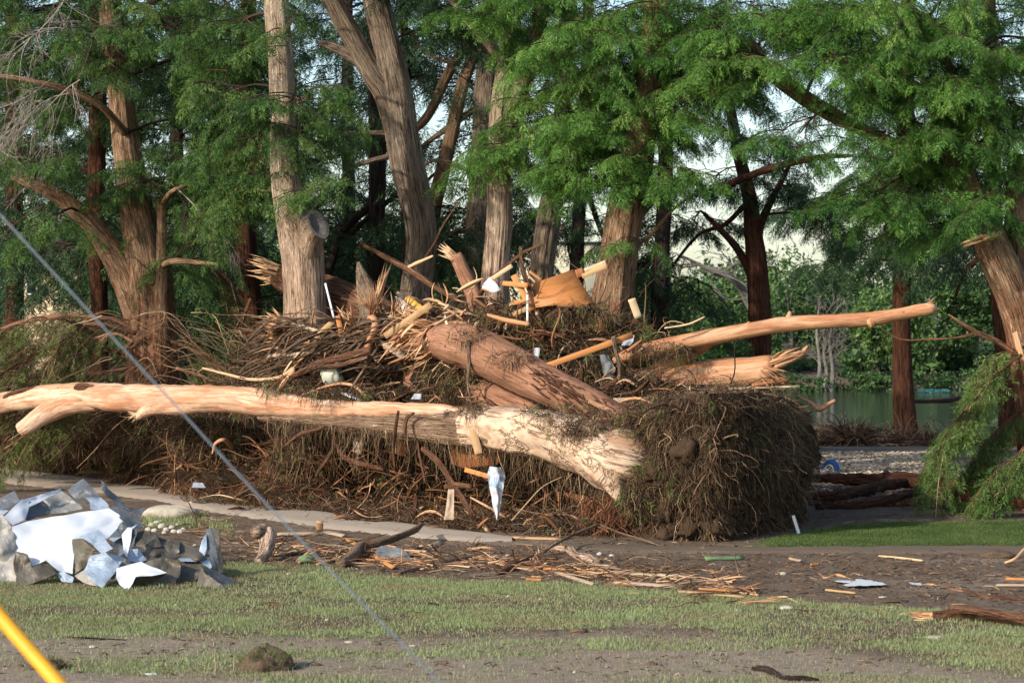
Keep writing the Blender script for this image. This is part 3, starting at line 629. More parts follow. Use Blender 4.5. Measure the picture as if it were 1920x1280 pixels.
make_tree('cypress_tree', 'tall grey brown cypress forked into two stems above the pile', 'tree', 50.,
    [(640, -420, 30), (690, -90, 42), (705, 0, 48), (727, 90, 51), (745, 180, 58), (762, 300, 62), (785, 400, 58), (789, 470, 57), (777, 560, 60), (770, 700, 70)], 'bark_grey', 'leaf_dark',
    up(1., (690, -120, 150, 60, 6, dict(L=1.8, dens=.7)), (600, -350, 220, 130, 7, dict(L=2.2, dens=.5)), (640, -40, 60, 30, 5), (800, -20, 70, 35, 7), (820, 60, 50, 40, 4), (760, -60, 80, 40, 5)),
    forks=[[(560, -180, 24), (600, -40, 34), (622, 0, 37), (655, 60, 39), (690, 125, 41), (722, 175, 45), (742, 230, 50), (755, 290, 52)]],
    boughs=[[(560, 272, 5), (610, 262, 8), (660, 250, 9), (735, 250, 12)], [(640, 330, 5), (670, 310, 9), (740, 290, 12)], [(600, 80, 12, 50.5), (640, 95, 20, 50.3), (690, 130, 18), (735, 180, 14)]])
make_tree('cypress_tree', 'pale grey cypress with a forked upper stem and a dead limb, mid-picture', 'tree', 48.5,
    [(985, -500, 20), (970, -120, 26), (962, 0, 30), (952, 100, 34), (938, 200, 38), (935, 310, 44), (937, 400, 47), (930, 500, 50), (925, 620, 58)], 'bark_pale', 'leaf_bright',
    up(1., (1010, 190, 80, 50, 12), (930, 290, 40, 40, 7), (970, 260, 60, 40, 9), (1080, 250, 70, 50, 11), (990, -130, 160, 60, 6, dict(L=1.7, dens=.7)), (900, -20, 80, 35, 9), (1000, -10, 80, 30, 8), (950, -380, 200, 120, 6, dict(L=2.2, dens=.5)), (880, 30, 50, 40, 5), (1050, 30, 70, 40, 8)),
    forks=[[(1040, -120, 18), (1015, 20, 28), (1003, 80, 33), (985, 140, 36), (962, 200, 36), (945, 260, 36)]],
    boughs=[[(835, -10, 6), (870, 35, 9), (905, 75, 11), (935, 110, 12), (962, 140, 13)], [(1090, 40, 6), (1060, 45, 9), (1030, 55, 12), (1000, 90, 14)], [(1040, 78, 3), (1037, 110, 4), (1020, 118, 5), (1000, 113, 5)]],
    hook=lambda w, cr, path: [bare(w, P(990, 255, 47), (.8, 0, -.4), 1.0, 2, .012, .6)])
make_tree('cypress_tree', 'brown cypress with a twisted knot, between the pale trunk and the thick red one', 'tree', 54.,
    [(1080, -500, 18), (1072, -60, 24), (1063, 120, 28), (1050, 250, 34), (1042, 330, 38), (1027, 420, 44), (1016, 500, 44), (1008, 640, 50)], 'bark_grey', 'leaf',
    up(1., (1075, 160, 60, 50, 8), (1060, 90, 60, 50, 7), (1110, 330, 60, 40, 7, dict(tint=.3)), (1080, -150, 150, 80, 5, dict(L=1.8, dens=.6))),
    boughs=[[(1240, 345, 8), (1180, 345, 12), (1110, 345, 14), (1045, 350, 16)]])
make_tree('cypress_tree', 'thick red brown cypress rising behind the plywood sheet', 'tree', 47.,
    [(1290, -700, 24), (1260, -300, 36), (1235, -50, 44), (1222, 120, 50), (1205, 230, 56), (1190, 310, 66), (1172, 400, 68), (1160, 480, 70), (1150, 560, 78), (1143, 640, 90), (1140, 760, 104)], 'bark_warm', 'leaf_bright',
    up(1., (1095, 75, 105, 50, 20), (1180, 150, 120, 70, 28), (1190, 240, 100, 60, 20), (1290, 70, 100, 65, 20), (1285, 190, 70, 60, 15), (1120, 310, 80, 38, 12), (1230, 320, 60, 38, 9), (1090, 240, 60, 50, 11), (1205, 40, 100, 50, 16),
       (1190, 448, 40, 12, 3, dict(L=.7)), (1360, 130, 60, 60, 10), (1230, -140, 240, 90, 12, dict(L=1.8, dens=.7)), (1180, -10, 130, 40, 12), (1200, -420, 260, 140, 8, dict(L=2.3, dens=.5))),
    forks=[[(1245, 360, 30, 47.6), (1215, 372, 34, 47.5), (1188, 400, 40, 47.2), (1172, 450, 44, 47.1)]],
    boughs=[[(1300, 365, 4), (1260, 395, 6), (1220, 440, 8), (1180, 470, 9)]])
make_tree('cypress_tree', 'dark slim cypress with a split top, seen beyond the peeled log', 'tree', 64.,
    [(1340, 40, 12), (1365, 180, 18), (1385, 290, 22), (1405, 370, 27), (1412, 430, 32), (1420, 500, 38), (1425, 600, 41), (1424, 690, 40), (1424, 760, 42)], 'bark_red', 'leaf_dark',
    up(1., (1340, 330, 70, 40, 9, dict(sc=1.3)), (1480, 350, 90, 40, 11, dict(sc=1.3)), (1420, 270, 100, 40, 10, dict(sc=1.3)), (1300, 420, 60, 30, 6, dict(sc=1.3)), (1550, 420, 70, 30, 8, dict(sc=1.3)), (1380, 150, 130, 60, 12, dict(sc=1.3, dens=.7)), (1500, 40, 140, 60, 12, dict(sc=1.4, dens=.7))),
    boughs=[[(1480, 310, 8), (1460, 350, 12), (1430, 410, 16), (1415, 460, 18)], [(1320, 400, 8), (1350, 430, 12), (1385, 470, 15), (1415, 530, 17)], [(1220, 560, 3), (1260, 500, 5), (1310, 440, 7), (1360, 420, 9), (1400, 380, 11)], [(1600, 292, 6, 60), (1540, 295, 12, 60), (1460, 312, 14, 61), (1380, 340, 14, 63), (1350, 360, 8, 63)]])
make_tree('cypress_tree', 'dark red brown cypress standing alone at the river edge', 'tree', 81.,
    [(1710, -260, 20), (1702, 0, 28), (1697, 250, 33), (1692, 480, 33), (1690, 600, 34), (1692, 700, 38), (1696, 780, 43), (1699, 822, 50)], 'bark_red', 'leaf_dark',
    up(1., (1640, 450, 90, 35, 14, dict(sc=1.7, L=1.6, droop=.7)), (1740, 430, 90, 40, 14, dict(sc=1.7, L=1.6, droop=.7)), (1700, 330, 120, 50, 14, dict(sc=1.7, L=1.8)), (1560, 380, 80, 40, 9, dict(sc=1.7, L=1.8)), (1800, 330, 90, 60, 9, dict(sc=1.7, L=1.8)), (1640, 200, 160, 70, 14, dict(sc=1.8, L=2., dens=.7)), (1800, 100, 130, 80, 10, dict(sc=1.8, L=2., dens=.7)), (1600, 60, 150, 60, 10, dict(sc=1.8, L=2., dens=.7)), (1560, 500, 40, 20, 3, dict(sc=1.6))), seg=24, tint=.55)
make_tree('cypress_tree', 'leaning cypress at the right edge with a torn pale branch stub', 'tree', 45.,
    [(1745, 150, 30), (1775, 260, 40), (1808, 350, 50), (1845, 430, 62), (1882, 510, 66), (1912, 590, 66), (1935, 680, 74), (1952, 780, 84), (1960, 900, 100)], 'bark_warm', 'leaf_bright',
    up(1., (1770, 160, 120, 70, 26), (1870, 225, 90, 70, 22), (1700, 270, 90, 50, 14, dict(tint=.35)), (1790, 300, 100, 45, 16), (1850, 380, 70, 30, 8, dict(tint=.4)), (1720, 350, 80, 40, 11, dict(tint=.3)), (1640, 360, 70, 35, 8, dict(tint=.3)), (1620, 40, 120, 55, 18), (1750, 50, 100, 60, 18), (1860, 90, 90, 70, 18), (1480, 30, 120, 50, 18),
       (1420, 110, 90, 45, 11), (1570, 110, 60, 35, 8), (1640, 140, 70, 50, 9, dict(tint=.3)), (1500, 250, 70, 25, 5, dict(tint=.3)), (1360, 40, 80, 45, 12), (1750, -140, 260, 90, 12, dict(L=1.8, dens=.7)), (1500, -150, 200, 80, 7, dict(L=1.8, dens=.7)), (1700, -420, 330, 140, 8, dict(L=2.3, dens=.5)), (1760, 420, 60, 22, 6, dict(tint=.3)), (1500, -20, 150, 35, 12), (1800, -20, 150, 35, 12)),
    forks=[[(1908, 290, 34, 45.6), (1903, 400, 38, 45.6), (1906, 520, 44, 45.5), (1925, 640, 50, 45.3)],
           [(1360, 60, 12, 46), (1410, 85, 20, 46), (1440, 130, 27, 46), (1500, 178, 30, 46), (1560, 215, 28, 46), (1620, 245, 24, 46), (1700, 285, 30, 45.7), (1785, 330, 40, 45.2)],
           [(1500, 30, 14, 47), (1540, 75, 20, 47), (1575, 110, 24, 47), (1592, 150, 20, 47), (1620, 175, 30, 46.6), (1690, 205, 34, 46.4), (1712, 260, 36, 46), (1770, 310, 36, 45.4)],
           [(1700, 10, 14, 45.5), (1750, 60, 20, 45.5), (1770, 110, 20, 45.4), (1800, 170, 22, 45.3), (1812, 260, 26, 45.1), (1815, 340, 30, 45)]])
_t = [o for o in scene.objects if o.name.startswith('cypress_tree') and not o.name.endswith('0')][-1]
_t = [o for o in scene.objects if o.get('label', '').startswith('leaning cypress at the right')][0]
m = MB(); shards(m, P(1862, 440, 44.4), [-1, -.1, -.28], .07, 16, .75, .05, .07, .8); m.build('torn_stub', M['splinter'], _t); m = MB(); shards(m, P(1908, 640, 44.3), [.25, -.1, -1], .06, 10, .8, .045, .06, .7); m.build('bare_scar', M['splinter'], _t)

# trees further back, darker and seen between the near trunks
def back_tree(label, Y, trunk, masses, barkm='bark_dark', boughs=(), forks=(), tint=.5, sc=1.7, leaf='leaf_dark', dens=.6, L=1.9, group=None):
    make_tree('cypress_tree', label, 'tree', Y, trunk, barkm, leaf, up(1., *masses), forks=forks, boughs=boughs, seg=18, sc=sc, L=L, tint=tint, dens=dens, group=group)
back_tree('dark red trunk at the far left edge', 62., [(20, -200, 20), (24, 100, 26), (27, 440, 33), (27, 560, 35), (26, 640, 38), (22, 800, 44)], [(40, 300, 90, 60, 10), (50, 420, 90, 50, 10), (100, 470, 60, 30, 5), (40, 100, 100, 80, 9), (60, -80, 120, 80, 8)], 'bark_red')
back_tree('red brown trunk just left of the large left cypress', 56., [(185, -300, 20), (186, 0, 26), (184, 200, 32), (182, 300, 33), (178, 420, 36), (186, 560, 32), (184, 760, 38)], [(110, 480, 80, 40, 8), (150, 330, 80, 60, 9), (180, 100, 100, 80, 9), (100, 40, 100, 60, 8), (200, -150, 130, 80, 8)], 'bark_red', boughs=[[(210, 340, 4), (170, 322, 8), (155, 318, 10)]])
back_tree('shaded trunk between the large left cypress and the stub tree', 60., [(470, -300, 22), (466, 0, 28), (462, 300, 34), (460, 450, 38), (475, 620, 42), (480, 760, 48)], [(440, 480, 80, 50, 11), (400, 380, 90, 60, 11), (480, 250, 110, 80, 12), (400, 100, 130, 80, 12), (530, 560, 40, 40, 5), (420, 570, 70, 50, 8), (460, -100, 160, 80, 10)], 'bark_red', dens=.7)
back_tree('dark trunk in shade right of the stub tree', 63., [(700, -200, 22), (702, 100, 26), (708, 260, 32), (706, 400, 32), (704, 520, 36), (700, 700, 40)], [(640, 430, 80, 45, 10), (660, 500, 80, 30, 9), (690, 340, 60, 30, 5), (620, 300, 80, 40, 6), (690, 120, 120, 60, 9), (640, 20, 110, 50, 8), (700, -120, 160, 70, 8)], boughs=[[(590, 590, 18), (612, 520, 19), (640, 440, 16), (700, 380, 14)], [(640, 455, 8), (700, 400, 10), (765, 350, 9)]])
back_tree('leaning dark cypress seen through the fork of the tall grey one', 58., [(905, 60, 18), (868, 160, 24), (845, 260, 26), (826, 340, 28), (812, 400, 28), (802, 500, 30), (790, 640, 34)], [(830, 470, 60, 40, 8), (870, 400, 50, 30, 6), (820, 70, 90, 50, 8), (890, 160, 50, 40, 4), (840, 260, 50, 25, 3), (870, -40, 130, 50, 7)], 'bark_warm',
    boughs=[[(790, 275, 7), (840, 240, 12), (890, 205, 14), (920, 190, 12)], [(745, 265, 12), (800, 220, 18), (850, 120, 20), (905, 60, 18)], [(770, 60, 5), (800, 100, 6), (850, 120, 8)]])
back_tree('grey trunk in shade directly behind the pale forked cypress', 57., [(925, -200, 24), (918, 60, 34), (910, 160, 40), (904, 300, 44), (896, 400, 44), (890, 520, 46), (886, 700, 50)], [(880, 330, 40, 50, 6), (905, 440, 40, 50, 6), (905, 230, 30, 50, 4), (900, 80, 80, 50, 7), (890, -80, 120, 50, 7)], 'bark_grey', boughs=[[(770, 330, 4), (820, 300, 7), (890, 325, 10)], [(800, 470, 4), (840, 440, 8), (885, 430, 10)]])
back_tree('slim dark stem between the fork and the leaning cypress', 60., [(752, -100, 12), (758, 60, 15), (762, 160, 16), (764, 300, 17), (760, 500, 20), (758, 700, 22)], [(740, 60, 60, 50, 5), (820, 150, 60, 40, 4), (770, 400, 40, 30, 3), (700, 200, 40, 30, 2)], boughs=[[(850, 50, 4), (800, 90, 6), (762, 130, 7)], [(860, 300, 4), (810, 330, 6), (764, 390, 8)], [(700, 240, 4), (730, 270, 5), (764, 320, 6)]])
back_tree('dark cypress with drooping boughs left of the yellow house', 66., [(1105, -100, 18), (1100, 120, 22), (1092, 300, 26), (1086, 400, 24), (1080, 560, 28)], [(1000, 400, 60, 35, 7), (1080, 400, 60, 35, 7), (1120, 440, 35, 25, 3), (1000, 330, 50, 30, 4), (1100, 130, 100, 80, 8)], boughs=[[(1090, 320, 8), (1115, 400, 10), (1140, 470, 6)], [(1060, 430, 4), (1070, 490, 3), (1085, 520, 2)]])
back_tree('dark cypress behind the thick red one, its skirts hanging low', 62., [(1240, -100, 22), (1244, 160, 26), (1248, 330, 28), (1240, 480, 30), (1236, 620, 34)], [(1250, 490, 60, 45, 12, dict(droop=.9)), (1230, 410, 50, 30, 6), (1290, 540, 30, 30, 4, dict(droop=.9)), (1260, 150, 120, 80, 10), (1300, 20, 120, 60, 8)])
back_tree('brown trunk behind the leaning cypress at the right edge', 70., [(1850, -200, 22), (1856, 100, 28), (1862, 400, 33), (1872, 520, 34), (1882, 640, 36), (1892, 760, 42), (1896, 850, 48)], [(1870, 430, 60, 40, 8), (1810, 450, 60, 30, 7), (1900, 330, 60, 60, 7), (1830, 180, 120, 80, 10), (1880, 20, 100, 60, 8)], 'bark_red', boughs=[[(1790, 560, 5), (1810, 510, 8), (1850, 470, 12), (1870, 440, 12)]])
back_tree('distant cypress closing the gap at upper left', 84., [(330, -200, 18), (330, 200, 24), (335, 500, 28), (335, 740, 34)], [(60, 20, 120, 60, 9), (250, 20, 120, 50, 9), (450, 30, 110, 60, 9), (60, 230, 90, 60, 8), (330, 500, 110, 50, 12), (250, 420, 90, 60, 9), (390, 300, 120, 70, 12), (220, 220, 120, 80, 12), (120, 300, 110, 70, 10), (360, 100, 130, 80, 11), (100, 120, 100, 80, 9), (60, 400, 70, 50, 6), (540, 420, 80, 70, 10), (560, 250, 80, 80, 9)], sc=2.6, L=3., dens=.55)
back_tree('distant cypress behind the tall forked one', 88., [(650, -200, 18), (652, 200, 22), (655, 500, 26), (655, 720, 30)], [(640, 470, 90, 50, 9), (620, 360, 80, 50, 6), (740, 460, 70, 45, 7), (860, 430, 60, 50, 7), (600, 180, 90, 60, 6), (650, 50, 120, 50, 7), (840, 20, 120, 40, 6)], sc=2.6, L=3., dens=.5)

# the far bank: leafy trees and pale bare stems
def leaf_cloud(m, c, rad, n, size, tint0, flatten=.35):
    c = np.asarray(c); nc = max(4, n // 40); cc = norm(R.normal(size=(nc, 3))) * (U(.35, 1, nc) ** .6)[:, None] * rad; k = R.integers(0, nc, n)
    p = c + cc[k] + R.normal(size=(n, 3)) * np.asarray(rad) * .13; nn = norm(R.normal(size=(n, 3)) + (0, -.2, flatten * 2)); u = norm(np.cross(nn, R.normal(size=(n, 3)))); w = np.cross(nn, u)
    s = size * U(.5, 1.3, n)[:, None]; v = np.stack([p - u * s, p - w * s * .5, p + u * s, p + w * s * .5], 1).reshape(-1, 3)
    q = np.arange(len(v)).reshape(-1, 4)
    tt = np.clip(tint0 + (fbm(cc * .5 + 3, 2, 5)[k] * .5) + R.normal(size=n) * .12, 0, 1); m.add(v, None, q, None, np.resize(np.repeat(tt, 4), len(v)))
def far_tree(label, px, Y, h, w, tint, n=2600, size=.17, group='leafy trees on the far bank', stems=1, shape=(.6, .5)):
    b = onground(px, Y); r = thing('leafy_tree', b, label, 'tree', group); m = MB()
    for s_ in range(stems):
        p = [b + (s_ * .5, 0, -.3), b + (U(-.4, .4), 0, h * .35), b + (U(-.8, .8), U(-.3, .3), h * .8)]; tube(m, p, [.03 * h * .6 + .05, .02 * h * .6 + .04, .04], 7, .6, .1, .2, 5, int(U(1, 99)))
    for q in range(5): a = b + (0, 0, h * U(.25, .6)); limb(m, a, a + (U(-1, 1) * w * .6, U(-.5, .5), h * U(.1, .35)), .07, .03, .1, q + 1, 5)
    m.build('trunk', M['bark_far'], r); m = MB()
    for q in range(9):
        c = b + (U(-1, 1) * w * .7, U(-1, 1) * w * .4, h * (shape[0] + U(-1, 1) * .32)); leaf_cloud(m, c, np.array([w * .55, w * .5, h * .22]), n // 9, size, tint)
    leaf_cloud(m, b + (0, 0, h * .6), np.array([w, w * .7, h * .42]), n // 3, size, tint); m.build('crown', M['leaf_far'], r, smooth=False)
FT = [(1215, 168, 7.5, 3.2, .45, 'dark green tree on the far bank beside the yellow house'), (1290, 158, 8.0, 3.6, .62, 'light green leafy tree beyond the hanging cypress skirts'), (1370, 160, 7.5, 3.6, .75, 'brightest leafy tree behind the slim dark cypress'),
      (1480, 170, 8.5, 4., .5, 'leafy tree behind the pale bare stems'), (1560, 176, 8.6, 4., .35, 'shaded bush tree above the pale bare stems'), (1650, 160, 6.6, 2.8, .85, 'yellow green tree left of the river edge trunk'), (1745, 158, 7.8, 3.4, .55, 'leafy tree right of the river edge trunk'),
      (1830, 160, 9., 4., .45, 'dense green tree behind the right-hand brown trunk'), (1930, 158, 9., 4.5, .4, 'dense green tree at the right edge over the river'), (1150, 172, 5.5, 3., .4, 'low tree half hidden by the thick red trunk'), (1010, 176, 4.2, 2.2, .45, 'low tree in front of the yellow house'),
      (1700, 175, 11, 5., .3, 'taller dark tree far behind the river edge trunk'), (1420, 180, 10, 5., .3, 'taller dark tree far behind the slim cypress')]
for px, Y, h, w, ti, lb in FT: far_tree(lb, px, Y, h, w, ti, 3600, .19)
for px, Y, h, w, ti, lb in [(60, 118, 6.5, 5, .2, 'dark leafy tree behind the stone house'), (240, 100, 6., 4.5, .25, 'shaded leafy tree behind the large left cypress'), (370, 92, 5., 3.8, .45, 'leafy bush tree seen between the left trunks'), (470, 105, 7., 4.5, .35, 'shaded leafy tree behind the fallen sprays'),
      (560, 112, 7.5, 4.5, .3, 'dark leafy tree left of the stub tree'), (650, 104, 6.4, 4.2, .45, 'leafy tree right of the stub tree'), (760, 110, 6.4, 4.2, .4, 'leafy tree behind the splintered stump'), (860, 112, 6.2, 4., .3, 'leafy tree behind the snapped log'), (160, 130, 9.5, 7, .15, 'tall dark tree far left'), (400, 135, 10, 8, .2, 'tall dark tree closing the left distance'), (620, 140, 8.6, 7, .25, 'tall dark tree closing the middle distance')]:
    far_tree(lb, px, Y, h, w, ti, 3000, .16, 'leafy trees behind the left trunks')
for px, Y, h, lb in [(1532, 150, 7.2, 'tallest pale bare stem on the far bank'), (1556, 150.5, 5.8, 'thin pale bare tree beside the tallest stem'), (1545, 152, 4.6, 'short pale bare sapling between two bare trees')]:
    b = onground(px, Y); r = thing('bare_tree', b, lb, 'tree', 'pale bare trees on the far bank'); m = MB()
    tube(m, [b - (0, 0, .3), b + (.2, 0, h * .3), b + (.0, .1, h * .65), b + (.25, 0, h)], [.24, .15, .10, .03], 8, .3, .05, .1, 5, 3)
    for q in range(9): z = U(.35, .95); bare(m, b + (.1, 0, h * z), (U(-1, 1), U(-.5, .5), U(.3, 1.2)), h * U(.2, .36), 2, .04, .0)
    m.build('trunk', M['bark_far'], r)
b = onground(1395, 110); r = thing('bare_tree', b, 'pale leaning bare tree with crooked limbs behind the slim dark cypress', 'tree'); m = MB()
tube(m, [b, P(1425, 640, 110), P(1400, 560, 110), P(1370, 520, 109), P(1320, 500, 109), P(1275, 478, 109)], [.3, .26, .22, .17, .12, .05], 8, .3, .06, .2, 5, 4)
for q in ((1380, 528), (1350, 512), (1310, 496), (1400, 560)):
    for s_ in range(2): bare(m, P(*q, 109), (U(-1, .6), 0, U(-.2, 1)), U(1.2, 2.6), 2, .06, .0)
m.build('trunk', M['bark_far'], r)
def bank_bush(px, Y, w, h, ti, lb, leaf='leaf_far', n=1500, size=.14, grp='low bushes along the far bank'):
    b = onground(px, Y); m = MB(); leaf_cloud(m, b + (0, 0, h * .45), np.array([w, w * .5, h * .5]), n, size, ti)
    tag(m.build('bush', M[leaf], smooth=False), lb, 'bush', grp)
for i_, (px, Y, w, h, ti, lb) in enumerate([(1600, 152, 2.6, 1.7, .35, 'dark rounded bush above the far shore, right of the bare stems'), (1650, 151, 2.2, 1.5, .4, 'low bush at the foot of the yellow green tree'), (1730, 153, 2.4, 1.7, .35, 'bush right of the river edge trunk'), (1590, 146.5, 2.4, .7, .8, 'pale weeds at the water line near the bare stems'), (1665, 146.5, 1.6, .55, .75, 'pale weeds at the water line by the trunk'), (1770, 147, 2., .8, .6, 'weeds beside the teal boat'), (1490, 150, 2.4, 1.8, .35, 'dark bush left of the bare stems'), (1830, 152, 3., 2., .3, 'dark bush on the bank at right')]):
    bank_bush(px, Y, w, h, ti, lb)
m = MB()   # a wooded rise closes the view
for k in range(300): x = U(-90, 110); y = 160 + 130 * U() ** 1.5; h = U(3, 6.) * (.45 if y < 175 else 1.5); leaf_cloud(m, (x, y, float(gz(x, y)) + h * .5), np.array([6, 5, h * .6]), 300, .38, U(.05, .4))
m.build('distant_wood', M['leaf_far'], smooth=False, kind='stuff', label='distant wooded rise beyond the river', category='wood')

m = MB()
for k in range(170): x = U(-26, 2); y = U(56, 100); w = U(1., 2.4); h = U(.6, 2.2); leaf_cloud(m, (x, y, float(gz(x, y)) + h * .4), np.array([w, w * .8, h * .55]), 420, .11, U(.0, .35))
m.build('undergrowth', M['leaf_far'], smooth=False, kind='stuff', label='dark undergrowth in the shade behind the left trunks', category='undergrowth')
# ------------------------------------------------------------------ houses behind the trees
def box(m, a, b, tint=.5):
    x0, y0, z0 = a; x1, y1, z1 = b; v = [(x0, y0, z0), (x1, y0, z0), (x1, y1, z0), (x0, y1, z0), (x0, y0, z1), (x1, y0, z1), (x1, y1, z1), (x0, y1, z1)]
    m.add(v, None, [[0, 1, 5, 4], [1, 2, 6, 5], [2, 3, 7, 6], [3, 0, 4, 7], [4, 5, 6, 7], [0, 3, 2, 1]], None, tint); return m
t = NT('cream_siding'); p = t.pos(); sx = t.n('ShaderNodeSeparateXYZ'); t.l(p, sx.inputs[0]); fr = t.math('FRACT', t.math('MULTIPLY', sx.outputs[2], 3.6)); t.bump(fr, .6, .05)
M['siding'] = t.fin(t.mix(t.ramp(fr, [(.0, 1.), (.1, 0.)]), (.50, .47, .34), (.28, .27, .20)), .7)
t = NT('rubble_stone_wall'); p = t.pos(); e = t.vor(t.mp(p, (3.2, 3.2, 5.)), 1., 'Distance', 'DISTANCE_TO_EDGE'); cc = t.vor(t.mp(p, (3.2, 3.2, 5.)), 1., 'Color'); sc_ = t.n('ShaderNodeSeparateColor'); t.l(cc, sc_.inputs[0])
t.bump(t.ramp(e, [(0., 0.), (.08, 1.)]), .8, .05); M['rubble'] = t.fin(t.mix(t.ramp(e, [(.02, 1.), (.07, 0.)]), t.ramp(sc_.outputs[0], [(0., (.20, .15, .09)), (1., (.48, .39, .26))]), (.09, .075, .06)), .9)
M['roofing'] = flat('dark_shingle_roof', (.035, .035, .04), .9, var=.3, bs=.4); M['glass'] = flat('dark_window_glass', (.02, .025, .03), .1, var=.1); M['trim'] = flat('white_window_trim', (.6, .6, .56), .6, var=.05)
def prism_roof(m, x0, x1, y0, y1, z, h, ov=.4):
    ym = (y0 + y1) / 2; v = [(x0 - ov, y0 - ov, z), (x1 + ov, y0 - ov, z), (x1 + ov, y1 + ov, z), (x0 - ov, y1 + ov, z), (x0 - ov, ym, z + h), (x1 + ov, ym, z + h)]
    m.add(v, [[0, 4, 3], [1, 2, 5]], [[0, 1, 5, 4], [2, 3, 4, 5], [0, 3, 2, 1]])
def house(label, Y, pxa, pxb, pya, pyb, wallm, wins, roof_h, depth=9.):
    A = P(pxa, pyb, Y); B = P(pxb, pya, Y); zg = min(float(gz(A[0], Y)), A[2]) - .3; r = thing('house', ((A[0] + B[0]) / 2, Y, zg), label, 'house')
    box(MB(), (A[0], Y, zg), (B[0], Y + depth, B[2])).build('wall', M[wallm], r, smooth=False); m = MB(); prism_roof(m, A[0], B[0], Y, Y + depth, B[2] + .003, roof_h, .25); m.build('roof', M['roofing'], r, smooth=False)
    for (wx, wy, ww, wh) in wins:
        c = P(wx, wy, Y); k = Y / F; hw, hh = ww * k / 2, wh * k / 2; m = MB(); f = .09
        box(m, (c[0] - hw - f, Y - .07, c[2] - hh - f), (c[0] - hw, Y - .004, c[2] + hh + f)); box(m, (c[0] + hw, Y - .07, c[2] - hh - f), (c[0] + hw + f, Y - .004, c[2] + hh + f))
        box(m, (c[0] - hw, Y - .07, c[2] + hh), (c[0] + hw, Y - .004, c[2] + hh + f)); box(m, (c[0] - hw, Y - .07, c[2] - hh - f), (c[0] + hw, Y - .004, c[2] - hh)); wo = m.build('window', M['trim'], r, smooth=False)
        wo_m = box(MB(), (c[0] - hw + .001, Y - .03, c[2] - hh + .001), (c[0] + hw - .001, Y - .006, c[2] + hh - .001)); g_ = wo_m.build('pane', M['glass'], r, smooth=False); g_.parent = wo
house('cream sided house showing between the middle trunks', 185., 900, 1185, 457, 600, 'siding', [(1085, 508, 22, 16), (960, 505, 20, 22), (1045, 540, 18, 22)], .35)
house('rubble stone house behind the far left trees', 100., 40, 225, 502, 640, 'rubble', [(125, 534, 12, 28), (60, 535, 16, 30)], 2.2)
SLOPE = .008
# ------------------------------------------------------------------ the pile: uncountable tangle round the logs
CORE = [(560, 905, 110, 62, 44.4, .8), (700, 900, 130, 70, 44.7, 1.), (870, 900, 140, 75, 44.7, 1.), (1020, 910, 110, 75, 44.2, 1.), (1140, 900, 70, 80, 42.7, .9), (620, 700, 90, 45, 44.2, 1.2), (600, 655, 60, 34, 44.5, .8), (700, 650, 70, 38, 44., .8), (1020, 604, 115, 34, 44.5, .8), (770, 612, 70, 34, 44.4, .7), (910, 610, 60, 30, 44.3, .7), (800, 750, 210, 95, 44.4, 1.3), (1010, 640, 130, 50, 44.6, 1.2),
        (1120, 700, 120, 90, 43.8, 1.2), (860, 610, 80, 35, 44.9, .9), (1170, 660, 90, 45, 44.2, 1.), (1180, 745, 90, 40, 42.4, 1.1), (420, 900, 90, 45, 44.4, 1.), (960, 720, 160, 90, 44., 1.2), (1300, 745, 110, 22, 41.9, .9)]
m = MB()
for i_, (px, py, rx, ry, Y, d) in enumerate(CORE): k = P(px, py, Y)[1] / F; blob(m, P(px, py, Y), (rx * k, d, ry * k), 48, 26, .42, 1.6, i_ + 3, U(), -.2)
m.build('debris_mound', M['soil'], kind='stuff', label='mound of mud and rotted leaves under the logs, blackened as shaded hollows', category='debris')
def on_core(n, spec, out=.05):
    w = np.array([s[2] * s[3] for s in spec], float); k = R.choice(len(spec), n, p=w / w.sum()); S = np.array(spec)[k]; S[:, 4] += SLOPE * np.maximum(0, 1000 - S[:, 0]); d = norm(R.normal(size=(n, 3)) * (1, .8, 1) - (0, .75, -.1)); kk = S[:, 4] / F
    c = np.stack([(S[:, 0] - CX) * kk, S[:, 4], CZ - (S[:, 1] - HZ) * kk], -1); p = c + d * np.stack([S[:, 2] * kk, S[:, 5], S[:, 3] * kk], -1) * U(.88, 1.12, n)[:, None]
    p[:, 2] = np.maximum(p[:, 2], gz(p[:, 0], p[:, 1]) + .01); return p, d
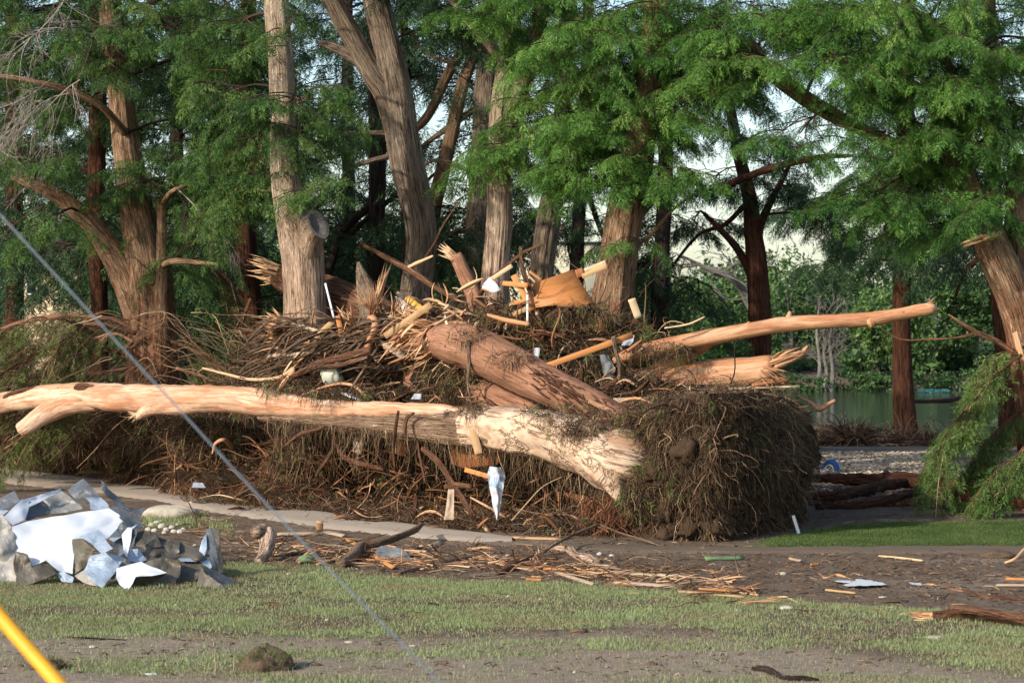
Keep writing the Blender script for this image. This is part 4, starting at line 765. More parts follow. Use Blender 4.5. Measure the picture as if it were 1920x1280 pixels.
def tangle(name, label, spec, nt, nf, ns, leaf='leaf_brown', ltw=(.12, .75), kt='twig', kf='root', rt=(.003, .012), fl=(.12, .5), cat='debris'):
    m = MB(); p, d = on_core(nt, spec); dd = R.normal(size=(nt, 3)) * (1, .5, .75) + d * .35; twigs(m, p, dd, U(*ltw, nt) * U(.4, 1, nt), rt[0] + (rt[1] - rt[0]) * U(0, 1, nt) ** 2.2, .3, .2, 6, np.clip(U(0, 1, nt) ** 1.7, 0, 1)); m.build(name, M[kt], kind='stuff', label=label, category=cat)
    if nf:
        m = MB(); p, d = on_core(nf, spec); dd = d * .6 + R.normal(size=(nf, 3)) * .35 - (0, 0, .8); twigs(m, p, dd, U(*fl, nf), .003 + .008 * U(0, 1, nf) ** 2, .25, .5, 5); m.build(name.replace('twig_tangle', 'hanging_roots'), M[kf], kind='stuff', label=label.replace('twigs', 'fine hanging roots'), category=cat)
    if ns:
        cr = Crown(); p, d = on_core(ns, spec); c = fbm(p * .9, 2, 12); k = c > -.12; p, d = p[k], d[k]; n = len(p)
        cr.sprays(p + d * .04, d * .5 + R.normal(size=(n, 3)) * .5 - (0, 0, .6), d + R.normal(size=(n, 3)) * .5, U(.45, .95, n), np.clip(R.normal(size=n) * .22 + .42, 0, 1)); cr.leaves(name.replace('twig_tangle', 'wilted_sprays'), M[leaf], None, kind='stuff', label=label.replace('twigs', 'wilted cypress sprays'), category=cat)
tangle('twig_tangle', 'matted twigs caught all over the flood pile', CORE, 30000, 16000, 6800, rt=(.004, .018), ltw=(.12, .95))
LOWL = [(575, 860, 70, 45, 43.0, .8), (300, 850, 90, 40, 46.4, .8), (430, 850, 80, 45, 45.0, .8), (60, 850, 90, 20, 51.2, 1.), (180, 860, 130, 26, 49.7, 1.1), (330, 885, 120, 34, 46.5, 1.), (440, 905, 110, 40, 43.9, 1.), (560, 935, 120, 34, 42.5, .8)]
m = MB()
for i_, (px, py, rx, ry, Y, d) in enumerate(LOWL): k = P(px, py, Y)[1] / F; blob(m, P(px, py, Y), (rx * k, d, ry * k), 40, 18, .45, 1.8, i_ + 40, U(), -.2)
m.build('debris_windrow', M['soil'], kind='stuff', label='low dark ridge of flood wrack along the road edge', category='debris')
tangle('twig_tangle', 'red brown twigs along the low ridge by the road', LOWL, 9000, 4000, 1100, kt='red_bark')
BASE = [(620, 960, 150, 18, 41.8, .8), (800, 975, 150, 20, 40.9, .7), (980, 985, 150, 20, 40.8, .9), (1100, 985, 110, 28, 40.2, .8), (480, 945, 120, 24, 42.8, 1.2)]
tangle('twig_tangle', 'loose twigs strewn along the foot of the pile', BASE, 9000, 1500, 420)
BACKL = [(100, 800, 180, 50, 46., 1.2), (330, 790, 120, 60, 46., 1.), (60, 730, 120, 25, 46.5, 1.), (250, 740, 100, 25, 47., 1.), (420, 810, 100, 50, 44., 1.), (470, 730, 60, 40, 45., .9)]
m = MB()
for i_, (px, py, rx, ry, Y, d) in enumerate(BACKL): k = P(px, py, Y)[1] / F; blob(m, P(px, py, Y + .6), (rx * k * .9, d * .8, ry * k * .8), 40, 18, .5, 1.8, i_ + 60, U(), -.2)
m.build('debris_bank', M['soil'], kind='stuff', label='dark wrack heaped round the left trunks behind the peeled limb', category='debris')
tangle('twig_tangle', 'twigs heaped round the left trunks behind the peeled limb', BACKL, 9000, 4000, 1300, rt=(.004, .012), ltw=(.2, .9))

# ------------------------------------------------------------------ the big uprooted tree lying across the front
def collar_mat():
    t = NT('flaking_pale_bark'); b = t.attr('bco', True); n = t.noise(t.mp(b, (7, 7, 5)), 1., 5, .6, .6); e = t.vor(t.mix(.35, t.mp(b, (3.2, 3.2, 6.5)), t.n('ShaderNodeTexNoise').outputs['Color']), 1., 'Distance', 'DISTANCE_TO_EDGE')
    w = t.noise(t.mp(b, (1.5, 1.5, 1.2)), 1., 3, .5); cr = t.ramp(e, [(.0, 1.), (.045, 0.)]); n2 = t.noise(t.mp(b, (2.4, 2.4, 1.0)), 1., 5, .66, .8)
    c = t.mix(t.ramp(n, [(.35, 0.), (.65, 1.)]), (.36, .235, .15), (.60, .46, .34)); c = t.mix(t.ramp(n2, [(.505, 0.), (.514, .8), (.520, .8), (.530, 0.)]), c, (.13, .07, .04)); c = t.mix(t.ramp(w, [(.52, 0.), (.66, .8)]), c, (.20, .11, .06)); c = t.mix(t.ramp(n, [(.58, 0.), (.72, .6)]), c, (.22, .12, .065))
    t.bump(t.ramp(n2, [(.49, 1.), (.517, 0.), (.545, 1.)]), .8, .05); return t.fin(c, .85, .2)
M['collar'] = collar_mat()
fb = onground(1150, 40.2); fallen = thing('fallen_tree', fb, 'uprooted fallen tree with peeled limb reaching left and huge root plate at right', 'fallen tree')
m = MB(); pth = trunk_path([(492, 776, 30, 41.), (520, 776, 40, 40.95), (600, 780, 50, 40.9), (700, 786, 60, 40.8), (800, 794, 68, 40.7), (880, 800, 76, 40.55), (940, 806, 80, 40.45)], 40.7, base=False)
tube(m, pth[:, :3], pth[:, 3], 72, .05, .07, .16, 9, 3); m.build('trunk', M['bark_tan'], fallen)
m = MB(); pth = trunk_path([(882, 800, 74, 40.5), (940, 804, 88, 40.4), (1000, 812, 92, 40.3), (1060, 826, 98, 40.05), (1105, 842, 106, 39.75), (1140, 858, 118, 39.5), (1168, 868, 128, 39.35), (1190, 872, 118, 39.4), (1215, 880, 90, 39.7)], 40.3, base=False)
tube(m, pth[:, :3], pth[:, 3], 44, .05, .10, .16, 11, 8); 
rp = trunk_path([(1120, 850, 90, 39.35), (1142, 885, 70, 39.05), (1153, 912, 42, 38.95), (1160, 938, 14, 38.9)], 39.5, base=False); tube(m, rp[:, :3], rp[:, 3], 26, .05, .14, .2, 9, 4)
m.build('root_collar', M['collar'], fallen)
m = MB(); pth = trunk_path([(-130, 775, 34, 41.3), (-40, 764, 40, 41.2), (20, 753, 38, 41.2), (80, 745, 44, 41.1), (160, 742, 50, 41.), (250, 747, 54, 41.), (340, 747, 50, 41.), (430, 748, 50, 40.95), (500, 755, 52, 40.85), (580, 763, 38, 40.72), (640, 767, 32, 40.62), (700, 767, 28, 40.55), (780, 767, 26, 40.45), (840, 768, 20, 40.4), (872, 772, 8, 40.4)], 41, base=False)
tube(m, pth[:, :3], pth[:, 3], 40, .06, .06, .16, 7, 6)
for q in ([(185, 748, 44, 41.02), (130, 755, 46, 40.98), (92, 772, 40, 40.85), (62, 792, 34, 40.65), (40, 807, 28, 40.55)], [(400, 750, 36, 41.), (345, 757, 40, 40.95), (296, 762, 32, 40.8), (270, 772, 22, 40.65), (254, 785, 9, 40.55)]):
    pth = trunk_path(q, 41, base=False); tube(m, pth[:, :3], pth[:, 3], 20, .05, .05, .12, 5, 9)
m.build('peeled_limb', M['peeled'], fallen)
m = MB(); shards(m, P(256, 778, 40.55), [-.7, -.2, -.5], .05, 10, .22, .02, .35, .9); shards(m, P(44, 803, 40.55), [-.6, 0, -.7], .11, 12, .14, .03, .2, .95); shards(m, P(868, 770, 40.35), [1, 0, -.2], .08, 12, .4, .02, .12, .75); shards(m, P(250, 775, 40.6), [-1, 0, .1], .03, 4, .14, .02, .1, .9); m.build('torn_wood', M['splinter'], fallen)
m = MB(); q = trunk_path([(140, 728, 8, 40.75), (152, 725, 16, 40.75), (175, 728, 15, 40.8), (215, 729, 6, 40.9), (300, 729, 3, 41.)], 41, base=False); tube(m, q[:, :3], q[:, 3], 10, .05, .2, .4, 5, 2)
q = trunk_path([(0, 750, 10, 41.05), (30, 737, 14, 41.), (70, 728, 8, 41.), (130, 727, 3, 41.)], 41, base=False); tube(m, q[:, :3], q[:, 3], 9, .05, .2, .4, 5, 5); m.build('bark_flap', M['bark_log'], fallen)

# root plate: a thick slab of soil and roots standing on edge, seen from its left front corner
SH = np.array([(1118, 40.9), (1150, 39.6), (1235, 38.7), (1330, 38.35), (1372, 38.6), (1440, 39.7), (1492, 41.2), (1518, 43.0), (1450, 44.6), (1300, 44.6), (1180, 43.4)])
pl = np.stack([(SH[:, 0] - CX) / F * SH[:, 1], SH[:, 1]], -1); pc = pl.mean(0)
def plate_surface(a, h):
    """a in 0..1 round the plan, h in 0..1 up; returns position and outward direction"""
    n = len(pl); k = (a % 1) * n; i = np.floor(k).astype(int) % n; f = k - np.floor(k); f = f * f * (3 - 2 * f) * .5 + f * .5; p2 = pl[i] * (1 - f)[:, None] + pl[(i + 1) % n] * f[:, None]
    up_ = edge((p2[:, 0] / p2[:, 1]) * F + CX, [(1100, 800), (1180, 765), (1260, 745), (1330, 738), (1440, 736), (1500, 752), (1540, 775)])
    topz = CZ - (up_ - HZ) / F * p2[:, 1]; prof = 1 - .07 * np.clip((h - .88) / .12, 0, 1) ** 2 - .07 * (1 - h) ** 2 - .05 * np.sin(h * 9); q = pc + (p2 - pc) * prof[:, None]; o = norm(np.column_stack([p2 - pc, 0 * h]))
    pos = np.column_stack([q, h * (topz + .0)]); pos = pos + o * (.22 * fbm(pos * 1.2, 4, 51) + .08 * fbm(pos * 4, 2, 52))[:, None]; return pos, o
na, nh = 150, 54; A, H = np.meshgrid(np.arange(na) / na, np.linspace(0, 1, nh)); pos, _ = plate_surface(A.ravel(), H.ravel()); pos = pos.reshape(nh, na, 3)
m = MB(); i = np.arange(nh - 1)[:, None] * na; j = np.arange(na)[None]; k2 = (j + 1) % na; rings = [pos.reshape(-1, 3)]; f4 = [np.stack([i + j, i + k2, i + na + k2, i + na + j], -1).reshape(-1, 4)]
for q in range(1, 7): rr = pos[-1] * (1 - q / 6.5) + pos[-1].mean(0) * (q / 6.5); rr[:, 2] += .12 * fbm(rr * 2, 3, 8); rings.append(rr); b0 = (nh - 2 + q) * na; f4.append(np.stack([b0 + j[0], b0 + k2[0], b0 + na + k2[0], b0 + na + j[0]], -1))
m.add(np.vstack(rings), None, np.concatenate(f4)); plate = m.build('root_plate', M['plate_soil'], fallen)
m = MB(); n = 80; a_ = U(0, .72, n); h_ = U(.03, .78, n); p_, o_ = plate_surface(a_, h_)
for q in range(n): s_ = U(.05, .20); blob(m, p_[q] + o_[q] * s_ * .4, (s_ * U(.7, 1.4), s_, s_ * U(.6, 1.2)), 18, 11, .9, 1.6, q, U())
m.build('soil_clods', M['plate_soil'], fallen)['kind'] = 'stuff'
def plate_pts(n, h0=0., h1=1., a0=0., a1=.75): a = U(a0, a1, n); h = U(h0, h1, n); return plate_surface(a, h)
m = MB(); n = 36000; p, o = plate_pts(n, .02, 1.); d = o * U(.15, .8, n)[:, None] + R.normal(size=(n, 3)) * .55 - np.array([0, 0, 1.]) * (U(-.3, 1.3, n) + .4 * fbm(p * .9, 2, 61))[:, None]
twigs(m, p - o * .05, d, U(.10, .52, n) * U(.4, 1, n), (.003 + .011 * U(0, 1, n) ** 2), .35, .45, 6, np.clip(.45 + .3 * fbm(p * 1.3, 2, 3) + R.normal(size=n) * .22, 0, 1))
n = 2500; p, o = plate_pts(n, .88, 1.); p[:, :2] = p[:, :2] + (pc - p[:, :2]) * U(0, .75, n)[:, None]; p[:, 2] += .02; twigs(m, p, R.normal(size=(n, 3)) * (1, 1, .4) + (0, 0, .25), U(.12, .5, n), U(.003, .008, n), .35, .3, 5)
fib = m.build('root_fibres', M['root'], fallen); fib['kind'] = 'stuff'
m = MB(); n = 800; p, o = plate_pts(n, .05, 1.); d = o * .8 + R.normal(size=(n, 3)) * .7 - (0, 0, .3); twigs(m, p - o * .1, d, U(.15, .8, n), .005 + .022 * U(0, 1, n) ** 2, .45, .3, 8); r_ = m.build('coarse_roots', M['twig'], fallen); r_['kind'] = 'stuff'
cr = Crown(); p, o = plate_pts(420, .3, .95, .08, .45); k = fbm(p * 1.5, 2, 88) > .02; p, o = p[k], o[k]; n = len(p); cr.sprays(p + o * .08, o * .6 + R.normal(size=(n, 3)) * .5 - (0, 0, .7), o, U(.35, .8, n), np.clip(R.normal(size=n) * .2 + .4, 0, 1)); c_ = cr.leaves('caught_sprays', M['leaf_brown'], fallen); c_['kind'] = 'stuff'

# bark strands and rootlets hanging from the underside of the log
m = MB(); n = 1500; k = U(0, 1, n); px_ = 500 + 640 * k; py_ = np.interp(px_, [500, 700, 900, 1000, 1140], [790, 812, 838, 852, 915]); Y_ = 40.75 - .001 * (px_ - 500) + SLOPE * np.maximum(0, 1000 - px_) + U(-.25, .35, n)
p = np.stack([(px_ - CX) / F * Y_, Y_, CZ - (py_ - 8 - HZ) / F * Y_], -1); twigs(m, p, R.normal(size=(n, 3)) * .25 - (0, 0, 1.), .08 + .9 * U(0, 1, n) ** 3, .003 + .008 * U(0, 1, n) ** 2, .25, .2, 6)
r_ = m.build('hanging_strands', M['root'], fallen); r_['kind'] = 'stuff'
# red fans of roots at the lower left of the plate
m = MB(); n = 260; p = np.array([P(1140, 950, 39.5)]) + R.normal(size=(n, 3)) * (.22, .25, .12); d = R.normal(size=(n, 3)) * (.8, .5, .3) + (-.35, -.35, -.9); twigs(m, p, d, U(.2, .75, n), .003 + .013 * U(0, 1, n) ** 2, .35, .2, 7)
m.build('red_roots', M['red_bark'], fallen)['kind'] = 'stuff'
# ------------------------------------------------------------------ other logs
def log(label, pts, Y, barkm='bark_log', seg=26, fl=.07, ro=.10, torn=(), name='fallen_log', cat='log', seed=2, group=None, stubs=(), step=.07, body='trunk', extra=None):
    """a log with parts: its body, torn ends (px, py, Y, direction, radius, count, length), stubs"""
    pth = trunk_path(pts, Y, base=False); c = pth[len(pth) // 2, :3]; m = MB(); tube(m, pth[:, :3], pth[:, 3], seg, step, fl, ro, 9, seed)
    for s_ in stubs: q = trunk_path(s_, Y, base=False); tube(m, q[:, :3], q[:, 3], max(6, seg // 2), .05, fl, ro, 5, seed + 3)
    if not torn and not extra: return tag(m.build(name, M[barkm]), label, cat, group)
    r = thing(name, c, label, cat, group); m.build(body, M[barkm], r); m = MB()
    for t_ in torn: shards(m, P(t_[0], t_[1], t_[2]), t_[3], t_[4], t_[5], t_[6], t_[7] if len(t_) > 7 else .022, t_[8] if len(t_) > 8 else .25, t_[9] if len(t_) > 9 else None)
    if torn: m.build('torn_end', M['splinter'], r)
    return r
log('big smooth red brown log slanting down across the middle of the pile', [(780, 634, 34, 42.7), (808, 638, 62, 42.5), (845, 643, 78, 42.4), (900, 660, 84, 42.2), (970, 694, 80, 41.9), (1050, 733, 72, 41.5), (1120, 766, 62, 41.1), (1180, 800, 54, 40.7)], 42, 'bark_smooth', seg=44, fl=.035, seed=5,
    torn=[(806, 632, 42.45, [-.85, -.25, .0], .42, 90, .7, .026, .35), (800, 660, 42.2, [-.7, -.5, -.3], .20, 30, .45, .02, .4), (850, 610, 42.4, [.6, -.2, .15], .12, 14, .5, .02, .35), (760, 640, 42.3, [-.8, -.3, -.5], .15, 14, .5, .03, .3)], stubs=[[(895, 655, 34, 42.), (893, 628, 22, 41.95), (888, 612, 12, 41.9)]])
log('brown log with a pale torn end passing behind the stub tree', [(486, 488, 6, 45.7), (500, 502, 22, 45.7), (525, 520, 42, 45.6), (580, 540, 62, 45.5), (640, 562, 76, 45.3), (700, 590, 78, 45.), (770, 622, 60, 44.6)], 45.3, seg=34, seed=9,
    torn=[(510, 508, 45.4, [-1, -.1, .25], .22, 22, .6, .045, .12, .8), (505, 520, 45.4, [-.9, -.1, -.2], .14, 10, .3, .04, .2, .8)])
log('shaded log under the big slanting one', [(770, 712, 50, 43.1), (850, 722, 62, 42.9), (930, 745, 66, 42.6), (1010, 775, 54, 42.2)], 42.7, 'bark_smooth', seed=12)
log('long peeled orange log cantilevered out to the right with a shredded tip', [(1150, 676, 12, 42.3), (1195, 661, 28, 42.2), (1300, 638, 31, 42.), (1420, 616, 28, 41.7), (1480, 607, 29, 41.6), (1560, 602, 26, 41.4), (1632, 598, 27, 41.3), (1690, 588, 23, 41.2), (1735, 580, 24, 41.1), (1752, 578, 16, 41.)], 41.6, 'peeled_orange', 26, .03, .07,
    torn=[(1738, 579, 41.1, [1, -.1, .1], .10, 34, .26, .016, .32, .35)], stubs=[[(1478, 605, 18, 41.6), (1479, 594, 12, 41.6), (1481, 584, 5, 41.6)], [(1632, 602, 22, 41.25), (1635, 610, 14, 41.2), (1634, 614, 6, 41.2)], [(1400, 612, 14, 41.7), (1404, 606, 8, 41.7), (1405, 603, 4, 41.7)]], name='peeled_log', body='log')
h_ = log('wide split log with a hollow torn end resting on top of the root plate', [(1170, 722, 52, 42.8), (1250, 714, 62, 42.6), (1330, 707, 64, 42.4), (1400, 700, 62, 42.2), (1450, 694, 58, 42.)], 42.4, 'peeled_orange', 34, .06, .08, seed=7,
    torn=[(1450, 680, 41.9, [.9, -.15, .42], .12, 16, .8, .03, .10, .55), (1440, 700, 41.8, [.6, -.4, -.5], .18, 30, .5, .016, .3, .4), (1455, 712, 41.8, [.9, -.2, -.1], .10, 10, .35, .03, .15, .5)], name='split_log', body='log')
m = MB(); c0 = P(1447, 697, 41.95); cone = [c0 + np.array([.02, -.1, 0]) * 0 + np.array([.10, -.02, .01]), c0 + np.array([-.25, .05, 0])]
q = trunk_path([(1452, 696, 50, 41.9), (1500, 676, 30, 41.85), (1514, 660, 10, 41.8)], 42, base=False); tube(m, q[:, :3] + np.array([0, 0, .12]), q[:, 3] * .45, 12, .05, .2, .3, 5, 3); m.build('torn_lip', M['peeled_orange'], h_)
log('split orange slab wedged under the cantilevered peeled log', [(1220, 692, 14, 42.6), (1270, 674, 30, 42.5), (1310, 655, 22, 42.4), (1345, 640, 6, 42.3)], 42.4, 'peeled_orange', 16, .05, .1, name='split_slab')
log('snapped upright log with a pale torn tip at the top of the pile', [(900, 590, 34, 44.), (888, 550, 32, 44.), (872, 515, 29, 44.), (860, 488, 27, 43.95), (854, 480, 24, 43.9)], 44, 'bark_smooth', 20, .08, .1, torn=[(854, 482, 43.9, [-.85, -.2, .5], .11, 26, .42, .035, .22, .85)])
r = log('spiky shattered stump bristling with thin splinters', [(694, 672, 34, 42.9), (692, 640, 28, 42.8), (698, 605, 22, 42.8), (706, 565, 14, 42.8), (714, 530, 8, 42.8)], 42.8, 'bark_log', 16, .15, .3, torn=[(700, 575, 42.7, [-.35, -.3, .8], .15, 80, .62, .009, .75, .45), (712, 545, 42.7, [.25, 0, 1], .07, 14, .75, .022, .12, .6), (694, 650, 42.5, [-.3, -.6, .4], .16, 50, .35, .009, .9, .55)], name='shattered_stump', cat='stump', body='stump')
log('dark pointed spire of broken wood left of the splintered stump', [(700, 600, 44, 43.6), (688, 550, 38, 43.6), (678, 515, 22, 43.6), (671, 492, 6, 43.6)], 43.6, 'bark_grey', 14, .2, .2, name='broken_spire')
log('knotted pale root stub on the splintered stump', [(688, 655, 12, 42.4), (696, 636, 16, 42.3), (705, 608, 15, 42.3), (697, 594, 12, 42.3), (690, 600, 7, 42.3)], 42.3, 'peeled_orange', 12, .1, .25, name='root_stub', cat='root')

# boards, panels and other flood wreckage -------------------------------------------------
def board(label, a, b, w, Y, mt='board', t=.035, roll=0., name='board', cat='board', jag=.0, group=None, Yb=None):
    m = MB(); k = Y / F; plank(m, P(*a, Y), P(*b, Yb or Y), w * k, t, roll, .012, U(), jag); return tag(m.build(name, M[mt], smooth=False), label, cat, group)
def sheet(label, pts, mt, name, cat, t=.014, n=1, jit=.0):
    """flat panel from its outline (px, py, Y)"""
    c = np.array([P(*p_) for p_ in pts]); ce = c.mean(0); nn = norm(np.cross(c[1] - c[0], c[2] - c[0])); nn = nn if nn[1] < 0 else -nn; K = len(c)
    u = norm(c[1] - c[0]); w = np.cross(nn, u); b = np.stack([(c - ce) @ w, 0 * c[:, 0], (c - ce) @ u], -1); m = MB(); v = np.vstack([c, ce, c - nn * t, ce - nn * t]); bb = np.vstack([b, [0, 0, 0], b, [0, 0, 0]])
    f3 = [[i, (i + 1) % K, K] for i in range(K)] + [[K + 1 + (i + 1) % K, K + 1 + i, 2 * K + 1] for i in range(K)]; f4 = [[(i + 1) % K, i, K + 1 + i, K + 1 + (i + 1) % K] for i in range(K)]
    m.add(v, f3, f4, bb, U()); return tag(m.build(name, M[mt], smooth=False), label, cat)
sheet('orange plywood sheet with a ragged lower corner leaning at the top of the pile', [(996, 533, 43.6), (1074, 505, 43.8), (1113, 566, 43.2), (1104, 568, 43.2), (1098, 574, 43.15), (1088, 573, 43.15), (1081, 579, 43.1), (1074, 576, 43.1), (1040, 572, 43.1), (1004, 576, 43.)], 'ply', 'plywood_sheet', 'plywood')
sheet('rust brown plywood panel hanging under the long log', [(838, 815, 40.9), (925, 812, 40.8), (926, 872, 40.7), (868, 877, 40.8), (845, 868, 40.9)], 'ply_dark', 'plywood_sheet', 'plywood')
sheet('small triangle of brown plywood right of the hanging panel', [(929, 814, 40.75), (966, 832, 40.6), (930, 872, 40.65)], 'ply_dark', 'plywood_offcut', 'plywood')
sheet('orange plywood scrap sticking up left of the thick red trunk', [(1112, 620, 43.), (1124, 594, 43.1), (1136, 600, 43.1), (1134, 622, 42.9)], 'ply', 'plywood_scrap', 'plywood')
sheet('torn plywood scrap low in the pile left of the hanging panel', [(665, 806, 41.2), (690, 803, 41.2), (676, 852, 41.), (661, 846, 41.)], 'board_grey', 'plywood_scrap', 'plywood')
sheet('pale grey panel like a shovel blade at the top of the pile', [(903, 536, 43.3), (918, 519, 43.4), (930, 530, 43.4), (938, 543, 43.3), (928, 549, 43.3), (906, 544, 43.2)], 'white', 'plastic_sheet', 'plastic')
sheet('white triangular scrap hanging below the ridge at left', [(364, 838, 45.), (367, 870, 44.9), (367, 899, 44.8), (355, 899, 44.8), (360, 868, 44.9)], 'board_white', 'white_strip', 'board')
sheet('flat white scrap lying on the low ridge near the road', [(225, 850, 47.), (250, 844, 48.), (262, 852, 47.5), (240, 858, 46.8)], 'stone_white', 'white_scrap', 'scrap')
sheet('thin pale grey board lying on top of the long log', [(638, 736, 41.4), (652, 735, 41.6), (684, 750, 41.), (672, 750, 40.8)], 'white', 'white_board', 'board')
sheet('torn greenish tan board tip above the pale drum', [(712, 637, 42.2), (728, 640, 42.3), (760, 662, 42.), (754, 674, 41.9), (742, 664, 41.9), (722, 655, 42.)], 'board_grey', 'torn_board', 'board')
sheet('yellow painted board end beside the foam strip', [(758, 560, 43.2), (766, 554, 43.3), (802, 580, 43.), (792, 590, 42.9)], 'yellow_ply', 'yellow_board', 'board')
sheet('pale foam strip with dangling threads next to the yellow board', [(740, 555, 43.4), (758, 563, 43.3), (776, 590, 43.), (756, 590, 43.1), (750, 566, 43.3)], 'white', 'foam_strip', 'foam')
for lb, a, b, w, Y, mt, kw in [
    ('longest clean pine board slanting up left of the torn log end', (722, 630), (808, 571), 13, 42., 'board', {}),
    ('pine board with knots leaning on the stub tree base', (572, 652), (627, 600), 11, 42.4, 'board', {}),
    ('thin pale slat crossing under the knotted pine board', (566, 655), (585, 630), 6, 42.3, 'board_pale', {}),
    ('reddish board end standing beside the white post', (633, 592), (640, 625), 10, 42.3, 'ply', {}),
    ('long orange board slanting across the right of the pile', (1008, 692), (1186, 628), 11, 41.7, 'board_orange', {}),
    ('upper pale board poking out toward the thick red trunk', (1088, 511), (1136, 492), 9, 43.6, 'board_pale', dict(Yb=43.2)),
    ('lower pale board poking out toward the thick red trunk', (1092, 518), (1138, 498), 9, 43.4, 'board', dict(Yb=43.)),
    ('brown block nailed at the plywood corner', (1080, 514), (1094, 509), 16, 43.5, 'ply_dark', {}),
    ('short pale board standing upright right of the thick red trunk', (1184, 560), (1197, 596), 14, 43., 'board_pale', {}),
    ('pale board above the white shovel shaped panel', (922, 523), (960, 498), 8, 43.3, 'board_pale', {}),
    ('orange stud leaning left of the plywood sheet', (963, 516), (998, 582), 12, 43.2, 'board_orange', {}),
    ('level brown board crossing the leaning orange stud', (943, 531), (990, 535), 9, 43.1, 'board_orange', {}),
    ('thin brown lath behind the plywood sheet', (993, 509), (1016, 526), 5, 43.9, 'board_orange', {}),
    ('short lath under the thin brown one', (992, 518), (1004, 530), 4, 43.8, 'board', {}),
    ('orange board lying flat left of the leaning stick', (964, 568), (990, 563), 8, 43., 'board_orange', {}),
    ('pale block below the flat orange board', (962, 590), (988, 578), 9, 42.9, 'board', {}),
    ('thin upright white lath in the timber cluster', (989, 552), (989, 604), 4, 42.9, 'board_white', {}),
    ('maroon painted beam lying on the root collar', (1180, 801), (1258, 770), 11, 39.8, 'board_maroon', dict(t=.08)),
    ('pale split plank just behind the maroon beam', (1252, 775), (1330, 757), 14, 40.2, 'board', dict(Yb=40.4)),
    ('thin pale plank on top of the root plate', (1290, 757), (1345, 762), 9, 40.2, 'board_pale', {}),
    ('dark wet plank lying behind the maroon beam', (1140, 756), (1252, 767), 7, 41., 'twig_dark', {}),
    ('grey warped plank above the dark wet one', (1150, 752), (1230, 748), 12, 41.3, 'board_grey', {}),
    ('pale lath lying along the split log foot', (1350, 729), (1500, 724), 4, 41.6, 'board_pale', {}),
    ('brown strip under the hollow torn log end', (1410, 722), (1478, 712), 6, 41.7, 'ply_dark', {}),
    ('yellow pine wedge hanging below the long log', (887, 806), (898, 852), 15, 39.9, 'board', dict(jag=.05)),
    ('flat board wedged above the hanging white bag', (872, 880), (928, 896), 9, 40.2, 'board_orange', {}),
    ('dark red plank leaning against the left foot of the pile', (770, 800), (748, 852), 20, 41.6, 'ply_dark', {}),
    ('pale board half buried near the left foot of the pile', (76, 818), (108, 806), 12, 48.5, 'board_grey', {}),
    ('pale stake leaning over the grass at the far left', (0, 822), (32, 872), 6, 47., 'board', {}),
    ('long split stick angled down left of the stub tree', (522, 640), (526, 692), 9, 42.5, 'board', dict(jag=.06)),
    ('brown lath crossing the base of the stub tree', (500, 668), (600, 660), 7, 42.2, 'board_grey', {}),
    ('weathered lath left of the stub tree base', (545, 606), (600, 622), 7, 42.5, 'board_grey', {}),
    ('pale lath poking up at the peak of the pile', (745, 548), (758, 560), 6, 43.4, 'board_grey', {}),
    ('brown stick of timber behind the long pine board', (716, 612), (752, 570), 6, 42.8, 'board_grey', {})]:
    board(lb, a, b, w, Y, mt, **kw)
board('thin white post leaning on the stub tree', (610, 531), (627, 600), 4, 42.6, 'white', t=.03, name='white_post', cat='post')
board('white post leaning at the right foot of the root plate', (1487, 966), (1501, 1010), 6, 39.6, 'white', t=.05, name='white_post', cat='post')

# soft and odd objects
def drape(label, outline, mt, name, cat, n=26, amp=.05, seed=1, fr=7.):
    """hanging or fallen cloth: rows (py, px_left, px_right, Y)"""
    o = np.array(outline, float); T = np.linspace(0, 1, n); rows = np.stack([np.interp(T, np.linspace(0, 1, len(o)), o[:, k]) for k in range(4)], 1); s = np.linspace(0, 1, n); V = np.zeros((n, n, 3))
    for i_, (py, a, b, Y) in enumerate(rows): x = a + (b - a) * s; V[i_] = np.stack([(x - CX) / F * Y, Y + 0 * x, CZ - (py - HZ) / F * Y + 0 * x], -1)
    q = V * fr / 3 + seed; V[..., 1] += amp * fbm(q * (1.6, 1, 1.1), 4, seed) * 2.2 + amp * .2 * np.sin(s * fr + seed)[None]; V[..., 0] += amp * .5 * fbm(q * 1.3, 3, seed + 8); V[..., 2] += amp * .4 * fbm(q, 2, seed + 3)
    m = MB(); i = np.arange(n - 1)[:, None] * n; j = np.arange(n - 1)[None]; f = np.stack([i + j, i + n + j, i + n + j + 1, i + j + 1], -1).reshape(-1, 4); m.add(V, None, f); m.add(V.reshape(-1, 3) + (0, .012, 0), None, f[:, ::-1]); return tag(m.build(name, M[mt]), label, cat)
_b = drape('white plastic sack with faint blue print hanging torn below the log', [(876, 918, 940, 40.1), (890, 913, 950, 40.05), (912, 916, 947, 40.), (932, 920, 942, 40.05), (952, 923, 938, 40.1), (974, 929, 934, 40.15)], 'cloth', 'torn_sack', 'sack', amp=.13)
for o_ in [_b]:
    t = NT('printed_sack'); p = t.n('ShaderNodeTexCoord').outputs['Generated']; n_ = t.noise(t.pos(), 9., 4, .6); s_ = t.n('ShaderNodeSeparateXYZ'); t.l(p, s_.inputs[0]); w_ = t.math('MULTIPLY', t.ramp(s_.outputs[2], [(.60, 0.), (.63, 1.), (.80, 1.), (.83, 0.)]), t.ramp(t.noise(t.mp(p, (9., 1., 4.)), 1., 1), [(.48, 0.), (.52, .75)]))
    c = t.mix(n_, (.36, .40, .45), (.54, .57, .60)); t.bump(n_, .3, .02); o_.data.materials[0] = t.fin(t.mix(w_, c, (.12, .24, .40)), .7, .3)
